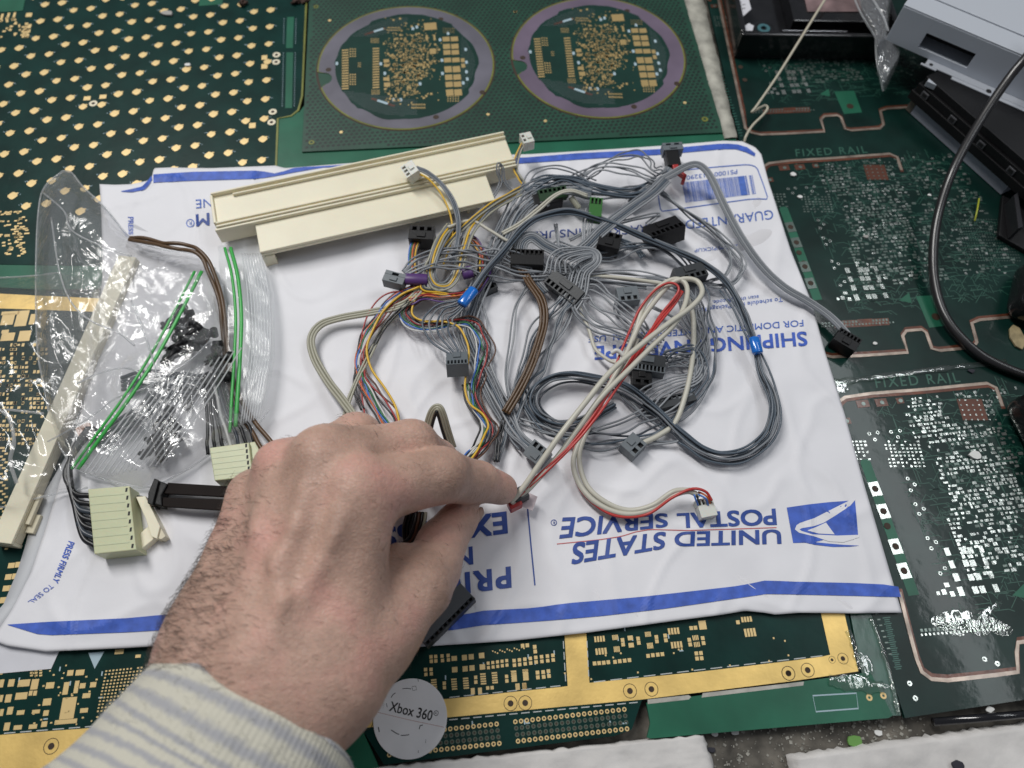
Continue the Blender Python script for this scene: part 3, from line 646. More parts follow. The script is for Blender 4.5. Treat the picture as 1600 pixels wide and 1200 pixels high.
for k in range(36): BD.pad(2 + (k % 3) * 4, 700 + k * 4.5, 5, 3)
for (p0, p1, n, ds) in ((z4(19, 937), z4(638, 867), 20, None), (z5(496, 997), z5(1184, 925), 20, None)):
    for row in range(4):
        dx, dy = (row * 1.4, row * 10.1)
        for k in range(n):
            c = W(p0[0] + (p1[0] - p0[0]) * k / (n - 1) + dx, p0[1] + (p1[1] - p0[1]) * k / (n - 1) + dy, zD)
            BD.fine.setdefault('ring' if row in (0, 3) else 'gdots2', MB()).ring(c, .42, .85, zD, zD + .12, 10)
            BD.fine.setdefault('holes', MB()).disc(c, .43, zD, zD + .04, 8)
FM['gdots2'] = ('unplated_holes', mat('grey_green_ring', (.06, .085, .06), .5))
for k in range(26):
    x, y = r3.choice(((r3.uniform(690, 880), r3.uniform(1015, 1070)), (r3.uniform(925, 1080), r3.uniform(980, 1020)), (r3.uniform(20, 160), r3.uniform(1040, 1130)), (r3.uniform(580, 1000), r3.uniform(1128, 1132))))
    c = W(x, y, zD); BD.fine.setdefault('silk', MB()).box((c.x, c.y, zD + .06), (.5, 1.6, .05), AD + r3.choice((0, 0, 1.57)))
BD.flush(FM)
dring = MB().ring((0, 0), 2.1, 2.3, 0, .04, 28).mesh('printed_circle', (0, 0, 0)); dring.materials.append(M_hole)
for x, y, s_ in (list((*z4(*p), 1.) for p in ((670, 762), (792, 752), (1570, 662), (75, 830), (-8, 833))) + [(z5(1268, 803) + (1.,))][:0] + [(1232, 1052, 1.), (1262, 1047, 1.), (572, 1129, 1.), (80, 1166, 1.05), (1300, 1031, .5), (1317, 1029, .8)]):
    c = W(x, y, zD + .1); inst('printed_circle', dring, BD.t, c, 0, (s_ * 1.15, s_ * 1.15, 1)); inst('screw_hole', hd, BD.t, c, 0, (s_ * 1.05, s_ * 1.05, .6))
# triangle print, silver
obj('printed_triangle', MB().prism([(p.x, p.y) for p in (W(138, 1020, zD), W(163, 1018, zD), W(148, 1045, zD))], zD, zD + .06), M_silk, BD.t)
tag(obj('green_board_strip', MB().prism([(p.x, p.y) for p in (W(1325, 940), W(1362, 945), W(1388, 1020), W(1408, 1118), W(1392, 1118), W(1362, 1052), W(1347, 1052))], -1.6, -.15), mat('solder_mask_mid', (.010, .07, .045), .3, var=.3, vs=90, bump=.4, bs=200, coat=.3)), 'narrow green board strip between the gold frame and the copper-lined board', 'board strip')
# slots and lower green strip
b = MB().prism([(p.x, p.y) for p in (W(1010, 1098), W(1345, 1052), W(1360, 1050), W(1395, 1118), W(1388, 1122), W(1016, 1154), W(1011, 1152), W(1016, 1130))], -1.5, .05)
t = thing('green_board_strip', W(1200, 1100, -1.5), 'plain green break-off strip along the bottom edge below the gold frame', 'board strip')
obj('board_panel', b, M_teal, t)
M_slot = mat('slot_resin', (.40, .39, .35), .6, var=.3, vs=150, bump=.6)
for q in (((1012, 1100), (1076, 1093), (1080, 1089), (1076, 1086), (1012, 1093)), ((1096, 1090), (1255, 1071), (1256, 1065), (1098, 1083))):
    obj('milled_slot', MB().prism([(p.x, p.y) for p in (W(*a, .05) for a in q)], -.2, .14), M_slot, t)
q = [(1270, 1087), (1338, 1083), (1341, 1107), (1275, 1112)]
obj('printed_frame', MB().strip([W(*a, .06) for a in q], .5, .05, .12, closed=True), M_silk, t)
for x, y in ((1358, 1090), (1380, 1087)):
    a = W(x, y); obj('plated_hole', MB().ring((a.x, a.y), .5, 1.2, .05, .2, 14), M_gold, t)
b = MB().prism([(p.x, p.y) for p in (W(560, 1135), W(566, 1140), W(590, 1195), W(600, 1210), W(400, 1230), W(440, 1140))], -1.5, .0)
tag(obj('green_board_strip', b, M_teal), 'plain green strip showing between the sleeve and the round white sticker', 'board strip')
# chipped white blocks at the bottom edge
M_plas = mat('chipped_white_plaster', (.62, .60, .58), .85, var=.12, vs=60, bump=1.2, bs=180, det=8)
def block(poly, label, seed):
    P = [W(x, y, 2.) for x, y in poly]; b = MB(); N = 60; M_ = 22
    for i in range(N + 1):
        for j in range(M_ + 1):
            u, v = i / N, j / M_; p = (P[0] * (1 - u) + P[1] * u) * (1 - v) + (P[3] * (1 - u) + P[2] * u) * v
            e = min(u * N, (N - u * N), v * M_, (M_ - v * M_)); jit = .8 if e < 2 else 0
            b.v.append((p.x + jit * nz(p.x * .6, p.y * .6, seed), p.y + jit * 1.4 * nz(p.x * .5, p.y * .5, seed + 5), 1.4 + .8 * nz(p.x * .12, p.y * .2, seed) + .3 * nz(p.x * .7, p.y * .7) if e > 0 else -5))
    b.f = [(i * (M_ + 1) + j, (i + 1) * (M_ + 1) + j, (i + 1) * (M_ + 1) + j + 1, i * (M_ + 1) + j + 1) for i in range(N) for j in range(M_)]
    tag(obj('white_block', b, M_plas, smooth=True), label, 'plaster block')
block([(560, 1200), (1106, 1146), (1128, 1215), (560, 1290)], 'chipped white block below the row of plated holes, bottom centre', 1)
block([(1238, 1180), (1680, 1118), (1680, 1290), (1262, 1290)], 'chipped white block in the bottom right corner, dark stain on it', 4)
b = MB().tube([W(1458, 1128, 0), W(1700, 1108, 0)], 1.5, 12)
tag(obj('black_rod', b, mat('black_gloss', (.01, .01, .012), .15, coat=.5), smooth=True), 'thin glossy black rod lying below the right-hand board', 'rod')
# small debris in the groove
dm = [mat('debris_grey', (.35, .34, .32), .8), mat('debris_white', (.7, .7, .68), .8), mat('debris_green', (.12, .28, .06), .6), mat('debris_dark', (.02, .02, .03), .7)]
spots = [(1345, 1158, 4.2, 2, 'flat green fleck in the dirty groove at the bottom'), (1383, 1145, 2.2, 1, 'white crumb in the dirty groove below the gold frame corner'), (1123, 1146, 1.8, 1, 'white crumb by the corner of the lower white block'), (1155, 1144, 2.2, 1, 'white chip just right of the white crumb by the block'), (1551, 1108, 2.2, 1, 'white chip below the right-hand board beside the black rod'), (1490, 1196, 3., 3, 'dark stain lump on the bottom right white block'), (1118, 1172, 2., 3, 'purple-black crumb at the edge of the lower white block'),
         (1239, 273, 2.6, 1, 'white crumb under the words on the upper card'), (1250, 308, 2.0, 1, 'white sliver crumb left of the silver pads on the upper card'), (1353, 370, 2., 0, 'beige crumb among the silver pads of the upper card'), (1452, 305, 1.5, 1, 'thin white flake beside the black cable'), (1523, 712, 3.6, 1, 'white torn flake on the lower right card'), (262, 22, 4.5, 0, 'pale chip on the clover board near the top edge'), (294, 102, 2.4, 1, 'white chip on a clover pad left of the mounting holes'), (1367, 537, 1.6, 1, 'small white bead left of the copper notch'), (1517, 580, 2.2, 3, 'small black lump on the epoxy bead')]
for x, y, r, k, lab in spots:
    c = W(x, y, .3); rr_ = random.Random(int(x)); b = MB()
    zt = 2.4 if (x > 1440 and y > 1150) else .2
    if y > 1120 and y < 1180: zt = -5.6
    if y > 1100 and x > 1540 and x < 1560: zt = -2
    pts = [(c.x + r * rr_.uniform(.6, 1) * math.cos(i * .785), c.y + r * .65 * rr_.uniform(.6, 1) * math.sin(i * .785)) for i in range(8)]
    b.prism(pts, zt, zt + min(1.2, r * .35)); tag(obj('debris_crumb', b, dm[k], bevel=.2), lab, 'debris')
for x, y, r, lab in ((383, 6, 5, 'rusty brown crumb on the clover board near the top edge, left of the other'), (470, 4, 8, 'dark rusty brown lump where the clover board meets the round-card panel, top edge')):
    c = W(x, y, .8); rr_ = random.Random(x); b = MB()
    for k in range(9): b.box((c.x + rr_.uniform(-r, r) * .6, c.y + rr_.uniform(-r, r) * .35, 1.2 + rr_.uniform(0, 1.4)), (r * .4, r * .3, 1.2), R=Matrix.Rotation(rr_.uniform(0, 6), 3, Vector((rr_.random(), rr_.random(), rr_.random())).normalized()))
    tag(obj('rust_crumb', b, mat('rust', (.07, .04, .03), .85, var=.5, vs=300, bump=1., bs=500), bevel=.3), lab, 'debris')
gb = MB()
for k in range(420):
    x, y = r3.uniform(1115, 1450), r3.uniform(1118, 1200); c = W(x, y, -6); s_ = r3.choice((.3, .5, .8, 1.3)); gb.box((c.x, c.y, -5.9), (s_, s_ * r3.uniform(.4, 1.), .5), r3.uniform(0, 3))
tag(obj('groove_grit', gb, mat('grit', (.26, .25, .22), .8, var=.5, vs=200)), 'loose grit lying in the dirty groove between the boards and the white blocks', 'grit', kind='stuff')
# ------------------------------------------------------------------ the mailing envelope and its print
M_paper = mat('white_tyvek_paper', (.775, .77, .80), .6, var=.03, vs=35, bump=.5, bs=75, det=6)
M_blue = mat('blue_stripe_ink', (.048, .115, .50), .55, var=.22, vs=260, bump=.35, bs=130, det=6)
M_ink = mat('dark_blue_ink', (.022, .065, .30), .55, var=.15, vs=300)
M_ink2 = mat('light_blue_ink', (.07, .15, .50), .55, var=.2, vs=300)
M_red = mat('red_ink', (.55, .12, .12), .6)
def sst(t): return t * t * (3 - 2 * t)
def HE(x, y):
    h = 3.0 + 1.1 * nz(x * .013, y * .013, 1.3) + .55 * nz(x * .035, y * .035, 5) + .22 * nz(x * .09, y * .09, 9)
    a = nz(x * .022 + 3, y * .022, 12); h += .9 * (max(0, .16 - abs(a)) / .16) ** 1.0 * .7 * sst(max(0, .16 - abs(a)) / .16)           # soft creases
    b_ = nz(x * .035 + 30, y * .02, 22); h += .6 * sst(max(0, .12 - abs(b_)) / .12)
    return max(1.2, h)
def WE(px, py, dz=0.):
    z = 3.
    for _ in range(4): p = W(px, py, z); z = HE(p.x, p.y)
    return Vector((p.x, p.y, z + dz))
ET = [(155, 287), (180, 288), (205, 287), (228, 282), (236, 279), (240, 262), (262, 261), (330, 262), (430, 258), (445, 262), (600, 250), (720, 243), (830, 240), (960, 232), (1060, 225), (1130, 219), (1160, 220), (1180, 229), (1190, 240)]
EBo = [(-14, 1000), (10, 1009), (70, 1018), (200, 1012), (262, 1008), (460, 1012), (660, 1010), (800, 1001), (920, 988), (1060, 969), (1130, 960), (1165, 954), (1195, 957), (1212, 960), (1250, 957), (1330, 958), (1410, 957)]
EL = [(155, 287), (158, 340), (160, 420), (150, 560), (112, 690), (69, 830), (45, 900), (16, 955), (-14, 1000)]
ER = [(1190, 240), (1202, 285), (1215, 325), (1236, 390), (1268, 470), (1290, 550), (1320, 645), (1352, 760), (1382, 862), (1410, 957)]
def resamp(P, n):
    P = [Vector((p[0], p[1])) for p in P]; d = [0]
    for a, b_ in zip(P, P[1:]): d.append(d[-1] + (b_ - a).length)
    out = []; k = 0
    for i in range(n + 1):
        s = d[-1] * i / n
        while k < len(P) - 2 and d[k + 1] < s: k += 1
        t = (s - d[k]) / (d[k + 1] - d[k]); out.append(P[k].lerp(P[k + 1], t))
    return out
NU, NV = 230, 170
T_, B_, L_, R_ = resamp(ET, NU), resamp(EBo, NU), resamp(EL, NV), resamp(ER, NV)
b = MB()
for i in range(NU + 1):
    for j in range(NV + 1):
        u, v = i / NU, j / NV
        p = T_[i] * (1 - v) + B_[i] * v + L_[j] * (1 - u) + R_[j] * u - (T_[0] * (1 - u) * (1 - v) + T_[NU] * u * (1 - v) + B_[0] * (1 - u) * v + B_[NU] * u * v)
        e = min(i, j, NU - i, NV - j)
        q = WE(p.x, p.y)
        if e == 0: q.z = max(.9, q.z - .35)
        b.v.append(tuple(q))
b.f = [(i * (NV + 1) + j, i * (NV + 1) + j + 1, (i + 1) * (NV + 1) + j + 1, (i + 1) * (NV + 1) + j) for i in range(NU) for j in range(NV)]
# underside: the rim dropped to the boards, a bag with real thickness
top = len(b.v); rim = [(i, 0) for i in range(NU + 1)] + [(NU, j) for j in range(1, NV + 1)] + [(i, NV) for i in range(NU - 1, -1, -1)] + [(0, j) for j in range(NV - 1, 0, -1)]
for i, j in rim:
    q = b.v[i * (NV + 1) + j]; b.v.append((q[0], q[1], q[2] - .35))
n = len(rim)
for k in range(n):
    a, c = rim[k], rim[(k + 1) % n]; b.f.append((a[0] * (NV + 1) + a[1], c[0] * (NV + 1) + c[1], top + (k + 1) % n, top + k))
cb = len(b.v); cc = np.array(b.v[top:cb]).mean(0); b.v.append((cc[0], cc[1], 1.))
for k in range(n): b.f.append((top + k, top + (k + 1) % n, cb))
env = thing('mailing_envelope', W(700, 620, .3), 'large white mailing envelope with blue stripes and upside-down print, lying under the wires', 'envelope')
obj('envelope_paper', b, M_paper, env, smooth=True)
def fix_print(bm):
    pass
def on_env(name, polys, m, dz=.2, parent=None, hf=None):
    """flat print: polygons given in photograph pixels, cut fine and laid on the paper"""
    bm = bmesh.new()
    for poly in polys:
        vs = [bm.verts.new((x, y, 0)) for x, y in poly]
        try: bm.faces.new(vs)
        except ValueError: pass
    bmesh.ops.triangulate(bm, faces=bm.faces)
    for _ in range(5):
        es = [e for e in bm.edges if e.calc_length() > 7]
        if not es: break
        bmesh.ops.subdivide_edges(bm, edges=es, cuts=1); bmesh.ops.triangulate(bm, faces=bm.faces)
    b = MB(); hf = hf or (lambda x, y: WE(x, y, dz))
    bm.verts.index_update()
    b.v = [tuple(hf(v.co.x, v.co.y)) for v in bm.verts]; b.f = [tuple(v.index for v in f.verts) for f in bm.faces]; bm.free()
    o = obj(name, b, m, parent or env)
    me = o.data
    if sum(p.normal.z for p in me.polygons) < 0: me.flip_normals()
    return o
def glyphs(s, bold=0., sx=1.):
    cu = bpy.data.curves.new('t', 'FONT'); cu.body = s; cu.resolution_u = 4; cu.space_character = sx
    o = bpy.data.objects.new('t', cu); COL.objects.link(o); bpy.context.view_layer.update()
    me = bpy.data.meshes.new_from_object(o.evaluated_get(bpy.context.evaluated_depsgraph_get()))
    bpy.data.objects.remove(o); bpy.data.curves.remove(cu)
    V = [(v.co.x, v.co.y) for v in me.vertices]; Fa = [tuple(p.vertices) for p in me.polygons]; bpy.data.meshes.remove(me)
    return V, Fa
CAPH = .69
def text(s, sb, eb, st, et, m, parent=None, name='lettering', bold=.0, hf=None, sx=1., dz=.26, cap=None):
    """lettering between four corner pixels: baseline start/end, cap-top start/end"""
    V, Fa = glyphs(s, 0, sx)
    if not V: return
    if bold:
        n0 = len(V); V0, F0 = list(V), list(Fa); V, Fa, LAY = [], [], []
        for k, (dx, dy) in enumerate(((-1, -1), (1, -1), (-1, 1), (1, 1))):
            V += [(x + dx * bold, y + dy * bold) for x, y in V0]; Fa += [tuple(i + n0 * k for i in f) for f in F0]
    x0 = min(v[0] for v in V); x1 = max(v[0] for v in V)
    hgt = cap or max(v[1] for v in V)
    bm = bmesh.new(); vs = []
    for vi, (x, y) in enumerate(V):
        u = (x - x0) / (x1 - x0); v = y / hgt
        a = (sb[0] * (1 - u) + eb[0] * u, sb[1] * (1 - u) + eb[1] * u); c = (st[0] * (1 - u) + et[0] * u, st[1] * (1 - u) + et[1] * u)
        vs.append(bm.verts.new((a[0] * (1 - v) + c[0] * v, a[1] * (1 - v) + c[1] * v, (vi // n0) * .01 if bold else 0)))
    for f in Fa:
        try: bm.faces.new([vs[i] for i in f])
        except ValueError: pass
    if True:
        for _ in range(2):
            es = [e for e in bm.edges if e.calc_length() > 9]
            if es: bmesh.ops.subdivide_edges(bm, edges=es, cuts=1); bmesh.ops.triangulate(bm, faces=bm.faces)
    bm.verts.index_update(); b = MB(); hf = hf or (lambda x, y: WE(x, y, dz))
    b.v = [tuple(hf(v.co.x, v.co.y) + Vector((0, 0, v.co.z))) for v in bm.verts]; b.f = [tuple(v.index for v in f.verts) for f in bm.faces]; bm.free()
    o = obj(name, b, m, parent or env)
    return o
def TZ(z, s, *c, **k): return text(s, *[z(*q) for q in c], **k)
za, zb, zc, zd = Zm(840, 750, 3.077), Zm(660, 770, 7.27), Zm(1020, 240, 7.27), Zm(900, 440, 4)
ze, zf, zg = Zm(780, 260, 6.667), Zm(0, 250, 3.636), Zm(0, 830, 3.636)
TZ(za, 'UNITED', (1168, 240), (660, 252), (1172, 307), (655, 321), m=M_ink, bold=.022)
TZ(za, 'STATES', (617, 250), (172, 306), (610, 331), (158, 409), m=M_ink, bold=.022)
TZ(za, 'POSTAL', (1143, 140), (668, 163), (1150, 217), (672, 233), m=M_ink, bold=.022)
TZ(za, 'SERVICE', (623, 162), (120, 184), (627, 226), (102, 284), m=M_ink, bold=.022)
def reg(z, x, y, r, m):
    pts = [z(x + r * math.cos(i * .3927), y + r * math.sin(i * .3927)) for i in range(16)]; pi = [z(x + r * .78 * math.cos(i * .3927), y + r * .78 * math.sin(i * .3927)) for i in range(16)]
    on_env('registered_ring', [[pts[i], pts[(i + 1) % 16], pi[(i + 1) % 16], pi[i]] for i in range(16)], m, .2)
    TZ(z, 'R', (x + r * .35, y - r * .45), (x - r * .35, y - r * .45), (x + r * .35, y + r * .45), (x - r * .35, y + r * .45), m=m)
reg(za, 78, 205, 15, M_ink); reg(zf, 1082, 360, 24, M_ink2)
def linepx(name, pts, w, m, dz=.2):
    P = resamp(pts, max(2, int(len(pts) * 4))); polys = []
    Q = []
    for i, p in enumerate(P):
        t = (P[min(i + 1, len(P) - 1)] - P[max(i - 1, 0)]).normalized(); n_ = Vector((-t.y, t.x)) * w / 2; Q.append((p + n_, p - n_))
    return on_env(name, [[tuple(a[0]), tuple(c[0]), tuple(c[1]), tuple(a[1])] for a, c in zip(Q, Q[1:])], m, dz)
linepx('red_rule', [za(*p) for p in ((93, 308), (300, 287), (400, 272), (470, 250), (540, 238), (720, 243), (850, 239), (1000, 234), (1148, 229))], 1.3, M_red)
on_env('eagle_emblem', [[za(*p) for p in ((1197, 133), (1300, 118), (1400, 107), (1525, 98), (1533, 180), (1540, 265), (1440, 270), (1330, 300), (1228, 303), (1212, 215))]], M_blue, .2)
on_env('eagle_tail', [[za(*p) for p in ((1275, 300), (1340, 300), (1400, 306), (1470, 312), (1548, 316), (1500, 321), (1420, 322), (1340, 313))]], M_blue, .22)
for q in (((1236, 238), (1244, 218), (1262, 206), (1330, 184), (1400, 148)), ((1400, 148), (1480, 108), (1504, 96), (1528, 94), (1500, 126), (1430, 172)), ((1330, 184), (1400, 148), (1430, 172), (1375, 206)), ((1262, 206), (1330, 184), (1375, 206), (1330, 222), (1270, 232), (1258, 238)),
          ((1236, 238), (1262, 206), (1258, 238), (1268, 246), (1256, 254)), ((1256, 254), (1268, 246), (1320, 262), (1330, 272)), ((1320, 262), (1440, 268), (1545, 264), (1545, 276), (1440, 280), (1400, 296), (1330, 272)), ((1400, 296), (1440, 280), (1545, 276), (1470, 300))): on_env('eagle_outline', [[za(*p) for p in q]], M_paper, .27)
on_env('eagle_beak', [[za(*p) for p in ((1296, 243), (1340, 226), (1385, 205), (1427, 262), (1350, 258))]], M_paper, .27)
TZ(zb, 'EXPRESS', (955, 222), (-470, 400), (972, 465), (-450, 650), m=M_ink, bold=.03, sx=1.05)
TZ(zb, 'PRIORITY', (1003, 845), (-740, 1075), (1014, 1080), (-720, 1320), m=M_ink, bold=.03, sx=1.15)
TZ(zb, 'MAIL', (570, 615), (-180, 712), (580, 815), (-170, 915), m=M_ink, bold=.02, sx=1.1)
linepx('upright_rule', [zb(1195, 182), zb(1235, 620), zb(1278, 1052)], 2.2, M_ink)
TZ(zf, 'M', (1190, 303), (1113, 312), (1192, 372), (1116, 380), m=M_ink, bold=.02)
TZ(zf, 'NE', (1205, 220), (1112, 227), (1207, 268), (1114, 276), m=M_ink2)
TZ(zf, 'PRESS', (728, 325), (733, 425), (760, 325), (757, 425), m=M_blue, bold=.01)
TZ(zg, 'PRESS FIRMLY', (392, 55), (300, 285), (426, 66), (330, 300), m=M_blue, bold=.02)
TZ(zg, 'TO SEAL', (288, 298), (158, 402), (308, 318), (185, 412), m=M_blue, bold=.0)
TZ(zc, 'PS10001013290', (958, 183), (380, 255), (960, 232), (385, 300), m=M_ink2)
linepx('label_outline', [zc(*p) for p in ((300, 195), (600, 165), (850, 143), (1050, 128), (1120, 133), (1180, 155), (1250, 340), (1310, 520), (1200, 516), (1100, 520), (800, 560), (480, 605), (90, 660), (65, 500), (30, 300))], 1.5, M_ink2)
rb = random.Random(4); bars = []; u = 0.
while u < 1:
    w = rb.choice((.004, .006, .009, .014)); 
    if .05 < u < .07: u += .03
    if .10 < u < .2: w = .095 if u < .105 + .02 and not any(q[2] for q in bars) else w
    bars.append((u, w, w > .05)); u += w + rb.choice((.004, .006, .008))
on_env('barcode', [[zc(1130 - 800 * a, 245 + 85 * a), zc(1130 - 800 * (a + w), 245 + 85 * (a + w)), zc(1170 - 800 * (a + w), 460 + 100 * (a + w)), zc(1170 - 800 * a, 460 + 100 * a)] for a, w, _ in bars], M_ink2, .2)
TZ(zc, 'GUARANTEED', (1358, 640), (368, 762), (1372, 745), (374, 862), m=M_ink2, bold=.0)
TZ(ze, 'INSURED', (848, 648), (225, 692), (850, 728), (225, 770), m=M_ink, bold=.0)
TZ(ze, 'TRACKED', (1625, 598), (1005, 650), (1630, 690), (1010, 730), m=M_ink, bold=.0)
TZ(zc, 'USPS.COM/PICKUP', (1098, 1018), (470, 1085), (1102, 1060), (474, 1124), m=M_ink2)
TZ(zd, 'To schedule free Package Pickup,', (1288, 100), (690, 178), (1292, 126), (690, 202), m=M_ink2)
TZ(zd, 'scan the QR code.', (1140, 86), (850, 120), (1142, 108), (850, 143), m=M_ink2)
TZ(zd, 'FOR DOMESTIC AND INTERNATIONAL USE', (1418, 240), (80, 345), (1422, 280), (76, 382), m=M_ink2, bold=.005)
TZ(zd, 'SHIPPING ENVELOPE', (1438, 315), (112, 408), (1448, 402), (115, 492), m=M_blue, bold=.02)
def stripe(up, lo, n=60):
    a, c = resamp(up, n), resamp(lo, n)
    on_env('blue_stripe', [[tuple(a[i]), tuple(a[i + 1]), tuple(c[i + 1]), tuple(c[i])] for i in range(n)], M_blue, .32)
stripe([(12, 976), (70, 972), (200, 966), (262, 960), (500, 962), (712, 963), (757, 954), (880, 945), (836, 950), (882, 943), (1000, 933), (1124, 919), (1158, 915), (1196, 907), (1240, 909), (1330, 911), (1394, 914), (1403, 917)][:7] + [(800, 952), (836, 950), (882, 943), (1000, 933), (1124, 919), (1158, 915), (1196, 907), (1240, 909), (1330, 911), (1394, 914), (1403, 917)],
       [(14, 977), (66, 993), (200, 988), (265, 984), (500, 986), (700, 986), (755, 977), (800, 974), (880, 968), (946, 962), (1040, 951), (1144, 936), (1199, 928), (1240, 929), (1330, 931), (1400, 933), (1407, 933)])
stripe([(240, 273), (300, 269), (404, 267), (432, 272), (462, 262), (506, 260), (660, 250), (816, 247), (900, 240), (1040, 233), (1125, 225), (1147, 225), (1165, 229), (1180, 240)],
       [(240, 286), (300, 283), (402, 280), (424, 277), (465, 269), (506, 262), (660, 262), (814, 256), (900, 250), (1035, 242), (1125, 234), (1147, 233), (1160, 236), (1179, 245)])
stripe([(190, 299), (205, 296), (222, 292), (231, 283), (237, 275)], [(190, 300), (206, 301), (226, 297), (233, 290), (238, 281)], 16)
# second sheet of paper under the envelope, bottom left
P = [(-40, 1003), (95, 1012), (80, 1045), (-40, 1056)]
b = MB().prism([(p.x, p.y) for p in (W(x, y, .4) for x, y in P)], .25, .5)
tag(obj('paper_sheet', b, mat('grey_white_paper', (.62, .62, .66), .7, var=.04)), 'grey-white sheet corner sticking out under the lower left corner of the envelope', 'paper')
b = MB(); PL = resamp([(52, 800), (40, 850), (28, 890), (5, 945), (-30, 980)], 20); PR = resamp([(110, 700), (76, 830), (52, 900), (24, 955), (-10, 1000)], 20)
for a, c in zip(PL, PR): q, w = W(a.x, a.y, 1.4), W(c.x, c.y, 2.2); b.v += [tuple(q), tuple(w), (w.x, w.y, 1.), (q.x, q.y, .5)]
for i in range(20): b.f += [(4 * i + k, 4 * i + (k + 1) % 4, 4 * i + 4 + (k + 1) % 4, 4 * i + 4 + k) for k in range(4)]
tag(obj('folded_paper_flap', b, mat('grey_flap_paper', (.55, .56, .58), .6), smooth=True), 'folded grey-white paper edge beside the left border of the envelope, below the beige post', 'paper')  # the folded edge has one even grey-white tone
# printed words on the copper-lined board
M_pw = mat('board_lettering', (.022, .095, .065), .4)
for n in (0, 1):
    O = PITCH * n
    hf = lambda x, y, O=O: (lambda c: Vector((c.x + O.x, c.y + O.y, zC + .08)))(W(x, y, zC))
    text('FIXED RAIL', (1369, 606), (1501, 597), (1366, 590), (1496, 582), M_pw, parent=BC.t, hf=hf, sx=1.25, bold=.005)

# round white sticker with black print
sc_ = W(641, 1122, .6); st_ = thing('round_sticker', (sc_.x, sc_.y, .2), 'round white sticker with black lettering on the board beside the wrist', 'sticker')
RS = 13.9
obj('sticker_disc', MB().disc((sc_.x, sc_.y), RS, .3, .75, 64), mat('sticker_white', (.76, .75, .76), .5, var=.05, vs=90, bump=.15, bs=400), st_, bevel=.1)
M_bk = mat('black_print', (.01, .01, .01), .4)
hs = lambda x, y: (lambda c: Vector((c.x, c.y, .80)))(W(x, y, .8))
def z5p(x, y): return z5(x, y)
text('Xbox 360', z5p(510, 842), z5p(775, 905), z5p(525, 782), z5p(790, 842), M_bk, parent=st_, hf=hs, bold=.01)
text('R', z5p(797, 862), z5p(811, 865), z5p(799, 850), z5p(813, 853), M_bk, parent=st_, hf=hs)
b = MB(); c = W(*z5p(805, 857), .8); b.ring((c.x, c.y), .75, .95, .76, .80, 18); obj('registered_ring', b, M_bk, st_)
mk = MB()
for q, w in (([(524, 760), (535, 742), (552, 730)], 5), ([(595, 705), (625, 702), (650, 706)], 4), ([(655, 690), (680, 688), (683, 712), (660, 716), (655, 695)], 3), ([(445, 945), (450, 975)], 6), ([(524, 962), (560, 985), (575, 990)], 5), ([(585, 996), (610, 996), (638, 992)], 5), ([(700, 958), (706, 935), (722, 932)], 6), ([(742, 1020), (740, 1045)], 2), ([(695, 1090), (694, 1105)], 3), ([(690, 640), (695, 660)], 3), ([(495, 795), (500, 820)], 3)):
    mk.strip([W(*z5p(*p), .8) for p in q], w * .055, .76, .80)
obj('worn_print_marks', mk, M_bk, st_, kind='stuff')
obj('red_line', MB().strip([W(*z5p(425, 848), .8), W(*z5p(640, 900), .8), W(*z5p(855, 945), .8)], .18, .755, .79), mat('faint_red', (.5, .3, .28), .6), st_)
# ------------------------------------------------------------------ beige rails
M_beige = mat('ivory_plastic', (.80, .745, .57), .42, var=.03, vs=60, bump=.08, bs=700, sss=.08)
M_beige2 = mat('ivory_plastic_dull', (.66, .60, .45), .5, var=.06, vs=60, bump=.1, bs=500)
M_black = mat('black_plastic', (.008, .008, .009), .45, bump=.15, bs=900, spec=.3)
M_blackg = mat('glossy_black_plastic', (.010, .010, .011), .16, var=.3, vs=120, coat=.3)
def frame3(a, b_):
    e = (b_ - a); L = e.length; e.normalize(); return e, Vector((e.y, -e.x, 0)), L
a, c = W(330, 301, 17), W(787, 205, 17)
a.z = c.z = 0; e, v, L = frame3(a, c)
rail = thing('ivory_rail', (a + c) / 2 + Vector((0, 0, 3)), 'long ivory plastic rail with grooves, lying across the top of the envelope', 'rail')
def rbox(mb, s0, s1, v0, v1, z0, z1):
    P = [a + e * s + v * w for s, w in ((s0, v0), (s1, v0), (s1, v1), (s0, v1))]
    mb.prism([(p.x, p.y) for p in P], z0, z1)
vv = lambda y: ((W(575, y, 17) - a).dot(v))
V1, V2, V3, V4 = vv(271), vv(295), vv(303), vv(348)
def rb_(name, *q):
    mb = MB(); [rbox(mb, *x) for x in q]; return obj(name, mb, M_beige, rail, bevel=.35)
rb_('channel_floor', (0, L, .6, V3 - .3, 13.2, 14.8))
rb_('rail_lip', (-.5, L, 0, 1.1, 6, 17.2)); rb_('rail_lip', (10, L, 2.6, 3.6, 14.8, 16.6)); 
rb_('rail_ridge', (0, L, V2, V2 + 1.1, 14.8, 17.0)); rb_('rail_ridge', (0, L, V3 - .9, V3 + .25, 14.8, 17.2))
rb_('front_wall', (-1, L, V3 + .25, V3 + 1.6, 6.5, 16.2))
mb = MB(); P = [a + e * s + v * w for s, w in ((-2, 1.1), (1.0, 1.1), (1.0, 4), (9, 3.6), (9, 2.6), (-2, 2.6))]
rb_('end_wall', (-1.2, .2, 1.1, V2, 11, 16.5)); mb = MB()
q = [a + e * s + v * w for s, w in ((0, V2), (11, V2), (10.5, V2 + 1.2), (0, V2 + 3))]
s0 = (W(398, 348, 14) - a).dot(e); s1 = (W(760, 276, 14) - a).dot(e)
rb_('shelf', (s0, s1, V3 + 1.6, V4 + 1, 12.6, 14.2)); rb_('shelf_lip', (s0, s1, V4 + .2, V4 + 1.2, 10.9, 12.6))
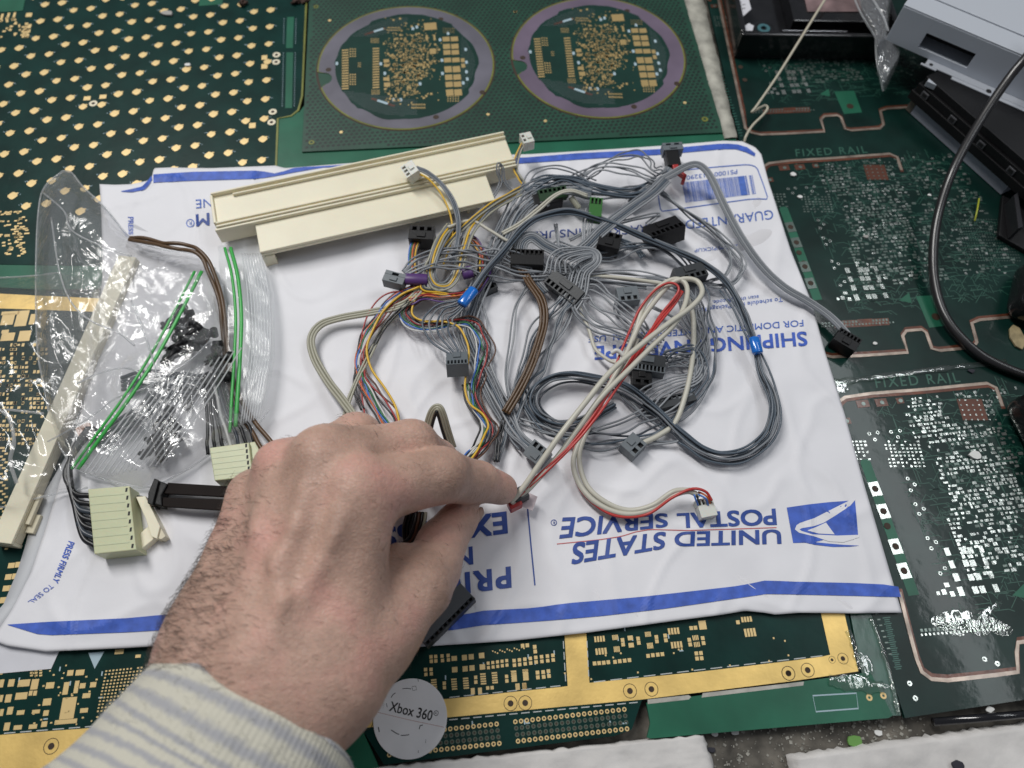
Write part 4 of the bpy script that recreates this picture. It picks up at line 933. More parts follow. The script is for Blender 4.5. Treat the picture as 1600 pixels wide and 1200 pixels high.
rb_('foot', (s0, s0 + 1.6, V3 + 3, V4 + 1.6, 3.2, 12.6)); rb_('foot_flange', (s0, s0 + 6, V4 - 1.5, V4 + 1.9, 3.2, 10.8)); rb_('foot', (s1 - 14, s1 - 12.4, V3 + 3, V4 - 3, 3.2, 12.6)); 
# left diagonal post
pa, pb = W(2, 848, 8), W(200, 400, 8); e2, v2_, L2 = frame3(Vector((pa.x, pa.y, 0)), Vector((pb.x, pb.y, 0)))
post = thing('ivory_post', (pa.x, pa.y, .5), 'ivory plastic post with a broken end, running up the left side under the clear bags', 'rail')
def pbox(mb, s0, s1, w0, w1, z0, z1):
    P = [Vector((pa.x, pa.y, 0)) + e2 * s + v2_ * w for s, w in ((s0, w0), (s1, w0), (s1, w1), (s0, w1))]; mb.prism([(p.x, p.y) for p in P], z0, z1)
mb = MB(); pbox(mb, 0, L2, -5, 4, 6.2, 7.8); obj('post_face', mb, M_beige, post, bevel=.3)
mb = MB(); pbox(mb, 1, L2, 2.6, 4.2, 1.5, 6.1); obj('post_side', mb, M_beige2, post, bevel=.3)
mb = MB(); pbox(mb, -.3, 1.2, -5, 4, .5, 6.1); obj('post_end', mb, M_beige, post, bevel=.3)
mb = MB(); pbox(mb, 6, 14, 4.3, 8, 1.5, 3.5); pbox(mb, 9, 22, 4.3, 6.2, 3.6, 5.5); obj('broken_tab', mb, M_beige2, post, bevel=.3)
# short bracket beside the pale plug
br = thing('ivory_bracket', W(235, 830, 3), 'short L-shaped ivory plastic bracket between the large pale plug and the dark brown cable end', 'bracket')
def ppx(name, pts, z0, z1, m, parent, bev=.25):
    return obj(name, MB().prism([(p.x, p.y) for p in (W(x, y, z1) for x, y in pts)], z0, z1), m, parent, bevel=bev)
ppx('bracket_arm', [(212, 776), (227, 775), (250, 822), (245, 842), (236, 838), (228, 812)], 3.5, 9, M_beige, br)
ppx('bracket_foot', [(210, 840), (232, 822), (245, 838), (221, 858), (214, 852)], 3.5, 7.5, M_beige, br)
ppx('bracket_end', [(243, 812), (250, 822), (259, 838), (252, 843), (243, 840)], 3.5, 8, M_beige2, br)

# ------------------------------------------------------------------ plugs
M_pale = mat('pale_green_nylon', (.56, .58, .37), .42, var=.05, vs=70, bump=.1, bs=500, sss=.15)
M_gplug = mat('grey_plug_plastic', (.135, .155, .17), .45, bump=.1, bs=900)
M_gdark = mat('dark_grey_plug_plastic', (.022, .026, .030), .48, bump=.1, bs=900)
M_wplug = mat('white_nylon', (.66, .66, .60), .4, sss=.2)
M_green = mat('green_plug_plastic', (.03, .14, .025), .4); M_dgreen = mat('dark_green_plastic', (.012, .05, .014), .42)
M_redp = mat('red_plastic', (.40, .03, .03), .35)
M_purp = mat('purple_sleeve', (.09, .035, .16), .4)
M_sock = mat('socket_dark', (.008, .008, .009), .6)
M_bsl = mat('blue_heatshrink', (.01, .16, .60), .18, coat=.5)
def plug(parent, p, q, w, h, zt, m, slots=5, side=1, label=None, m2=None, tilt=0., latch=True, swf=.34, name='plug', pitchz=0.):
    """plug body from pixel p to pixel q at top height zt (mm): w wide, h deep; real slot gaps along one long side"""
    A, B = W(p[0], p[1], zt), W(q[0], q[1], zt + pitchz); d = B - A; L = d.length; ex = d.normalized(); ey = Vector((0, 0, 1)).cross(ex).normalized(); ez = ex.cross(ey)
    if tilt: Rt = Matrix.Rotation(tilt, 3, ex); ey = Rt @ ey; ez = Rt @ ez
    R = Matrix((ex, ey, ez)).transposed(); C = (A + B) / 2 - ez * h / 2
    o = bpy.data.objects.new(name, None); o.empty_display_size = .005; COL.objects.link(o); ORG[o.name] = C
    if parent: o.parent = parent; o.location = (C - ORG[parent.name]) * S
    else: o.location = C * S
    if label: o['label'] = label
    g = lambda x, y, z: C + R @ Vector((x, y, z))
    def part(nm, boxes, mm, bev=.15):
        mb = MB()
        for (cx, cy, cz, dx, dy, dz) in boxes: mb.box(g(cx, cy, cz), (dx, dy, dz), R=R)
        return obj(nm, mb, mm, o, bevel=bev)
    sw = w * swf
    part('plug_body', [(0, -side * sw / 2, 0, L, w - sw, h)], m)
    part('slot_floor', [(0, side * (w - sw) / 2, -h * .12, L * .98, sw, h * .74)], M_sock, 0)
    n = slots; bw = L / (n * 1.0) * .34
    for k in range(n + 1): part('slot_rib', [(-L / 2 + bw / 2 + (L - bw) * k / n, side * ((w - sw) / 2 + .04), 0.04, bw, sw, h)], m2 or m, 0)
    part('slot_rail', [(0, side * (w / 2 - .25), .06, L * .995, .55, h * .98)], m2 or m, .1)
    if latch: part('latch', [(0, -side * w * .18, h / 2 + .35, L * .34, w * .36, .7)], m2 or m)
    return o
def alone(name, cat, label, p, q, w, h, zt, m, **k):
    c = W((p[0] + q[0]) / 2, (p[1] + q[1]) / 2, zt - h); t = thing(name, c, label, cat); plug(t, p, q, w, h, zt, m, name='housing', **k); return t

# ------------------------------------------------------------------ black device tray, top right
def upbox(name, pts, z0, z1, m, parent, bev=.4, zp=None, **k):
    return obj(name, MB().prism([(p.x, p.y) for p in (W(x, y, z0 if zp is None else zp) for x, y in pts)], z0, z1), m, parent, bevel=bev, **k)
tr = thing('black_device_frame', W(1260, 60, 0), 'glossy black plastic device frame with a screw boss, top edge right of centre', 'device frame')
P0, P1 = W(1146, 92, 0), W(1392, 96, 0); P0.z = P1.z = 0; ex, ey, LL = frame3(P0, P1); ey = -ey
def tb(name, s0, s1, t0, t1, z0, z1, m=M_blackg, bev=.8):
    P = [P0 + ex * s + ey * t for s, t in ((s0, t0), (s1, t0), (s1, t1), (s0, t1))]; return obj(name, MB().prism([(p.x, p.y) for p in P], z0, z1), m, tr, bevel=bev)
tb('frame_floor', 1, LL - 1, 1, 95, .5, 5); tb('frame_wall', 0, LL, 0, 3.0, .4, 17); tb('frame_wall', 0, 3.2, 3.05, 96, .4, 17); tb('frame_wall', LL - 3, LL, 3.05, 96, .4, 17)
tb('frame_ledge', 3.3, LL - 3.2, 3.1, 9, 5.05, 12); tb('frame_plate', 34, LL - 5, 16, 60, 5.05, 14.5)
tb('silver_line', 27, LL - 30, 9.6, 10.3, 11.6, 12.6, mat('bright_metal', (.6, .6, .62), .2, .9), .1)
bc = P0 + ex * 17 + ey * 14; obj('screw_boss', MB().disc((bc.x, bc.y), 7, 5, 10, 28), M_blackg, tr, bevel=.8)
obj('boss_ring', MB().ring((bc.x, bc.y), 1.8, 3.8, 10, 10.8, 28), mat('teal_ring', (.05, .14, .16), .4), tr)
mlab = mat('white_label', (.62, .62, .66), .5)
ppx('white_label', [(1146, -8), (1168, -8), (1174, 14), (1156, 30), (1150, 22)], 13, 13.4, mlab, tr, .05); ppx('white_tag', [(1160, 43), (1170, 36), (1178, 40), (1176, 48), (1163, 48)], 11, 11.4, mlab, tr, .05)
mk = MB()
for k in range(4): q = W(1156 + (k % 2) * 6, 4 + k * 3, 13.5); mk.box((q.x, q.y, 13.45), (2.2, .5, .05), .3)
obj('label_print', mk, M_bk, tr, kind='stuff')
ppx('pink_film', [(1256, -8), (1345, -8), (1345, 18), (1262, 18)], 14.6, 15.0, mat('pinkish_film', (.22, .15, .15), .25, var=.3, vs=100), tr, .05)
# optical drive stack, upper right corner
M_alu = mat('brushed_grey_metal', (.62, .66, .72), .5, .0, var=.05, vs=30)
M_alul = mat('pale_grey_metal', (.52, .55, .60), .42, .2)
q0, q1 = W(1413, 172, 0), W(1562, 306, 0); q0.z = q1.z = 0; fx, fv, FL = frame3(q0, q1); fy = -fv
lo = thing('slim_black_drive', (q0 + q1) / 2, 'black drive with a pale grey side panel and small square catches, under the silver drive', 'disk drive')
def lb(name, s0, s1, t0, t1, z0, z1, m, bev=.3, par=None):
    P = [q0 + fx * s + fy * t for s, t in ((s0, t0), (s1, t0), (s1, t1), (s0, t1))]; return obj(name, MB().prism([(p.x, p.y) for p in P], z0, z1), m, par or lo, bevel=bev)
lb('side_panel', 4, FL, .4, 70, .4, 8.6, mat('pale_side_panel', (.40, .42, .48), .45, var=.1, vs=40)); lb('side_panel_end', 0, 3.8, .3, 70, .4, 7.6, mat('tan_plastic', (.17, .15, .12), .5))
lb('lower_shell', -2, FL + 14, -2.0, 74, 8.7, 14, M_black); lb('middle_shell', -1, FL + 18, -1.0, 74, 14.05, 19, M_black); lb('upper_shell', 0, FL + 22, .6, 74, 19.05, 23.5, M_black)
for k in range(4):
    s = 4 + k * 21
    lb('square_catch', s, s + 4.4, -1.6, -1.05, 14.3, 17.6, mat('worn_black', (.11, .11, .12), .4) if k == 0 else bpy.data.materials['worn_black'], .1); lb('catch_window', s + .7, s + 3.7, -1.75, -1.55, 14.9, 17.0, M_sock, 0)
# silver drive on top
r0, r1 = W(1383, 63, 24), W(1640, 176, 24); r0.z = r1.z = 0; gx, gv, GL = frame3(r0, r1); gy = -gv
sd_ = thing('silver_optical_drive', (r0 + r1) / 2 + Vector((0, 0, 24)), 'silver-grey optical drive with a rectangular slot, topmost of the stack in the top right corner', 'optical drive')
def sb_(name, s0, s1, t0, t1, z0, z1, m, bev=.3):
    P = [r0 + gx * s + gy * t for s, t in ((s0, t0), (s1, t0), (s1, t1), (s0, t1))]; return obj(name, MB().prism([(p.x, p.y) for p in P], z0, z1), m, sd_, bevel=bev)
z_0, z_1 = 24.2, 45.
sl0 = (W(1444, 60, 30) - r0).dot(gx); sl1 = (W(1524, 85, 30) - r0).dot(gx)
sb_('front_panel', 0, sl0, 0, 2, z_0, z_1, M_alu, .1); sb_('front_panel', sl1, GL, 0, 2, z_0, z_1, M_alu, .1); sb_('front_panel_top', sl0, sl1, 0, 2, 37, z_1 - .01, M_alu, 0); sb_('front_panel_sill', sl0, sl1, 0, 2, z_0 + .01, 28, M_alu, 0)
sb_('slot_back', sl0 - 3, sl1 + 3, 12, 13, z_0 + .5, 40, M_sock, 0); sb_('slot_shelf', sl0, sl1, 2.05, 12, 26.5, 27.5, M_alul, 0)
sb_('top_cover', -.3, GL, 0.2, 110, z_1, z_1 + 1.0, M_alul); sb_('side_wall', -.3, 1.2, 2.1, 110, z_0, z_1 - .1, M_alu, .1)
sb_('top_rib', 4, GL, 14, 16, z_1 + 1, z_1 + 1.8, M_alul)
sb_('bottom_flange', sl0 + 8, GL, -5, -.1, 23.7, 24.3, M_alul, .1); sb_('bottom_flange', sl0 + 24, GL, -7.5, -5.1, 23.6, 24.2, M_alul, .1); sb_('mounting_tab', sl0 + 6, sl0 + 15, -6.5, -5.1, 23.6, 24.25, M_alul, .1)
c = r0 + gx * (sl0 + 11) + gy * -3.6; obj('tab_hole', MB().disc((c.x, c.y), 1.1, 24.3, 24.36), M_sock, sd_)
c = r0 + gx * (GL - 32) + gy * -4.4; obj('tab_hole', MB().disc((c.x, c.y), 1.5, 24.3, 24.36), M_sock, sd_)
sb_('pale_slab', GL - 62, GL, -16, -9, 20, 23.4, M_alul)
# power bricks at the right edge
def rounded(name, label, c, size, rot, m, cat, bev):
    mb = MB().box((c.x, c.y, size[2] / 2 + .3), size, rot, taper=.86); o = tag(obj(name, mb, m, smooth=True, bevel=bev), label, cat); o.modifiers['bevel'].segments = 6; return o
rounded('black_power_brick', 'rounded black power brick at the right edge, the upper of two, beside the black cable', W(1618, 505, 0) + Vector((8, 8, 0)), (44, 36, 20), math.radians(-25), M_blackg, 'power brick', 8)
rounded('black_power_brick', 'rounded black power brick at the right edge, the lower of two, over the silver pads', W(1628, 712, 0) + Vector((4, 4, 0)), (30, 50, 20), math.radians(12), M_blackg, 'power brick', 8)
dk = thing('black_metal_bracket', W(1585, 355, 0), 'dark bracket standing between the drive stack and the upper power brick', 'bracket')
upbox('bracket_plate', [(1562, 310), (1640, 345), (1640, 420), (1556, 372)], 0.3, 3, M_black, dk); upbox('bracket_rib', [(1568, 322), (1574, 318), (1582, 372), (1574, 374)], 3.05, 12, mat('dark_steel', (.04, .04, .045), .3, .6), dk)
def cable(name, label, pts, r, m, cat='cable', group=None, n=12):
    P = catmull([W(*p) for p in pts], 10); return tag(obj(name, MB().tube(P, r, n), m, smooth=True), label, cat, group)
cable('black_cable', 'thick black cable looping down past the drive stack at right', [(1650, 30, 62), (1604, 88, 53), (1572, 128, 45), (1532, 188, 35), (1490, 264, 25), (1466, 335, 15), (1458, 400, 9), (1463, 455, 5), (1482, 503, 4), (1520, 545, 3.5), (1565, 572, 3), (1640, 600, 3)], 2.2, mat('black_cable_sheath', (.018, .017, .018), .32, coat=.15))
cable('cream_wire', 'single cream wire bent in a zigzag, running up from the envelope corner', [(1163, 222, 2), (1166, 212, 4), (1176, 196, 5), (1192, 180, 5), (1199, 170, 5), (1196, 165, 5), (1188, 168, 5), (1175, 175, 6), (1182, 166, 8), (1215, 118, 14), (1250, 62, 20), (1292, -5, 24), (1330, -60, 26)], .75, mat('cream_insulation', (.50, .46, .36), .4))
b = MB().tube([W(1523, 345, 1), W(1527, 328, 2), W(1530, 310, 3)], .42, 8); tag(obj('yellow_wire_scrap', b, mat('yellow_green_plastic', (.45, .48, .04), .4), smooth=True), 'tiny yellow wire scrap lying in front of the drive stack', 'wire scrap')
# tan crumb by the cable
b = MB(); c = W(1588, 528, .2); b.prism([(c.x + 3.5 * math.cos(i) * (1 + .3 * nz(i, 3)), c.y + 7 * math.sin(i)) for i in (0, .8, 1.6, 2.4, 3.2, 4, 4.8, 5.6)], .2, 1.4); tag(obj('glue_crumb', b, mat('dry_glue', (.30, .24, .13), .7, var=.3, vs=300), bevel=.3), 'tan lump of dried glue under the black cable at right', 'debris')
# ------------------------------------------------------------------ wires and their plugs
M_G = mat('grey_insulation', (.185, .20, .22), .36, var=.05, vs=40)
M_G2 = mat('light_grey_insulation', (.30, .315, .335), .36)
M_D = mat('blue_grey_insulation', (.085, .11, .14), .34)
M_DD = mat('dark_grey_insulation', (.045, .055, .07), .34)
M_Be = mat('beige_grey_insulation', (.37, .36, .28), .36)
M_Wt = mat('cream_cable_insulation', (.56, .54, .46), .38)
M_Br = mat('brown_insulation', (.10, .055, .025), .38)
WC = {k: mat(k + '_insulation', c, .35) for k, c in dict(yellow=(.72, .44, .03), red=(.36, .03, .03), green=(.02, .16, .05), blue=(.05, .16, .52), black=(.012, .012, .014), orange=(.60, .13, .03), purple=(.10, .04, .20), white=(.62, .62, .60), brown=(.10, .04, .02)).items()}
M_R = mat('red_wire_insulation', (.50, .045, .04), .35)
rw = random.Random(21)
def path(pts, k=9): return catmull([W(*p) for p in pts], k)
def bundle(parent, pts, n, m, r=.62, sp=1.3, jit=.5, flat=True, spread=None, name='wire', kz=.6, mats=None):
    """n wires beside each other along a path; spread = list of spacing factors per control point"""
    C_ = path(pts); N = len(C_); out = []; jit = jit * 1.35 if jit >= .75 else jit
    spf = [1.] * len(pts) if spread is None else spread
    for k in range(n):
        o = (k - (n - 1) / 2); sd1, sd2 = rw.uniform(0, 99), rw.uniform(0, 99); P = []
        if flat: ox, oz = o * sp, 0.
        else:
            a = 2.399 * k; rr = sp * .62 * math.sqrt(k + .3); ox, oz = rr * math.cos(a), rr * math.sin(a) * .7
        for i, p in enumerate(C_):
            t = (C_[min(i + 1, N - 1)] - C_[max(i - 1, 0)]); t.z = 0; t = t.normalized() if t.length > 1e-6 else Vector((1, 0, 0)); q = Vector((-t.y, t.x, 0))
            f = i / (N - 1) * (len(spf) - 1); j = min(int(f), len(spf) - 2) if len(spf) > 1 else 0; s_ = spf[j] * (1 - (f - j)) + spf[min(j + 1, len(spf) - 1)] * (f - j)
            en = min(1., i / 5, (N - 1 - i) / 5)
            w = p + q * (ox * s_ + jit * en * s_ * nz(i * .10, sd1)) + Vector((0, 0, oz * s_ + kz * jit * en * s_ * nz(i * .12, sd2)))
            w.z = max(w.z, HE(w.x, w.y) + r + .1) if -190 < w.x < 150 and w.y < 300 else max(w.z, 1 + r)
            P.append(w)
        mm = mats[k % len(mats)] if mats else m
        out.append(obj(name, MB().tube(P, r, 7), mm, parent, smooth=True))
    return out
def harn(name, x, y, label, cat='wire harness', z=4): return thing(name, W(x, y, z), label, cat)
def slv(parent, p, q, r, m, name='heatshrink_sleeve', label=None):
    A, B = W(*p), W(*q); return obj(name, MB().tube([A, A.lerp(B, .06), A.lerp(B, .5), A.lerp(B, .94), B], r, 14, flat=1.35, rr=[r * .9, r, r * 1.02, r, r * .9]), m, parent, smooth=True, label=label)
def bplug(parent, p, q, w, h, z, m=M_gplug, **k): return plug(parent, p, q, w, h, z, m, **k)

# 1 ribbon leaving to the right, black end on the board
H = harn('grey_ribbon_cable', 1200, 420, 'grey ribbon cable running off the envelope to a black connector on the copper-lined board', 'ribbon cable')
bundle(H, [(985, 318, 9), (1015, 292, 13), (1050, 272, 17), (1075, 259, 19), (1093, 258, 20), (1110, 276, 19), (1132, 322, 16), (1158, 370, 13), (1190, 415, 10), (1225, 448, 8), (1262, 470, 6.5), (1295, 493, 6), (1318, 516, 6), (1334, 540, 5)], 4, M_G, .54, 1.1, .15, mats=[M_G, M_G2, M_G, M_G2])
bplug(H, (1308, 520), (1342, 540), 8, 7, 8, M_black, slots=6, side=1, m2=M_black)
# 2 black-bodied plug at the top with wires running left
H = harn('grey_wire_harness', 1040, 260, 'grey wires from the topmost grey plug on the envelope, sweeping left and down')
bplug(H, (1036, 229), (1067, 227), 5, 6, 16, M_gplug, slots=2, side=1)
obj('black_sleeve', MB().box(W(1050, 250, 13), (7.4, 11.5, 5), .1), M_black, H, bevel=.5); obj('red_cable_end', MB().box(W(1056, 265, 14), (3.2, 5, 3), .2), M_redp, H, bevel=.4)
obj('red_key', MB().strip([W(1060, 268, 12), W(1070, 276, 12), W(1066, 287, 11)], 1.8, 10, 13.2), M_redp, H, bevel=.2)
bundle(H, [(1046, 262, 14), (1035, 275, 13), (1012, 292, 12), (975, 303, 11), (920, 298, 12), (880, 290, 13), (845, 288, 13), (815, 300, 12), (795, 335, 10), (775, 380, 8), (752, 430, 7)], 6, M_G, .55, .95, 1.6, flat=True, spread=[.6, 1, 1.2, 1.3, 1.3, 1.4, 1.2, 1, 1.3, 1.2, 1], mats=[M_G, M_G, M_G2, M_D])
bundle(H, [(1035, 266, 16), (1020, 262, 17), (1010, 248, 18), (990, 242, 18), (962, 246, 17), (930, 262, 15), (905, 285, 13), (880, 305, 12)], 3, M_G, .4, 2.4, 2.2)
bundle(H, [(1022, 280, 15), (990, 268, 16), (955, 262, 17), (925, 268, 15), (885, 292, 13), (850, 318, 12)], 4, M_G2, .45, 1.7, 2.)
bundle(H, [(818, 292, 12), (835, 268, 14), (868, 260, 16), (905, 272, 15), (930, 285, 14)], 2, M_G, .42, 2.8, 1.)
bundle(H, [(822, 300, 12), (850, 283, 14), (885, 278, 15), (930, 292, 14), (985, 300, 13), (1030, 285, 13)], 5, M_D, .55, 1.3, 1.6)
# 3 long blue-grey harness with the two blue sleeves
H3 = harn('blue_grey_harness', 1150, 450, 'dark blue-grey harness with two bright blue sleeves, looping round the right half of the tangle')
bundle(H3, [(735, 458, 14), (758, 425, 15), (790, 388, 16), (815, 358, 16), (845, 338, 17), (885, 330, 17), (925, 338, 16), (965, 352, 15), (1010, 372, 14), (1060, 392, 14), (1105, 415, 14), (1135, 440, 13), (1158, 478, 12), (1172, 512, 11), (1181, 540, 10), (1190, 580, 9), (1205, 615, 9), (1209, 650, 9), (1196, 682, 8.5), (1170, 705, 8), (1130, 714, 8), (1095, 703, 8), (1060, 675, 8.5), (1020, 638, 9), (975, 606, 9.5), (925, 592, 10), (875, 590, 10), (845, 604, 9), (832, 626, 8), (845, 650, 7), (875, 664, 6.5), (915, 655, 6), (960, 632, 6)], 8, M_D, .52, 1.05, .7, flat=False, spread=[1, 1, 1, 1, 1, 1, 1, 1, 1, 1, 1, 1, 1, 1, .9, 1, 1.3, 1.5, 1.8, 2, 1.7, 1.3, 1.4, 1.5, 1.7, 2, 2.1, 2.1, 2, 1.8, 1.8, 1.6, 1.2], mats=[M_D, M_DD, M_D, M_G])
bundle(H3, [(1128, 452, 11), (1160, 505, 11), (1187, 560, 9.5), (1207, 610, 9), (1214, 660, 9), (1190, 700, 8), (1150, 722, 8), (1105, 715, 8), (1062, 688, 8)], 2, M_D, .5, 2.4, 1.)
slv(H3, (721, 476, 15), (741, 452, 15), 2.0, M_bsl); slv(H3, (1178, 528, 12), (1184, 552, 12), 1.9, M_bsl)
bundle(H3, [(728, 470, 14), (712, 480, 13), (694, 490, 12), (686, 505, 12), (692, 525, 13), (708, 545, 14), (712, 553, 14)], 6, M_D, .5, 1.1, .6, spread=[.7, 1.2, 2.2, 2.8, 2.2, 1.2, .7], mats=[M_D, M_G])
bplug(H3, (697, 560), (731, 558), 10, 7, 16, M_gplug, slots=6, side=-1, tilt=-.5)
# 4 second arc of thin grey wires inside the loop, right side
H = harn('grey_wire_harness', 1100, 560, 'grey wires curving down the right of the white-cable loop to the long dark connector')
bundle(H, [(860, 388, 8), (880, 385, 9), (915, 395, 10), (950, 400, 10), (985, 388, 11), (1020, 384, 11), (1055, 400, 10), (1085, 430, 9), (1098, 470, 9), (1105, 510, 8), (1105, 560, 8), (1096, 600, 8), (1070, 640, 7), (1030, 665, 7), (990, 682, 7), (930, 688, 7), (880, 680, 7), (845, 660, 7), (820, 620, 7), (817, 580, 7), (828, 540, 8), (850, 500, 9), (885, 465, 12)], 4, M_G, .5, 1.3, 1.8, spread=[1, 1, 1.2, 1.2, 1, 1, 1.2, 1.4, 1.6, 1.8, 1.8, 1.6, 1.6, 1.4, 1.6, 1.8, 1.6, 1.6, 1.4, 1.2, 1.2, 1.2, 1], mats=[M_G, M_DD, M_D])
bundle(H, [(1045, 570, 8), (1075, 562, 9), (1092, 545, 9), (1100, 515, 9), (1090, 480, 9), (1075, 455, 10)], 3, M_G, .5, 1.3, 1.6)
bundle(H, [(1040, 560, 9), (1060, 548, 11), (1082, 545, 10), (1095, 560, 9), (1095, 590, 8), (1078, 612, 7.5), (1050, 622, 7)], 4, M_G, .5, 1.5, 1.5, mats=[M_G, M_D])
bplug(H, (1008, 637), (1086, 617), 5, 5, 8, M_gdark, slots=9, side=1, latch=False)
bundle(H, [(1010, 628, 8), (1030, 612, 9), (1055, 600, 9), (1085, 590, 9), (1098, 570, 8.5)], 6, M_G2, .45, 1.6, .6, spread=[1.5, 1.2, .9, .7, .6])
# 5 dark-grey connector with a sheaf of wires, middle
H5 = harn('grey_wire_harness', 890, 430, 'sheaf of grey wires arching into the tilted dark connector in the middle of the tangle')
bplug(H5, (858, 430), (905, 466), 8, 8, 14, M_gdark, slots=7, side=-1, tilt=.3)
bundle(H5, [(880, 428, 14), (880, 408, 16), (900, 398, 17), (925, 395, 16), (928, 408, 15), (908, 425, 14), (900, 455, 13), (885, 478, 11)], 8, M_G, .5, 1.25, .6, spread=[2.2, 1.6, 1, .6, .7, 1, 1.2, 1.2], mats=[M_G, M_G2])
bundle(H5, [(905, 455, 13), (925, 455, 12), (950, 475, 11), (985, 500, 10), (1010, 525, 9), (1030, 540, 9)], 5, M_G2, .5, 1.7, 1.2, spread=[1.3, 1.7, 1.8, 1.5, 1.2, 1.1])
bundle(H5, [(900, 460, 12), (905, 485, 11), (925, 508, 10), (960, 520, 9.5), (1000, 533, 9), (1020, 545, 9)], 4, M_G2, .48, 1.6, 1.4, mats=[M_G, M_G2])
bundle(H5, [(895, 470, 12), (875, 500, 10), (860, 540, 9), (850, 575, 8), (828, 600, 8), (808, 640, 8), (800, 680, 7), (815, 700, 7)], 3, M_G, .5, 1.3, 1.5, mats=[M_G, M_D])
bundle(H5, [(905, 435, 12), (940, 432, 11), (985, 437, 10), (1030, 440, 10), (1060, 448, 9)], 4, M_G, .5, 1.7, .8)
bundle(H5, [(905, 430, 12), (950, 424, 12), (990, 425, 11), (1030, 433, 10), (1055, 445, 9)], 2, M_G2, .45, 2., .8)
bplug(H5, (965, 460), (998, 457), 8, 6, 11, M_gplug, slots=3, side=-1)
bundle(H5, [(965, 470, 9), (962, 482, 9), (970, 498, 8), (990, 515, 8), (1005, 528, 8)], 2, M_G2, .5, 1.6, .5)
# 6 connector at 1000,550 with light bars
H6 = harn('grey_wire_harness', 1010, 550, 'short loop of grey wires into the wide two-tone grey connector beneath the red cable')
bplug(H6, (985, 562), (1040, 570), 9, 6, 10, M_gdark, slots=9, side=-1, m2=M_gplug)
bundle(H6, [(1040, 562, 8), (1060, 560, 8.5), (1085, 565, 8), (1098, 548, 8), (1092, 520, 8), (1078, 495, 9), (1070, 470, 9)], 6, M_G, .5, 1.2, .9, spread=[1.4, 1.3, 1.2, 1.1, 1.1, 1, 1])
H7 = harn('black_plug_lead', 1005, 595, 'small black plug lying below the wide two-tone grey connector'); bplug(H7, (988, 588), (1019, 590), 8, 7, 9, M_black, slots=2, side=-1, m2=M_black)
bundle(H7, [(1003, 580, 8), (1004, 572, 7), (990, 565, 6)], 3, WC['black'], .45, 1.2, .2)
# 7 left grey plug with wires across the tangle
H = harn('grey_wire_harness', 620, 430, 'grey wires from the leftmost small grey plug, running right across the tangle')
bplug(H, (600, 429), (632, 437), 6, 6, 17, M_gplug, slots=1, side=1)
slv(H, (632, 436, 15), (668, 437, 14), 2.2, M_purp); 
bundle(H, [(632, 428, 15), (655, 413, 16), (690, 405, 16), (730, 402, 15), (770, 408, 14), (810, 418, 12), (860, 425, 11), (905, 428, 11)], 7, M_G, .5, 1.3, 1.5, spread=[.5, 1, 1.4, 1.8, 1.8, 1.5, 1.3, 1], mats=[M_G, M_G2])
# 8 straight grey bundle down the centre to the small plug by the fingertips
H8 = harn('grey_wire_harness', 800, 640, 'grey bundle running down the centre to the grey plug just beyond the fingertips')
bundle(H8, [(925, 300, 14), (895, 295, 14), (855, 300, 13), (815, 330, 12), (790, 375, 11), (760, 425, 10), (738, 470, 9), (728, 510, 8), (738, 545, 8), (760, 590, 8), (785, 640, 8), (805, 675, 8), (830, 700, 8)], 7, M_G, .55, 1.1, 1.0, mats=[M_G, M_G, M_G2, M_D], spread=[1, 1, 1.2, 1.2, 1.2, 1.1, 1.2, 1.2, 1.1, 1.1, 1, .8, .7])
bundle(H8, [(812, 330, 10), (780, 390, 9), (755, 450, 8), (738, 500, 7), (742, 560, 7), (765, 620, 7), (788, 670, 7), (775, 720, 6)], 3, M_G, .5, 1.3, 1.2, mats=[M_G, M_D])
bplug(H8, (826, 697), (852, 718), 8, 7, 12, M_gplug, slots=3, side=1, tilt=.25)
bundle(H8, [(790, 620, 7), (786, 660, 8), (778, 690, 9), (775, 722, 9)], 2, WC['black'], .55, 1.2, .4)
# 9 brown pair
H = harn('brown_cable_pair', 830, 500, 'pair of brown wires curving down through the middle of the tangle', 'cable')
bundle(H, [(800, 388, 9), (812, 415, 10), (828, 442, 12), (846, 470, 13.5), (850, 500, 13), (842, 535, 12.5), (828, 575, 12), (808, 615, 11), (790, 645, 10)], 3, M_Br, .75, 1.45, .2)
# 10 ribbon arches: grey ribbon hump below INSURED
H = harn('grey_ribbon_cable', 840, 380, 'flat grey ribbon arching from the two green plugs down to the middle connector', 'ribbon cable')
bundle(H, [(1040, 280, 18), (1020, 300, 18), (995, 318, 17), (965, 340, 16), (940, 360, 15), (915, 385, 13), (890, 398, 12), (855, 385, 13), (832, 370, 14), (815, 380, 13), (815, 405, 11), (828, 435, 10), (850, 460, 9)], 6, M_G, .55, 1.12, .3, mats=[M_G, M_G2, M_G, M_D])
bundle(H, [(925, 328, 14), (918, 350, 13), (915, 375, 12), (912, 395, 12)], 4, M_G2, .5, 1.4, .5, spread=[1.4, 1, .8, .8]); bplug(H, (921, 322), (941, 324), 12, 6, 17, M_green, slots=3, side=1, m2=M_green, latch=False)
bundle(H, [(1005, 402, 9), (990, 385, 10), (960, 372, 12), (940, 362, 12)], 3, M_D, .5, 1.2, .5)
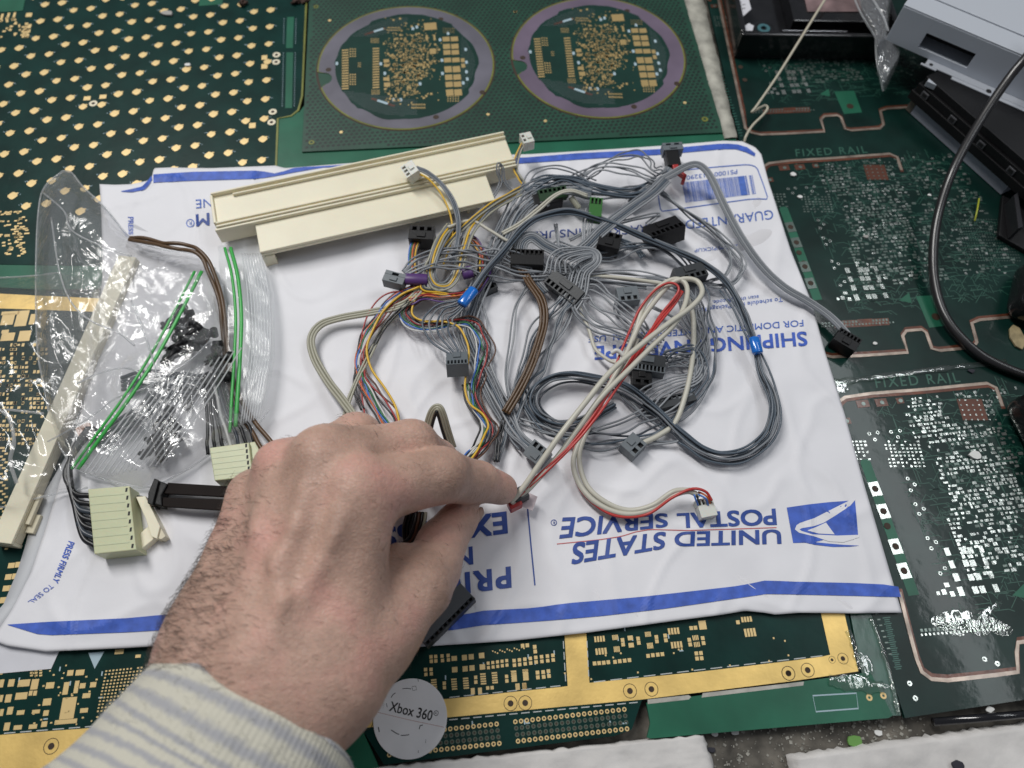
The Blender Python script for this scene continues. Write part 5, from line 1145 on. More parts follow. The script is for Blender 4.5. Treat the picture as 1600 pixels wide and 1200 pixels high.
# 11 dark green plug
H = harn('green_plug_lead', 865, 310, 'dark green plug with a cream lead, above the word on the envelope')
bplug(H, (842, 306), (886, 298), 6, 6, 15, M_dgreen, slots=6, side=1, m2=M_dgreen, tilt=.4, latch=False); obj('plug_shell', MB().box(W(855, 316, 10), (15, 7, 7), .2), M_black, H, bevel=.4)
bundle(H, [(918, 306, 14), (892, 298, 17), (868, 305, 17), (840, 328, 15), (812, 350, 13), (785, 365, 12)], 2, M_Wt, .6, 1.3, .2)
slv(H, (892, 308, 13), (905, 326, 10), 1.2, M_Be, 'bare_lead')
# 12 beige flat cable, left
H12 = harn('beige_flat_cable', 520, 560, 'flat beige-grey cable bending round the left side of the tangle and under the hand', 'flat cable')
bundle(H12, [(712, 355, 12), (690, 385, 12), (668, 430, 12), (650, 460, 12), (625, 478, 11), (580, 488, 10), (530, 497, 9), (500, 508, 9), (486, 530, 9), (492, 560, 9), (512, 595, 10), (535, 625, 12), (556, 655, 14), (580, 700, 15)], 3, M_Be, .72, 1.3, .15)
bundle(H12, [(705, 350, 10), (675, 400, 10), (660, 450, 9), (635, 480, 9), (600, 510, 8), (575, 560, 8), (553, 605, 8), (540, 642, 8), (535, 690, 8)], 2, M_Be, .6, 1.2, .4)
bundle(H12, [(700, 355, 17), (735, 345, 14), (765, 360, 13), (790, 375, 12), (810, 385, 11)], 1, M_Wt, .85, 1, .1)
bundle(H12, [(705, 352, 15), (690, 372, 17), (678, 405, 17), (672, 425, 15), (680, 445, 13), (700, 446, 12), (715, 425, 13), (722, 395, 14), (735, 360, 14), (760, 330, 13), (790, 312, 12), (812, 300, 12)], 5, M_Be, .55, 1.1, .8, mats=[M_Be, M_G, WC['yellow'], M_Be, M_G])
# 13 small white plugs with yellow + grey wires
H13 = harn('white_plug_lead', 680, 290, 'white plug resting on the ivory rail, with one yellow and two grey wires')
bplug(H13, (634, 255), (645, 272), 7, 6, 24, M_wplug, slots=3, side=-1, m2=M_wplug, tilt=.3)
bundle(H13, [(650, 262, 22), (668, 270, 22), (690, 288, 21), (708, 315, 20), (716, 345, 18), (714, 380, 15), (705, 410, 13)], 3, M_G, .5, .85, .3, mats=[M_G, M_D, M_G]); bundle(H13, [(652, 270, 22), (670, 280, 21), (690, 305, 19), (703, 335, 17), (707, 365, 15), (700, 395, 14), (690, 420, 13)], 1, WC['yellow'], .5, 1, .2)
H14 = harn('white_plug_lead', 815, 250, 'white plug standing above the blue stripe right of the rail, on yellow and dark wires')
bplug(H14, (820, 207), (827, 222), 6, 6, 21, M_wplug, slots=2, side=-1, m2=M_wplug)
bundle(H14, [(818, 224, 18), (810, 240, 16), (805, 262, 14), (812, 278, 13), (818, 290, 12), (800, 302, 13), (770, 318, 14), (735, 345, 15), (705, 375, 15), (680, 410, 15), (662, 440, 14), (665, 452, 13), (690, 455, 12), (720, 462, 11)], 3, M_Be, .48, .9, .5, mats=[WC['yellow'], M_DD, M_Be])
bundle(H14, [(800, 300, 12), (788, 280, 15), (785, 262, 18), (779, 256, 20), (778, 270, 18), (782, 285, 15), (768, 310, 13), (745, 335, 12), (700, 370, 13)], 2, M_G, .4, 1.1, .5)
# 15 colourful harness from the black socket, left
H15 = harn('coloured_wire_harness', 640, 480, 'coloured wires from the black plug at the left of the tangle, falling toward the hand')
bplug(H15, (639, 362), (678, 364), 8, 9, 15, M_black, slots=3, side=1, m2=M_black)
bundle(H15, [(652, 372, 12), (646, 392, 11), (645, 415, 11), (648, 440, 11), (652, 455, 11)], 6, None, .45, .8, .3, mats=[WC['blue'], WC['green'], WC['orange'], WC['brown'], WC['yellow'], WC['black']])
cols = [WC[k] for k in ('black', 'orange', 'blue', 'green', 'white', 'black', 'red', 'brown')]
bundle(H15, [(668, 450, 12), (640, 455, 12), (612, 472, 11), (590, 500, 10), (572, 530, 9), (562, 560, 8), (566, 590, 8), (582, 618, 9), (600, 645, 11), (620, 675, 12)], 8, None, .42, .72, 1.3, mats=cols, spread=[1, 1, 1, 1, .9, .8, 1, 1.3, 1.4, 1.2])
bundle(H15, [(655, 448, 14), (625, 462, 13), (600, 485, 12), (583, 515, 11), (573, 545, 10), (580, 575, 10), (600, 605, 11), (618, 635, 12), (625, 665, 13)], 1, WC['yellow'], .55, 1, .2)
bundle(H15, [(660, 462, 12), (622, 456, 12), (595, 465, 11), (575, 492, 10), (565, 530, 9), (564, 570, 8), (566, 620, 8), (572, 660, 8)], 1, WC['red'], .4, 1, .3)
bundle(H15, [(640, 470, 12), (605, 505, 10), (580, 545, 8), (558, 580, 8), (555, 610, 8), (567, 640, 8)], 2, WC['black'], .45, 1.3, .5)
cols = [WC[k] for k in ('purple', 'brown', 'black', 'orange', 'red', 'yellow', 'black')]
bundle(H15, [(640, 470, 12), (665, 462, 12), (700, 463, 12), (735, 458, 12), (752, 440, 12), (758, 415, 11), (750, 390, 11), (735, 375, 11), (720, 380, 10)], 7, None, .42, .8, 1.3, mats=cols)
slv(H15, (722, 428, 12), (738, 424, 12), 2.4, M_purp)
# 16 coloured bundle hanging right, by the knuckles
H16 = harn('coloured_wire_harness', 740, 560, 'coloured wires looping under the blue sleeve and down to the knuckles, yellow wire foremost')
cols = [WC[k] for k in ('white', 'blue', 'green', 'black', 'red', 'black', 'brown')]
bundle(H16, [(660, 460, 10), (636, 478, 9), (634, 495, 9), (650, 508, 9), (680, 510, 9), (712, 503, 9), (738, 505, 9), (752, 525, 9), (758, 550, 9), (750, 578, 9), (742, 605, 9), (745, 632, 9), (760, 655, 9), (768, 672, 9), (760, 690, 10), (738, 712, 12), (715, 735, 13)], 7, None, .40, .78, 1.1, mats=cols, spread=[1, 1.1, 1.2, 1.1, 1, 1, 1.1, 1.5, 1.6, 1.2, 1, 1, 1, 1, 1, 1.1, 1.1])
bundle(H16, [(650, 462, 12), (644, 490, 11), (662, 502, 11), (690, 502, 11), (715, 510, 12), (728, 530, 12), (733, 555, 12), (728, 585, 11), (727, 612, 11), (735, 632, 11), (755, 648, 11), (763, 665, 11), (757, 680, 12), (745, 705, 13), (730, 725, 14)], 1, None, .5, 1.0, .3, mats=[WC['yellow'], WC['yellow']])
bundle(H16, [(728, 600, 9), (738, 635, 9), (755, 662, 9), (750, 690, 10), (735, 712, 12), (712, 735, 13)], 4, None, .48, 1.1, .8, mats=[WC['black'], WC['white'], WC['green'], WC['black']])
# beige flat loop beside the knuckle
H = harn('beige_flat_cable', 685, 660, 'beige flat cable with dark edges making a small upright loop behind the knuckles', 'flat cable')
bundle(H, [(668, 700, 10), (669, 670, 18), (676, 645, 24), (684, 638, 26), (690, 648, 24), (697, 672, 18), (706, 700, 10)], 4, None, .62, 1.05, .05, mats=[WC['black'], M_Be, M_Be, M_Be])
M_gplug2 = mat('mid_grey_plug_plastic', (.075, .085, .095), .45)
# dark plugs scattered in the tangle
for nm, lab, p, q, w, h, z, m, kw in (
    ('black_connector', 'slanted wide black connector under the barcode label', (1012, 362), (1063, 344), 10, 9, 15, M_black, dict(slots=7, side=-1, tilt=-.3)),
    ('black_connector', 'small black connector with a cream lead, beside the word TRACKED', (936, 370), (970, 378), 9, 8, 15, M_black, dict(slots=3, side=1)),
    ('black_connector', 'black connector strip half hidden under the ribbon hump, left part', (798, 400), (850, 402), 9, 7, 14, M_black, dict(slots=7, side=1, latch=False)),
    ('grey_connector', 'dark grey connector sitting just left of the right-hand bundle', (1056, 430), (1102, 418), 8, 8, 15, M_gdark, dict(slots=5, side=-1)),
    ('grey_connector', 'dark grey block below the blue sleeve, right of the coloured wires', (748, 448), (772, 438), 8, 8, 8, M_gdark, dict(slots=2, side=-1)),
    ('grey_connector', 'long dark grey connector with a row of square holes, lying half under the thumb', (655, 998), (731, 923), 8.5, 8, 12, M_gplug2, dict(slots=11, side=-1, m2=M_gdark, latch=False, swf=.2)),
    ('grey_connector', 'small grey plug beside the white-cable end on the open part of the envelope', (980, 704), (1000, 684), 8, 7, 10, M_gplug, dict(slots=2, side=-1))):
    alone(nm, 'connector', lab, p, q, w, h, z, m, **kw)
H = harn('cream_cable_lead', 960, 395, 'short cream lead from the small black connector to the middle of the tangle', 'cable'); bundle(H, [(958, 382, 9), (945, 388, 9), (925, 394, 10), (905, 398, 10)], 1, M_Wt, .9, 1, .05)
H = harn('cream_cable', 1060, 560, 'cream cable running down from the loop to the small grey plug', 'cable')
bundle(H, [(1072, 460, 12), (1082, 490, 10), (1084, 530, 9), (1080, 575, 9), (1070, 620, 9), (1055, 660, 8), (1030, 680, 8), (1005, 692, 8)], 1, M_Wt, 1.25, 1, .1)
bundle(H, [(905, 480, 10), (920, 515, 9), (930, 545, 9), (950, 562, 10), (965, 568, 11)], 1, M_Wt, .9, 1, .1)
bundle(H, [(905, 430, 11), (955, 433, 11), (1000, 438, 11), (1045, 445, 11)], 1, M_Wt, 1.0, 1, .1)
# the held cable: cream pair with a red wire, red plug in the fingertips
H17 = harn('red_and_cream_cable', 960, 620, 'cream cable pair with a bright red wire, its red plug pinched between finger and thumb', 'cable', z=6)
bundle(H17, [(797, 785, 16), (815, 765, 18), (840, 730, 21), (875, 680, 25), (915, 628, 27), (955, 580, 28), (1000, 540, 28), (1045, 505, 27), (1080, 480, 25), (1097, 458, 24), (1090, 440, 23), (1068, 436, 22), (1045, 446, 20), (1020, 475, 18), (1000, 505, 16), (985, 540, 14)], 1, M_Wt, 1.25, 2.6, .1)
bundle(H17, [(800, 788, 14), (828, 762, 16), (870, 715, 19), (905, 668, 22), (940, 620, 25), (985, 575, 26), (1020, 540, 26), (1055, 505, 25), (1072, 470, 23), (1072, 445, 22), (1055, 436, 21), (1030, 448, 19), (1005, 480, 17), (992, 520, 15), (975, 560, 14), (950, 605, 12), (925, 640, 11), (910, 680, 9), (896, 720, 8), (906, 758, 7), (935, 788, 7), (975, 803, 7), (1015, 797, 8), (1050, 775, 11), (1075, 768, 12), (1092, 775, 11)], 1, M_Wt, 1.2, 2.2, .05)
bundle(H17, [(996, 530, 12), (982, 565, 12), (955, 600, 11), (935, 640, 10), (915, 680, 9), (905, 715, 8), (915, 755, 7), (942, 782, 7), (980, 797, 7), (1018, 790, 9), (1052, 768, 12), (1078, 766, 12)], 1, M_Wt, 1.15, 1, .1)
bundle(H17, [(800, 778, 14), (835, 748, 17), (875, 712, 20), (905, 682, 21), (935, 640, 23), (960, 600, 24), (985, 570, 24), (1010, 530, 22), (1030, 495, 20), (1060, 455, 23), (1048, 442, 23), (1025, 452, 21), (1000, 482, 18), (985, 515, 15), (970, 550, 12), (955, 590, 11), (935, 630, 10), (910, 675, 8), (897, 705, 7), (900, 750, 6.5), (922, 782, 6.5), (962, 806, 7), (1010, 804, 8), (1050, 778, 12), (1080, 764, 14), (1102, 768, 13), (1112, 782, 11)], 1, M_R, .62, 1, .1)
bundle(H17, [(802, 782, 15), (850, 738, 18), (898, 690, 21), (930, 650, 23), (962, 603, 24), (992, 560, 23), (1020, 515, 21), (1050, 478, 20), (1066, 455, 21)], 2, M_R, .6, 1.25, .2, spread=[.8, .8, .8, 1.2, 1.6, 1.6, 1, .8, .6])
bplug(H17, (1092, 795), (1117, 790), 8, 5, 9, M_wplug, slots=4, side=1, m2=M_wplug, latch=False)
bundle(H17, [(1085, 768, 12), (1088, 778, 12), (1092, 788, 9)], 2, None, .4, 1.1, .3, mats=[WC['blue'], WC['black']]); bundle(H17, [(1090, 770, 12), (1104, 778, 12), (1108, 788, 9)], 2, None, .4, 1.1, .3, mats=[WC['blue'], WC['orange']])
obj('red_plug', MB().box(W(804, 788, 12), (5.5, 4.2, 6), .5), M_redp, H17, bevel=.4); obj('grey_plug_body', MB().box(W(812, 774, 13), (6.5, 5.5, 6), .5), M_gdark, H17, bevel=.4)
obj('cable_tag', MB().prism([(p.x, p.y) for p in (W(822, 768, 9), W(840, 776, 9), W(832, 798, 9), W(812, 790, 9))], 8.8, 9.0), mat('translucent_tag', (.62, .52, .54), .4), H17)
bundle(H17, [(955, 552, 13), (965, 548, 14), (978, 560, 13)], 1, WC['white'], 1.1, 1, .1)
# extra small strays that fill the tangle
H = harn('stray_grey_wires', 900, 560, 'loose thin grey wires wandering across the middle of the tangle', 'wires')
for pts in ([(868, 350, 10), (880, 420, 9), (895, 470, 9), (880, 520, 8), (840, 560, 7), (800, 610, 7), (795, 650, 7)], [(750, 470, 8), (758, 520, 7), (765, 560, 7), (772, 610, 7), (800, 650, 7), (850, 672, 7), (900, 680, 7)], [(840, 400, 10), (828, 440, 9), (808, 480, 8), (800, 530, 7), (790, 580, 7), (800, 640, 7)],
            [(1020, 480, 8), (1060, 500, 8), (1090, 540, 8), (1085, 600, 8), (1040, 640, 7), (1000, 650, 6)], [(970, 615, 7), (1010, 655, 7), (1060, 688, 7), (960, 690, 6), (900, 695, 6)], [(880, 690, 7), (930, 672, 7), (985, 650, 7), (1040, 625, 7)], [(700, 400, 15), (770, 440, 9), (850, 436, 9), (920, 440, 9), (1010, 450, 9)],
            [(890, 375, 11), (930, 360, 12), (980, 345, 12), (1030, 335, 11), (1010, 350, 10)], [(1035, 300, 13), (1060, 320, 12), (1100, 345, 11), (1140, 380, 10), (1162, 410, 9), (1150, 435, 8), (1125, 448, 8), (1098, 440, 8)], [(1030, 298, 13), (1062, 322, 11), (1105, 352, 10), (1148, 395, 9), (1160, 425, 8), (1140, 448, 8), (1105, 446, 8)], [(1032, 302, 12), (1068, 330, 10), (1110, 362, 9), (1140, 400, 8), (1135, 430, 8), (1102, 442, 8)]):
    bundle(H, pts, 2, M_G, .48, 1.2, 1.2, mats=[M_G, M_G2])
# cables seen through the gap between finger and thumb
H = harn('black_wire_loop', 630, 830, 'dark wires and a beige strip seen through the gap between finger and thumb', 'wires')
bundle(H, [(600, 862, 8), (625, 858, 9), (645, 845, 9), (655, 820, 10), (658, 800, 10)], 4, None, .7, 1.3, .3, mats=[M_Be, WC['black'], WC['brown'], WC['black']])
bundle(H, [(640, 850, 7), (636, 825, 7), (645, 795, 8)], 3, WC['black'], .8, 1.5, .3)

# ------------------------------------------------------------------ left group: pale plugs, black and brown wires, dark ribbon
H = harn('large_pale_plug', 172, 815, 'large pale green plug with a row of small slots, black wires entering from the left', 'plug')
def palebox(parent, cs, zt, h, nslot, label=None):
    P = [W(x, y, zt) for x, y in cs]; o = obj('plug_body', MB().prism([(p.x, p.y) for p in P], zt - h, zt), M_pale, parent, bevel=.4)
    A, B, C_, D = P        # A left-top, B right-top, C right-bottom, D left-bottom
    for k in range(nslot):
        t = (k + .5) / nslot; p = B.lerp(C_, t); q = A.lerp(D, t); d = (p - q).normalized(); c = p - d * 1.3
        obj('plug_slot', MB().box((c.x, c.y, zt + .02), (.8, 1.7, .1), math.atan2(d.y, d.x)), M_sock, parent)
        if k: w = B.lerp(C_, k / nslot), A.lerp(D, k / nslot); 
    for k in range(1, nslot):
        t = k / nslot; p = B.lerp(C_, t); q = A.lerp(D, t); obj('plug_rib', MB().strip([q.lerp(p, .02), q.lerp(p, .86)], .5, zt, zt + .12), M_pale, parent)
palebox(H, [(137, 764), (202, 759), (213, 859), (147, 866)], 13, 10, 8)
for k in range(7): bundle(H, [(150 - k * 2, 668, 9), (122 - k, 700, 9), (103 - k + 2 * k, 735, 9), (108 + k * 1.5, 758 + k * 5, 9), (120 + k * 1.5, 772 + k * 11, 9), (141 + k * 1.3, 775 + k * 13, 9)], 1, (WC['black'], M_DD)[k % 3 == 2], 1.15, 1, .3)
H = harn('small_pale_plug', 362, 720, 'smaller pale green plug at the edge of the zip bag, beside the hand', 'plug')
palebox(H, [(327, 699.5), (389, 691), (395, 745), (335, 751)], 14, 10, 6); obj('plug_side', MB().prism([(p.x, p.y) for p in (W(389.5, 691, 12), W(402, 689, 12), (W(410, 722, 12)), W(395.5, 744, 12))], 4, 12), M_pale, H, bevel=.4)
bundle(H, [(361, 700, 11), (356, 678, 12), (346, 650, 12), (338, 615, 11), (330, 580, 10)], 7, None, .75, 1.7, .4, mats=[WC['black'], WC['black'], M_DD, WC['white'], WC['black']], spread=[1.9, 1.8, 1.2, .9, .8])
H = harn('brown_cable_pair', 320, 410, 'brown wires curving from the top of the clear bag down beside the upright zip', 'cable')
bundle(H, [(203, 373, 10), (225, 375, 12), (255, 383, 14), (285, 385, 15), (310, 395, 16), (328, 420, 15), (345, 470, 12), (352, 530, 10), (360, 590, 10), (378, 640, 11), (402, 675, 12), (430, 712, 13), (450, 740, 14)], 2, M_Br, 1.0, 1.9, .9, spread=[.6, 1, 1.3, 1.4, 1, 1, 1, 1, 1, 1.4, 1.6, 1.6, 1.4])
H = harn('dark_brown_flat_cable', 300, 775, 'dark brown flat cable with a flared plug, running in under the hand', 'flat cable')
mdb = mat('dark_brown_ribbon', (.013, .009, .008), .6, spec=.1, var=.15, vs=80)
for q in ([(262, 754), (365, 760), (450, 770), (450, 788), (350, 776), (256, 771)], [(255, 777), (352, 780), (450, 791), (450, 812), (345, 797), (250, 791)]):
    obj('flat_strand', MB().prism([(p.x, p.y) for p in (W(x, y, 10) for x, y in q)], 8.6, 10), mdb, H, bevel=.2)
obj('flared_plug', MB().prism([(p.x, p.y) for p in (W(x, y, 11) for x, y in [(241, 748), (262, 756), (252, 774), (253, 791), (230, 786), (231, 770)])], 5, 11), M_black, H, bevel=.5); obj('plug_lip', MB().prism([(p.x, p.y) for p in (W(x, y, 12.5) for x, y in [(241, 747), (248, 750), (238, 789), (230, 786), (232, 768)])], 5, 12.5), M_black, H, bevel=.3)
bundle(H, [(245, 790, 6), (225, 778, 6), (213, 776, 6)], 1, M_black, .6, 1, .1)
# black plastic clips
def clip_label(x, y, lk, ring, a):
    heap, k = lk; what = 'ring-ended' if ring else 'fork-ended'
    cx, cy = {'black plastic clips heaped in the upper bag corner': (290, 523), 'black plastic clips clustered beside the upright green zip': (339, 570), 'black plastic clips heaped lowest in the zip bag': (256, 680)}[heap]
    ang = math.degrees(math.atan2(cy - y, x - cx)) % 360; far = math.hypot(x - cx, y - cy)
    pos = ['right', 'upper right', 'top', 'upper left', 'left', 'lower left', 'bottom', 'lower right'][int((ang + 22.5) // 45) % 8]
    tl = 'upright' if abs(math.sin(a)) > .85 else 'level' if abs(math.sin(a)) < .4 else 'slanted'
    return '%s %s %s clip at the %s of the %s' % ('outer' if far > 22 else 'inner', tl, what, pos, {'black plastic clips heaped in the upper bag corner': 'clip heap under the diagonal zip', 'black plastic clips clustered beside the upright green zip': 'small cluster beside the upright zip', 'black plastic clips heaped lowest in the zip bag': 'lowest clip heap in the bag'}[heap])
def clip(x, y, z, a, L, label, ring=False):
    label = clip_label(x, y, label, ring, a)
    c = W(x, y, z); t = thing('black_plastic_clip', c, label, 'plastic clip', 'black plastic clips inside the clear bags')
    d = Vector((math.cos(a), math.sin(a), 0)); n_ = Vector((-d.y, d.x, 0)); tl = rw.uniform(-.25, .25)
    obj('clip_shaft', MB().tube([c - d * L / 2, c + Vector((0, 0, tl)), c + d * L / 2 + Vector((0, 0, tl * 3))], 1.5, 8, rr=[1.6, 1.25, 1.6]), M_black, t, smooth=True)
    obj('clip_head', MB().tube([c + d * L / 2 - n_ * 1.8, c + d * L / 2 + n_ * 2.2], 1.7, 8), M_black, t, smooth=True)
    if ring:
        q = c - d * (L / 2 + 1.4); obj('clip_eye', MB().tube([q + d * 2 * math.cos(i * .6283) + n_ * 2 * math.sin(i * .6283) for i in range(11)], 1.0, 7), M_black, t, smooth=True)
    else: obj('clip_fork', MB().tube([c - d * L / 2 - n_ * 1.5 - d, c - d * L / 2, c - d * L / 2 + n_ * 1.9 - d], 1.1, 7), M_black, t, smooth=True)
cl = [((278, 490), 1.2), ((285, 500), .3), ((292, 512), 2.2), ((300, 520), .8), ((312, 522), -.3), ((322, 524), .4), ((282, 526), 1.8), ((276, 540), .7), ((290, 536), -.6), ((306, 534), .2), ((270, 508), .2), ((298, 500), 1.9), ((280, 552), .6), ((294, 546), .5), ((316, 515), 2.7), ((268, 556), 1.1)]
for k, ((x, y), a) in enumerate(cl): clip(x, y, 12 + 1.6 * (k % 4), a, 7.5, ('black plastic clips heaped in the upper bag corner', k), k % 4 == 0)
cl = [((333, 556), 1.3), ((340, 548), 1.7), ((347, 560), .2), ((337, 566), 2.3), ((331, 588), .6), ((344, 590), .1), ((338, 578), 1.5)]
for k, ((x, y), a) in enumerate(cl): clip(x, y, 12 + k % 3, a, 7, ('black plastic clips clustered beside the upright green zip', k), False)
cl = [((258, 650), 1.2), ((268, 660), -.8), ((262, 672), .9), ((270, 678), -.9), ((252, 668), 1.4), ((245, 680), .8), ((256, 690), .2), ((240, 695), 1.1), ((236, 705), .6), ((250, 705), 2.1), ((264, 692), 1.2)]
for k, ((x, y), a) in enumerate(cl): clip(x, y, 9 + k % 4, a, 7, ('black plastic clips heaped lowest in the zip bag', k), k in (0, 3, 10))
c = W(291, 633, 6); b = MB().tube([c + Vector((-1.5, -.6, 0)), c, c + Vector((2.2, .6, .2))], 2.6, 12, rr=[1.2, 2.6, 2.6]); tag(obj('black_rubber_foot', b, M_black, smooth=True), 'single small round black rubber foot lying apart in the bag', 'rubber foot')
c = W(132, 672, 6); tag(obj('orange_chip', MB().box(c, (6, 5, 2), .6), mat('orange_brown_plastic', (.45, .16, .06), .5), bevel=.4), 'small orange-brown chip inside the lower left of the clear bag', 'plastic chip')
for i, (pts, n) in enumerate((([(190, 600, 8), (225, 590, 9), (265, 592, 9), (300, 596, 9), (335, 600, 9)], 4), ([(150, 690, 8), (190, 665, 8), (225, 640, 8), (255, 612, 8), (300, 610, 8)], 4))):
    H = harn('dark_wire_bunch', pts[1][0], pts[1][1], ('dark grey wires arching across the middle of the zip bag', 'dark grey wires bunched lower left inside the zip bag')[i], 'wires')
    bundle(H, pts, n, M_DD, .9, 2.1, .6)
# ------------------------------------------------------------------ the hand
def smin(a, b_, k):
    h = np.clip(.5 + .5 * (b_ - a) / k, 0, 1); return b_ * (1 - h) + a * h - k * h * (1 - h)
def J(px, py, z): v = W(px, py, z); return np.array([v.x, v.y, v.z], np.float32)
def cone_sdf(G, a, b_, ra, rb, fl=None):
    d = b_ - a; L2_ = float(d @ d); t = np.clip(((G - a) @ d) / L2_, 0, 1)[:, None]
    return np.linalg.norm(G - (a + t * d), axis=1) - (ra + (rb - ra) * t[:, 0])
I_M, I_P, I_D, I_T = J(562, 774, 69), J(690, 742, 52), J(748, 753, 33), J(783, 765, 21)
M_M, M_P, M_D_, M_T = J(508, 722, 68), J(642, 699, 50), J(682, 722, 28), J(672, 742, 14)
R_M, R_P, R_D, R_T = J(450, 738, 58), J(558, 684, 41), J(598, 722, 22), J(590, 750, 12)
L_M, L_P, L_D, L_T = J(402, 782, 46), J(482, 730, 33), J(520, 742, 18), J(522, 768, 11)
T_C, T_M, T_I, T_T = J(585, 990, 50), J(652, 918, 42), J(690, 850, 31), J(722, 808, 23)
WU, WM, WR = J(350, 1015, 50), J(430, 1040, 58), J(505, 1065, 56)
FU, FM_, FR = J(262, 1195, 52), J(300, 1245, 56), J(348, 1285, 55)
allp = np.array([I_T, L_T, T_T, FU, FR, L_M, I_M, R_P]); lo_, hi_ = allp.min(0) - 24, allp.max(0) + 26
lo_[2] = 2; hi_[2] = 104; lo_[1] = max(lo_[1], FR[1] - 5)
HS = .95
nx, ny, nz_ = [int(v) for v in ((hi_ - lo_) / HS)]
gx_, gy_, gz_ = [np.arange(n, dtype=np.float32) * HS + l for n, l in zip((nx, ny, nz_), lo_)]
G = np.stack(np.meshgrid(gx_, gy_, gz_, indexing='ij'), -1).reshape(-1, 3).astype(np.float32)
c = lambda *q: cone_sdf(G, *q)
def finger(M_, P_, D_, T_, r):
    f = c(M_, P_, r[0], r[1]); f = smin(f, c(P_, D_, r[1], r[2]), 2.5); f = smin(f, c(D_, T_, r[2], r[3]), 2.)
    k = P_ + np.array([0, 0, r[1] * .32], np.float32); f = smin(f, np.linalg.norm(G - k, axis=1) - r[1] * .82, 3.5)
    return f
fi = finger(I_M, I_P, I_D, I_T, (11.4, 9.9, 8.0, 6.7)); fm = finger(M_M, M_P, M_D_, M_T, (11.2, 10., 8.6, 7.2)); fr = finger(R_M, R_P, R_D, R_T, (10.5, 9.6, 8, 7)); fl_ = finger(L_M, L_P, L_D, L_T, (9.4, 8.6, 7.2, 6.4))
th = smin(c(T_C, T_M, 14.5, 11.4), c(T_M, T_I, 11.4, 8.9), 4); th = smin(th, c(T_I, T_T, 9.0, 7.5), 3); th = smin(th, np.linalg.norm(G - (T_M + T_I) / 2 - np.array([1.5, -1, -2], np.float32), axis=1) - 9.4, 4)
pl = smin(c(WR, I_M, 16, 12.2), c(WM, M_M, 17, 12.2), 10); pl = smin(pl, c(WM, R_M, 17, 11.2), 10); pl = smin(pl, c(WU, L_M, 17.2, 10.6), 10)
pd = np.array([0, 0, -1], np.float32)
pl = smin(pl, c(WM + 9 * pd, (I_M + M_M) / 2 + 9 * pd, 15, 9), 8); pl = smin(pl, c(WU + 6 * pd, L_M + 6 * pd, 15, 9), 8)
pl = smin(pl, c(T_C, (I_M * .42 + WR * .58) + np.array([4, 0, -4], np.float32), 13, 10.5), 10)              # first web muscle
pl = smin(pl, c(T_C + 4 * pd, T_M * .6 + I_M * .4 + 10 * pd, 12, 6.0), 7)
arm = smin(c(FU, WU, 16, 16.8), c(FM_, WM, 20, 18.6), 12); arm = smin(arm, c(FR, WR, 16, 16.5), 12)
body = smin(pl, arm, 14)
for kp, r, k in ((I_M + np.array([-1, 3, 6.2], np.float32), 7.0, 5), (M_M + np.array([-2, 2, 5.6], np.float32), 6.8, 5), (R_M + np.array([-2, 2, 5], np.float32), 6.2, 5), (L_M + np.array([-2, 2, 4], np.float32), 5.8, 5)):
    body = smin(body, np.linalg.norm(G - kp, axis=1) - r, k)
for a_, b_, r in ((WM + np.array([4, 0, 17], np.float32), I_M + np.array([0, -4, 10.], np.float32), 2.1), (WM + np.array([0, 0, 17.4], np.float32), M_M + np.array([0, -4, 10.4], np.float32), 2.1), (WM + np.array([-5, 0, 16.4], np.float32), R_M + np.array([0, -4, 9.3], np.float32), 2.)):
    body = smin(body, c(a_, b_, r, r), 6.5)
# the wrist bone on the little-finger side
body = smin(body, np.linalg.norm(G - (WU * .8 + FU * .2 + np.array([0, 2, 12], np.float32)), axis=1) - 7.5, 9)
fs = smin(smin(fi, fm, 1.3), smin(fr, fl_, 1.1), 1.3)
sd_f = smin(body, fs, 5.0); sd_f = smin(sd_f, th, 4.5)
rs = np.random.RandomState(3)
def wob(G, s, n=7):
    o = np.zeros(len(G), np.float32)
    for _ in range(n):
        d = rs.randn(3).astype(np.float32); d /= np.linalg.norm(d); o += np.sin(G @ (d * s * rs.uniform(.7, 1.4)) + rs.uniform(0, 6.3))
    return o / n
near = np.abs(sd_f) < 4
dn = np.zeros(len(G), np.float32); dn[near] = wob(G[near], .16) * .9 + wob(G[near], .42) * .28
sd_f = sd_f + dn
# veins: shallow winding ridges over the back of the hand
def vein(pts, r, amt):
    global sd_f
    P = [J(*p) for p in pts]
    for a_, b_ in zip(P, P[1:]):
        m_ = near & (np.abs((G - (a_ + b_) / 2)).max(1) < 40)
        d = cone_sdf(G[m_], a_, b_, 0, 0); sd_f[m_] -= amt * np.exp(-((d / r) ** 2))
vein([(420, 1000, 80), (440, 940, 82), (430, 880, 80), (460, 820, 82), (478, 770, 80)], 3.4, .9); vein([(440, 940, 82), (485, 890, 84), (520, 840, 84), (530, 800, 84)], 3.2, .8); vein([(430, 880, 80), (395, 830, 74), (400, 790, 70)], 3., .7)
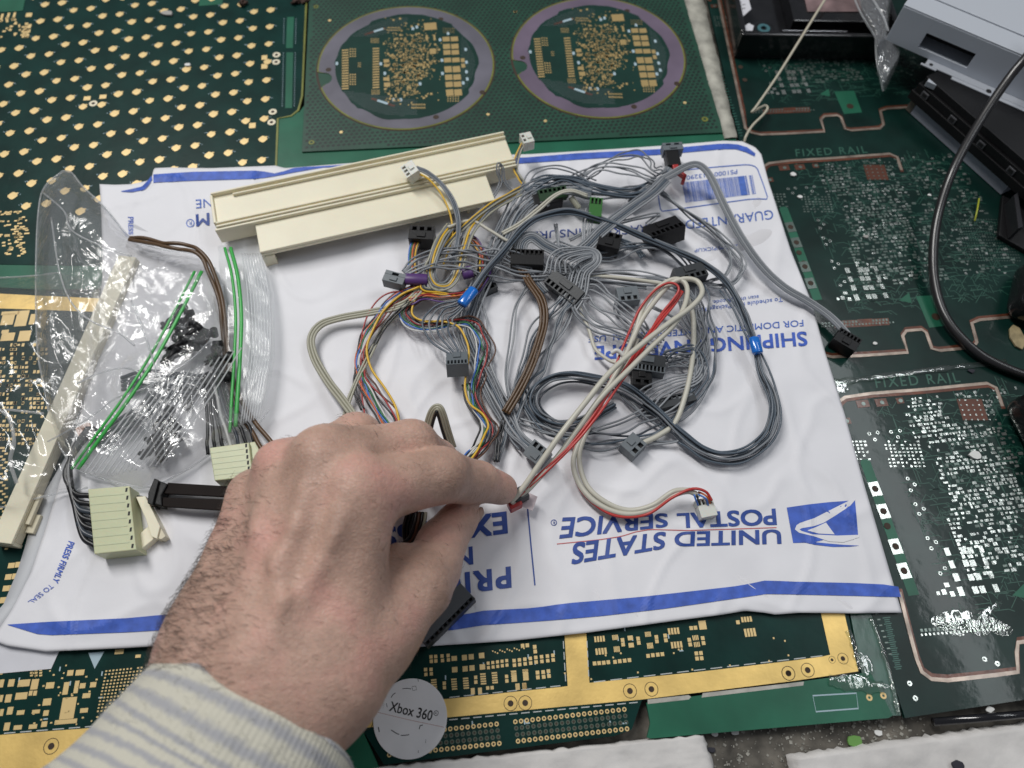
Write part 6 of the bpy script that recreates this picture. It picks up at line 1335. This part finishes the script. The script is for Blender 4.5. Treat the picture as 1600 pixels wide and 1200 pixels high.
# creases over the finger joints, thumb web and knuckle skin
for P_, dv_, r, n_ in ((I_P, I_P - I_M, 9.9, 3), (I_D, I_T - I_P, 8, 2), (M_P, M_P - M_M, 10, 3), (T_I, T_T - T_M, 8.9, 3), (I_M, I_P - WR, 13, 3)):
    m_ = near & (np.linalg.norm(G - P_, axis=1) < r * 1.7); t = (G[m_] - P_) @ (dv_ / np.linalg.norm(dv_)); w = np.exp(-(t / 4.5) ** 2)
    sd_f[m_] += .16 * w * np.cos(t * 2.3 + .6 * np.sin(G[m_][:, 0] * .5))
Vg = sd_f.reshape(nx, ny, nz_)
def surface_nets(Vg, org, h):
    sg = Vg < 0; nx, ny, nz = Vg.shape
    acc = np.zeros((nx - 1, ny - 1, nz - 1, 3), np.float32); cnt = np.zeros((nx - 1, ny - 1, nz - 1), np.float32)
    sl = lambda o, n: slice(o, n - 1 + o)
    corners = [(i, j, k) for i in (0, 1) for j in (0, 1) for k in (0, 1)]
    for a in corners:
        for ax in range(3):
            if a[ax]: continue
            b_ = list(a); b_[ax] = 1
            va = Vg[sl(a[0], nx), sl(a[1], ny), sl(a[2], nz)]; vb = Vg[sl(b_[0], nx), sl(b_[1], ny), sl(b_[2], nz)]
            m_ = (va < 0) != (vb < 0); t = np.where(m_, va / (va - vb + 1e-12), 0)
            for x in range(3): acc[..., x] += np.where(m_, a[x] + (t if x == ax else 0), 0)
            cnt += m_
    act = cnt > 0; idx = -np.ones(act.shape, np.int64); idx[act] = np.arange(act.sum())
    I = np.argwhere(act); verts = (I + acc[act] / cnt[act][:, None]) * h + org
    faces = []
    for ax in range(3):
        o = [x for x in range(3) if x != ax]
        a = [slice(1, -1)] * 3; a[ax] = slice(0, -1); b_ = [slice(1, -1)] * 3; b_[ax] = slice(1, None)
        ch = sg[tuple(a)] != sg[tuple(b_)]; ins = sg[tuple(a)][ch]; P = np.argwhere(ch)
        for x in o: P[:, x] += 1
        q = []
        for d0, d1 in ((0, 0), (1, 0), (1, 1), (0, 1)):
            R = P.copy(); R[:, o[0]] -= d0; R[:, o[1]] -= d1; q.append(idx[R[:, 0], R[:, 1], R[:, 2]])
        q = np.stack(q, 1); flip = ins if ax != 1 else ~ins
        q[~flip] = q[~flip][:, ::-1]; faces.append(q)
    return verts, np.concatenate(faces)
hv, hf_ = surface_nets(Vg, lo_, HS)
ok = (hf_ >= 0).all(1); hf_ = hf_[ok]
person = thing('person', (float(WM[0]), float(WM[1]), 10.), 'left hand with hairy wrist in a striped knit sleeve, pinching a red cable plug', 'person')
def nodes_skin():
    m = bpy.data.materials.new('skin'); m.use_nodes = True; nt = m.node_tree; b = nt.nodes['Principled BSDF']; N = nt.nodes.new; Lk = nt.links.new
    tc = N('ShaderNodeTexCoord')
    n1 = N('ShaderNodeTexNoise'); n1.inputs['Scale'].default_value = 45; n1.inputs['Detail'].default_value = 4; Lk(tc.outputs['Object'], n1.inputs['Vector'])
    r = N('ShaderNodeValToRGB'); e = r.color_ramp.elements; e[0].position = .33; e[0].color = (.45, .29, .225, 1); e[1].position = .68; e[1].color = (.645, .36, .295, 1)
    e2 = r.color_ramp.elements.new(.5); e2.color = (.575, .37, .29, 1); Lk(n1.outputs['Fac'], r.inputs[0])
    n2 = N('ShaderNodeTexNoise'); n2.inputs['Scale'].default_value = 600; n2.inputs['Detail'].default_value = 3; Lk(tc.outputs['Object'], n2.inputs['Vector'])
    mx = N('ShaderNodeMix'); mx.data_type = 'RGBA'; mx.blend_type = 'MULTIPLY'; mx.inputs[0].default_value = .22
    mr = N('ShaderNodeMapRange'); mr.inputs[1].default_value = .35; mr.inputs[2].default_value = .6; mr.inputs[3].default_value = .62; mr.inputs[4].default_value = 1.05; Lk(n2.outputs['Fac'], mr.inputs[0])
    Lk(r.outputs[0], mx.inputs[6]); Lk(mr.outputs[0], mx.inputs[7]); Lk(mx.outputs[2], b.inputs['Base Color'])
    mp = N('ShaderNodeMapping'); mp.inputs['Scale'].default_value = (1, 1.7, 1.3); mp.inputs['Rotation'].default_value = (0, 0, math.radians(-28)); Lk(tc.outputs['Object'], mp.inputs['Vector'])
    vo = N('ShaderNodeTexVoronoi'); vo.feature = 'DISTANCE_TO_EDGE'; vo.inputs['Scale'].default_value = 480
    nw = N('ShaderNodeTexNoise'); nw.inputs['Scale'].default_value = 160; ad = N('ShaderNodeVectorMath'); ad.operation = 'MULTIPLY_ADD'; ad.inputs[1].default_value = (.006,) * 3
    Lk(tc.outputs['Object'], nw.inputs['Vector']); Lk(nw.outputs['Color'], ad.inputs[0]); Lk(mp.outputs[0], ad.inputs[2]); Lk(ad.outputs[0], vo.inputs['Vector'])
    m1 = N('ShaderNodeMapRange'); m1.inputs[1].default_value = 0; m1.inputs[2].default_value = .12; Lk(vo.outputs['Distance'], m1.inputs[0])
    n3 = N('ShaderNodeTexNoise'); n3.inputs['Scale'].default_value = 170; n3.inputs['Detail'].default_value = 6; n3.inputs['Roughness'].default_value = .65; Lk(mp.outputs[0], n3.inputs['Vector'])
    a1 = N('ShaderNodeMath'); a1.operation = 'MULTIPLY_ADD'; a1.inputs[1].default_value = 1.5; Lk(n3.outputs['Fac'], a1.inputs[0])
    a2 = N('ShaderNodeMath'); a2.operation = 'MULTIPLY'; a2.inputs[1].default_value = .26; Lk(m1.outputs[0], a2.inputs[0]); Lk(a2.outputs[0], a1.inputs[2])
    bp = N('ShaderNodeBump'); bp.inputs['Strength'].default_value = .85; bp.inputs['Distance'].default_value = .0004; Lk(a1.outputs[0], bp.inputs['Height']); Lk(bp.outputs[0], b.inputs['Normal'])
    b.inputs['Roughness'].default_value = .44; b.inputs['Specular IOR Level'].default_value = .38
    b.inputs['Subsurface Weight'].default_value = .22; b.inputs['Subsurface Radius'].default_value = (1, .35, .2); b.inputs['Subsurface Scale'].default_value = .0022
    return m
M_skin = nodes_skin()
me = bpy.data.meshes.new('hand'); oo = np.array(ORG[person.name]); me.from_pydata(((hv - oo) * S).tolist(), [], hf_.tolist()); me.polygons.foreach_set('use_smooth', [True] * len(me.polygons))
bm = bmesh.new(); bm.from_mesh(me)
for _ in range(2): bmesh.ops.smooth_vert(bm, verts=bm.verts, factor=.5, use_axis_x=True, use_axis_y=True, use_axis_z=True)
bmesh.ops.recalc_face_normals(bm, faces=bm.faces); bm.to_mesh(me); bm.free(); me.materials.append(M_skin)
hand = bpy.data.objects.new('hand', me); COL.objects.link(hand); hand.parent = person; ORG[hand.name] = ORG[person.name]
# thumb nail on the far side of the thumb tip
ax = Vector((T_T - T_I).tolist()).normalized(); tn = Vector(T_T.tolist()); sdv = ax.cross(Vector((0, 0, 1))).normalized()
up_ = (sdv * .97 + Vector((0, 0, .15))).normalized(); wv = ax.cross(up_).normalized(); b = MB(); n_ = 12
for i in range(n_ + 1):
    for j in range(9):
        u, v = (i / n_ - .5) * 2, (j / 8 - .5) * 2; w_ = 5.4 * math.sqrt(max(0., 1 - max(0, abs(u) - .45) ** 2 * 2.2)); an = v * .72
        p = tn + ax * (u * 5.8 + 1.2) + wv * math.sin(an) * w_ * 1.25 + up_ * (6.75 - (1 - math.cos(an)) * w_ * 1.1 - .3 * max(0, u)); b.v.append(tuple(p))
b.f = [(i * 9 + j, i * 9 + j + 1, (i + 1) * 9 + j + 1, (i + 1) * 9 + j) for i in range(n_) for j in range(8)]
nl = obj('thumb_nail', b, mat('nail', (.42, .27, .20), .5), person, smooth=True); s_ = nl.modifiers.new('thick', 'SOLIDIFY'); s_.thickness = .0006
# hairs on the back of the hand and the wrist
rh = np.random.RandomState(8); P3 = hv; nrm = np.zeros_like(P3)
A_, B_, C_ = P3[hf_[:, 0]], P3[hf_[:, 1]], P3[hf_[:, 2]]; fn = np.cross(B_ - A_, C_ - A_)
for k in range(4): np.add.at(nrm, hf_[:, k], fn)
nrm /= np.linalg.norm(nrm, axis=1)[:, None] + 1e-9
grad_ok = ((P3 + nrm * 2)[:, 2] - P3[:, 2])
cen = (WM + WU) / 2
if (nrm * (P3 - cen)).sum(1).mean() < 0: nrm = -nrm
axd = ((L_M + M_M) / 2 - WM); axd /= np.linalg.norm(axd); sdu = np.array([-axd[1], axd[0], 0]); 
tt = (P3 - WM) @ axd; uu = (P3 - WM) @ sdu
wgt = (nrm[:, 2] > -.25) * (tt < 66) * (tt > -25) * np.clip(.07 + (uu + 2) / 26, .03, 1) * np.clip((72 - tt) / 46, .08, 1)
wgt = wgt * (P3[:, 2] > 20)
fm_ = (np.linalg.norm(P3 - (R_M + R_P) / 2, axis=1) < 20) | (np.linalg.norm(P3 - (M_M + M_P) / 2, axis=1) < 17); wgt = wgt + fm_ * (nrm[:, 2] > .2) * .08
pick = rh.choice(len(P3), 1750, p=wgt / wgt.sum()); hb = MB()
for i in pick:
    p = Vector(P3[i].tolist()); n = Vector(nrm[i].tolist()); d = Vector((axd * .25 + sdu * .95).tolist()) + Vector(rh.randn(3) * .3); d = (d - n * d.dot(n)); d.normalize()
    L_h = rh.uniform(2.8, 6.0) * (1 if uu[i] > 5 else .7); pts = [p - n * .3, p + n * L_h * .16 + d * L_h * .35, p + n * L_h * .24 + d * L_h * .7, p + n * L_h * .22 + d * L_h]
    hb.tube(pts, .05, 3, cap=False, rr=[.055, .05, .038, .018])
obj('arm_hair', hb, mat('dark_brown_hair', (.035, .022, .015), .5), person, kind='stuff')

# sleeve
def nodes_sleeve():
    m = bpy.data.materials.new('striped_knit'); m.use_nodes = True; nt = m.node_tree; b = nt.nodes['Principled BSDF']; N = nt.nodes.new; Lk = nt.links.new
    at = N('ShaderNodeAttribute'); at.attribute_name = 'along'; ar = N('ShaderNodeAttribute'); ar.attribute_name = 'around'; tc = N('ShaderNodeTexCoord')
    n1 = N('ShaderNodeTexNoise'); n1.inputs['Scale'].default_value = 320; n1.inputs['Detail'].default_value = 4; Lk(tc.outputs['Object'], n1.inputs['Vector'])
    n0 = N('ShaderNodeTexNoise'); n0.inputs['Scale'].default_value = 50; Lk(tc.outputs['Object'], n0.inputs['Vector'])
    a = N('ShaderNodeMath'); a.operation = 'MULTIPLY_ADD'; a.inputs[1].default_value = 1.8; Lk(n1.outputs['Fac'], a.inputs[0]); Lk(at.outputs['Fac'], a.inputs[2])
    a0 = N('ShaderNodeMath'); a0.operation = 'MULTIPLY_ADD'; a0.inputs[1].default_value = .6; Lk(n0.outputs['Fac'], a0.inputs[0]); Lk(a.outputs[0], a0.inputs[2])
    s = N('ShaderNodeMath'); s.operation = 'MULTIPLY'; s.inputs[1].default_value = 2 * math.pi / 4.7; Lk(a0.outputs[0], s.inputs[0])
    c_ = N('ShaderNodeMath'); c_.operation = 'SINE'; Lk(s.outputs[0], c_.inputs[0])
    r = N('ShaderNodeValToRGB'); e = r.color_ramp.elements; e[0].position = .30; e[0].color = (.60, .575, .48, 1); e[1].position = .95; e[1].color = (.385, .385, .40, 1)
    mr = N('ShaderNodeMapRange'); mr.inputs[1].default_value = -1; mr.inputs[2].default_value = 1; Lk(c_.outputs[0], mr.inputs[0]); Lk(mr.outputs[0], r.inputs[0]); Lk(r.outputs[0], b.inputs['Base Color'])
    k = N('ShaderNodeMath'); k.operation = 'MULTIPLY'; k.inputs[1].default_value = 6.2; Lk(ar.outputs['Fac'], k.inputs[0]); k2 = N('ShaderNodeMath'); k2.operation = 'SINE'; Lk(k.outputs[0], k2.inputs[0])
    h = N('ShaderNodeMath'); h.operation = 'MULTIPLY_ADD'; h.inputs[1].default_value = .15; Lk(k2.outputs[0], h.inputs[0]); Lk(n1.outputs['Fac'], h.inputs[2])
    bp = N('ShaderNodeBump'); bp.inputs['Strength'].default_value = .55; bp.inputs['Distance'].default_value = .0006; Lk(h.outputs[0], bp.inputs['Height']); Lk(bp.outputs[0], b.inputs['Normal'])
    b.inputs['Roughness'].default_value = .9; b.inputs['Sheen Weight'].default_value = .35; return m
st = [(Vector(W(392, 1122, 52)), 36, 27), (Vector(W(370, 1160, 53)), 37.2, 29.5), (Vector(W(330, 1226, 54)), 39.5, 32), (Vector(W(262, 1335, 58)), 43.5, 35), (Vector(W(170, 1460, 62)), 48, 39), (Vector(W(70, 1580, 68)), 52, 42)]
C_ = catmull([s[0] for s in st], 12); NA = 160; b = MB(); al, ao = [], []
Ls = [0.]
for p, q in zip(C_, C_[1:]): Ls.append(Ls[-1] + (q - p).length)
rows = [(0, -2.6, 6.0), (0, -2.7, 2.0), (0, -2.0, -.2), (0, -.9, -.9), (0, 0., -.3), (0, .2, 1.0)] + [(i, 0, 0) for i in range(1, len(C_))]
for (i, dr, ds) in rows:
    p = C_[i]; t = (C_[min(i + 1, len(C_) - 1)] - C_[max(i - 1, 0)]).normalized(); p = p + t * (ds if i == 0 else 0)
    f = i / 12; j = min(int(f), len(st) - 2); u = f - j; ra = st[j][1] * (1 - u) + st[j + 1][1] * u; rb = st[j][2] * (1 - u) + st[j + 1][2] * u
    a_ = t.cross(Vector((0, 0, 1))).normalized(); up = a_.cross(t).normalized(); s_ = Ls[i] + (ds if i == 0 else 0)
    for k in range(NA):
        an = 2 * math.pi * k / NA; lean = -5.5 * math.sin(an) * max(.25, 1 - i / 40); wv_ = 1.1 * nz(math.cos(an) * 1.6, math.sin(an) * 1.6, s_ * .045) + .5 * nz(math.cos(an) * 5, math.sin(an) * 5, s_ * .12)
        wv_ *= min(1, .25 + s_ / 18)
        b.v.append(tuple(p + a_ * math.cos(an) * (ra + dr + wv_) + up * math.sin(an) * (rb + dr + wv_) + t * lean)); al.append(s_ - (2 if dr < 0 else 0)); ao.append(k * 2 * math.pi * 38 / NA / 2)
b.f = [(i * NA + k, i * NA + (k + 1) % NA, (i + 1) * NA + (k + 1) % NA, (i + 1) * NA + k) for i in range(len(rows) - 1) for k in range(NA)]
sl_ = obj('sleeve', b, nodes_sleeve(), person, smooth=True)
for nm, dat in (('along', al), ('around', ao)):
    at = sl_.data.attributes.new(nm, 'FLOAT', 'POINT'); at.data.foreach_set('value', dat)
fz = MB()
for _ in range(1500):
    i = rows.index((rows[rh.randint(4, 24)])) if False else rh.randint(4, 30); k = rh.randint(NA); p = Vector(b.v[min(i, len(rows) - 1) * NA + k]); cc = C_[max(0, i - 5)]; n = (p - cc).normalized(); d = Vector(rh.randn(3)).normalized()
    fz.tube([p - n * .2, p + n * .5 + d * .4, p + n * .7 + d * 1.3], .04, 3, cap=False)
obj('sleeve_fuzz', fz, mat('fuzz', (.5, .49, .44), .9), person, kind='stuff')
# ------------------------------------------------------------------ clear plastic bags
M_film = film('clear_film', .15, gl=.45, bstr=.95, tint=(.99, .99, .99)); M_film2 = film('clear_film_soft', .07, bs=60, rough=.14, tint=(.99, .99, .99)); M_seam = film('film_seam', .38, bs=200, rough=.1)
M_zip = mat('green_zip_line', (.05, .42, .08), .35, sss=.2); M_rib = film('ribbed_film', .45, bs=40, rough=.3, bstr=.05, gl=.1)
def coons(T, B, L, R, nu, nv, zf):
    T, B, L, R = resamp(T, nu), resamp(B, nu), resamp(L, nv), resamp(R, nv); b = MB()
    for i in range(nu + 1):
        for j in range(nv + 1):
            u, v = i / nu, j / nv
            p = T[i] * (1 - v) + B[i] * v + L[j] * (1 - u) + R[j] * u - (T[0] * (1 - u) * (1 - v) + T[nu] * u * (1 - v) + B[0] * (1 - u) * v + B[nu] * u * v)
            b.v.append(tuple(W(p.x, p.y, zf(u, v, p.x, p.y))))
    b.f = [(i * (nv + 1) + j, i * (nv + 1) + j + 1, (i + 1) * (nv + 1) + j + 1, (i + 1) * (nv + 1) + j) for i in range(nu) for j in range(nv)]
    return b
def ridge(x, y, s, k): return 1 - min(1, abs(nz(x * s, y * s, k)) * 5)
def zbag(base, a1, a2, seed, edge=6):
    def f(u, v, x, y):
        e = min(u, 1 - u, v, 1 - v) * 9; q = min(1, e)
        return edge + (base - edge) * (q * (2 - q)) + a1 * nz(x * .011, y * .011, seed) + a2 * ridge(x, y, .009, seed + 3) * q + .8 * a2 * ridge(x, y, .021, seed + 7) * q * (.4 + nz(x * .01, y * .01, seed + 9))
    return f
fA = zbag(17.5, 2.5, 4.2, 2)
bagA = thing('clear_zip_bag', W(200, 520, 5), 'large crumpled clear bag with a diagonal green zip, black clips inside', 'plastic bag')
TA, BA_ = [(98, 267), (112, 270), (130, 292), (165, 325), (205, 372), (255, 390), (310, 398), (336, 420)], [(78, 655), (95, 700), (118, 730), (150, 745), (225, 762), (290, 735), (345, 698), (398, 660)]
LA, RA = [(98, 267), (70, 292), (60, 330), (56, 420), (58, 540), (68, 600), (78, 655)], [(336, 420), (352, 480), (358, 560), (375, 620), (398, 660)]
obj('bag_film', coons(TA, BA_, LA, RA, 110, 130, fA), M_film, bagA, smooth=True)
fA2 = zbag(8.5, 1.5, 1.2, 31, 4); obj('bag_back_film', coons(TA, BA_, LA, RA, 50, 60, fA2), M_film2, bagA, smooth=True)
def line3(name, pts, r, m, parent, dz=0., flat=1.):
    P = catmull([W(*p) for p in pts], 8); return obj(name, MB().tube([p + Vector((0, 0, dz)) for p in P], r, 6, flat=flat), m, parent, smooth=True)
for k, o in enumerate((0, 11)): line3('zip_line', [(304 + o, 424, 20), (268 + o, 495, 21), (232 + o, 560, 21), (190 + o * .95, 625, 20.5), (150 + o * .9, 680, 19), (112 + o * .9, 733, 16)], .5 + .15 * k, M_zip, bagA, flat=1.4)
def zipx(y): return float(np.interp(y, [424, 495, 560, 625, 680, 733], [304, 268, 232, 190, 150, 112]))
for k in range(14):
    o = 24 + k * 8.6; y0 = 618 - o * .55; y1 = 738 + o * .06 - max(0, o - 70) * .30
    line3('zip_rib', [(zipx(min(y, 733)) + o - max(0, y - 733) * .7, y, 19.4 - 3.6 * abs(t - .4) ** 2 * 3) for t, y in [(q / 5, y0 + (y1 - y0) * q / 5) for q in range(6)]], .2, M_rib, bagA, flat=2.)
for pts in (TA, LA, RA, BA_): line3('film_seam', [(x, y, 6.2) for x, y in pts], .45, M_seam, bagA)
line3('film_seam', [(75, 690, 15), (120, 665, 19), (150, 645, 20), (182, 622, 20.5), (225, 607, 20.5), (262, 585, 20), (300, 560, 19), (330, 530, 17)], .4, M_seam, bagA)
for pts in ([(66, 300, 8), (100, 330, 17), (112, 360, 19), (160, 385, 20), (205, 400, 19)], [(80, 340, 15), (92, 420, 20), (110, 470, 21), (140, 500, 22), (185, 520, 21), (210, 540, 21)], [(205, 470, 21), (225, 520, 22), (238, 560, 22), (246, 590, 21)], [(120, 600, 20), (150, 585, 22), (190, 575, 22), (215, 580, 21)]): line3('film_fold', pts, .45, M_seam, bagA)  # whitish ridges added as bright highlight lines along the film folds
# left bag
fB = zbag(20, 2.5, 3.0, 51)
bagB = thing('clear_plastic_bag', W(80, 640, 4), 'clear crumpled bag at the left edge, over the small gold pads and ivory post', 'plastic bag')
obj('bag_film', coons([(-60, 436), (20, 433), (90, 426), (160, 440)], [(-60, 790), (16, 792), (63, 777), (137, 762)], [(-60, 436), (-60, 600), (-60, 790)], [(160, 440), (150, 560), (140, 660), (137, 762)], 60, 90, fB), M_film2, bagB, smooth=True)
line3('film_seam', [(-60, 436, 6.2), (20, 433, 6.2), (60, 430, 7), (90, 426, 7)], .45, M_seam, bagB)
line3('film_seam', [(-60, 790, 6.2), (16, 792, 6.2), (63, 777, 6.2), (137, 762, 6.2)], .45, M_seam, bagB)
line3('film_fold', [(0, 640, 20), (15, 655, 20), (22, 690, 20), (16, 720, 18), (26, 755, 14)], .8, M_seam, bagB); line3('film_fold', [(12, 640, 21), (40, 643, 22), (68, 646, 21)], .6, M_seam, bagB)
# right zip bag with the upright green zip
fC = zbag(13, 1.2, .8, 77, 9)
bagC = thing('clear_zip_bag', W(400, 530, 4), 'flat clear zip bag with an upright green zip, in the middle left of the envelope', 'plastic bag')
obj('bag_film', coons([(340, 385), (365, 378), (398, 372), (415, 392)], [(330, 700), (362, 678), (398, 665), (414, 640)], [(340, 385), (346, 470), (345, 560), (330, 700)], [(415, 392), (428, 460), (430, 560), (414, 640)], 40, 90, fC), film('clear_film_flat', .07, bs=50, rough=.16, gl=.2, bstr=.4), bagC, smooth=True)
for k, o in enumerate((0, 9)): line3('zip_line', [(351 + o, 387, 13.4), (362 + o, 430, 15), (368 + o, 490, 15), (366 + o, 560, 15), (362 + o, 620, 14.5), (359 + o, 676 - o, 13)], .5 + .15 * k, M_zip, bagC, flat=1.4)
for k in range(8): line3('zip_rib', [(378 + k * 4.2, 396, 13), (386 + k * 4.6, 450, 14.4), (390 + k * 4.7, 530, 14.4), (384 + k * 4.2, 600, 14), (376 + k * 4, 664 - k * 1.5, 13)], .2, M_rib, bagC, flat=2.)
line3('film_seam', [(330, 700, 9.2), (362, 678, 10), (400, 665, 10), (420, 640, 10)], .4, M_seam, bagC)
# small clear bag by the silver drive
fD = zbag(24, 3, 4, 91, 16)
bagD = thing('clear_plastic_bag', W(1380, 60, 14), 'small crumpled clear bag between the black device frame and the silver drive', 'plastic bag')
obj('bag_film', coons([(1325, -30), (1360, -30), (1395, -30)], [(1372, 120), (1379, 143), (1384, 140), (1404, 96)], [(1325, -30), (1345, 20), (1368, 60), (1370, 95), (1372, 120)], [(1395, -30), (1392, 10), (1388, 50), (1408, 80), (1404, 96)], 24, 60, fD), film('clear_film_crumpled', .22, bs=170, gl=1.8, bstr=1.), bagD, smooth=True)
for pts in ([(1328, -20, 24), (1345, 20, 25), (1368, 58, 24)], [(1368, 58, 24), (1370, 95, 22), (1380, 142, 18)], [(1352, -20, 26), (1378, 22, 27), (1388, 48, 26)]): line3('film_seam', pts, .6, M_seam, bagD)
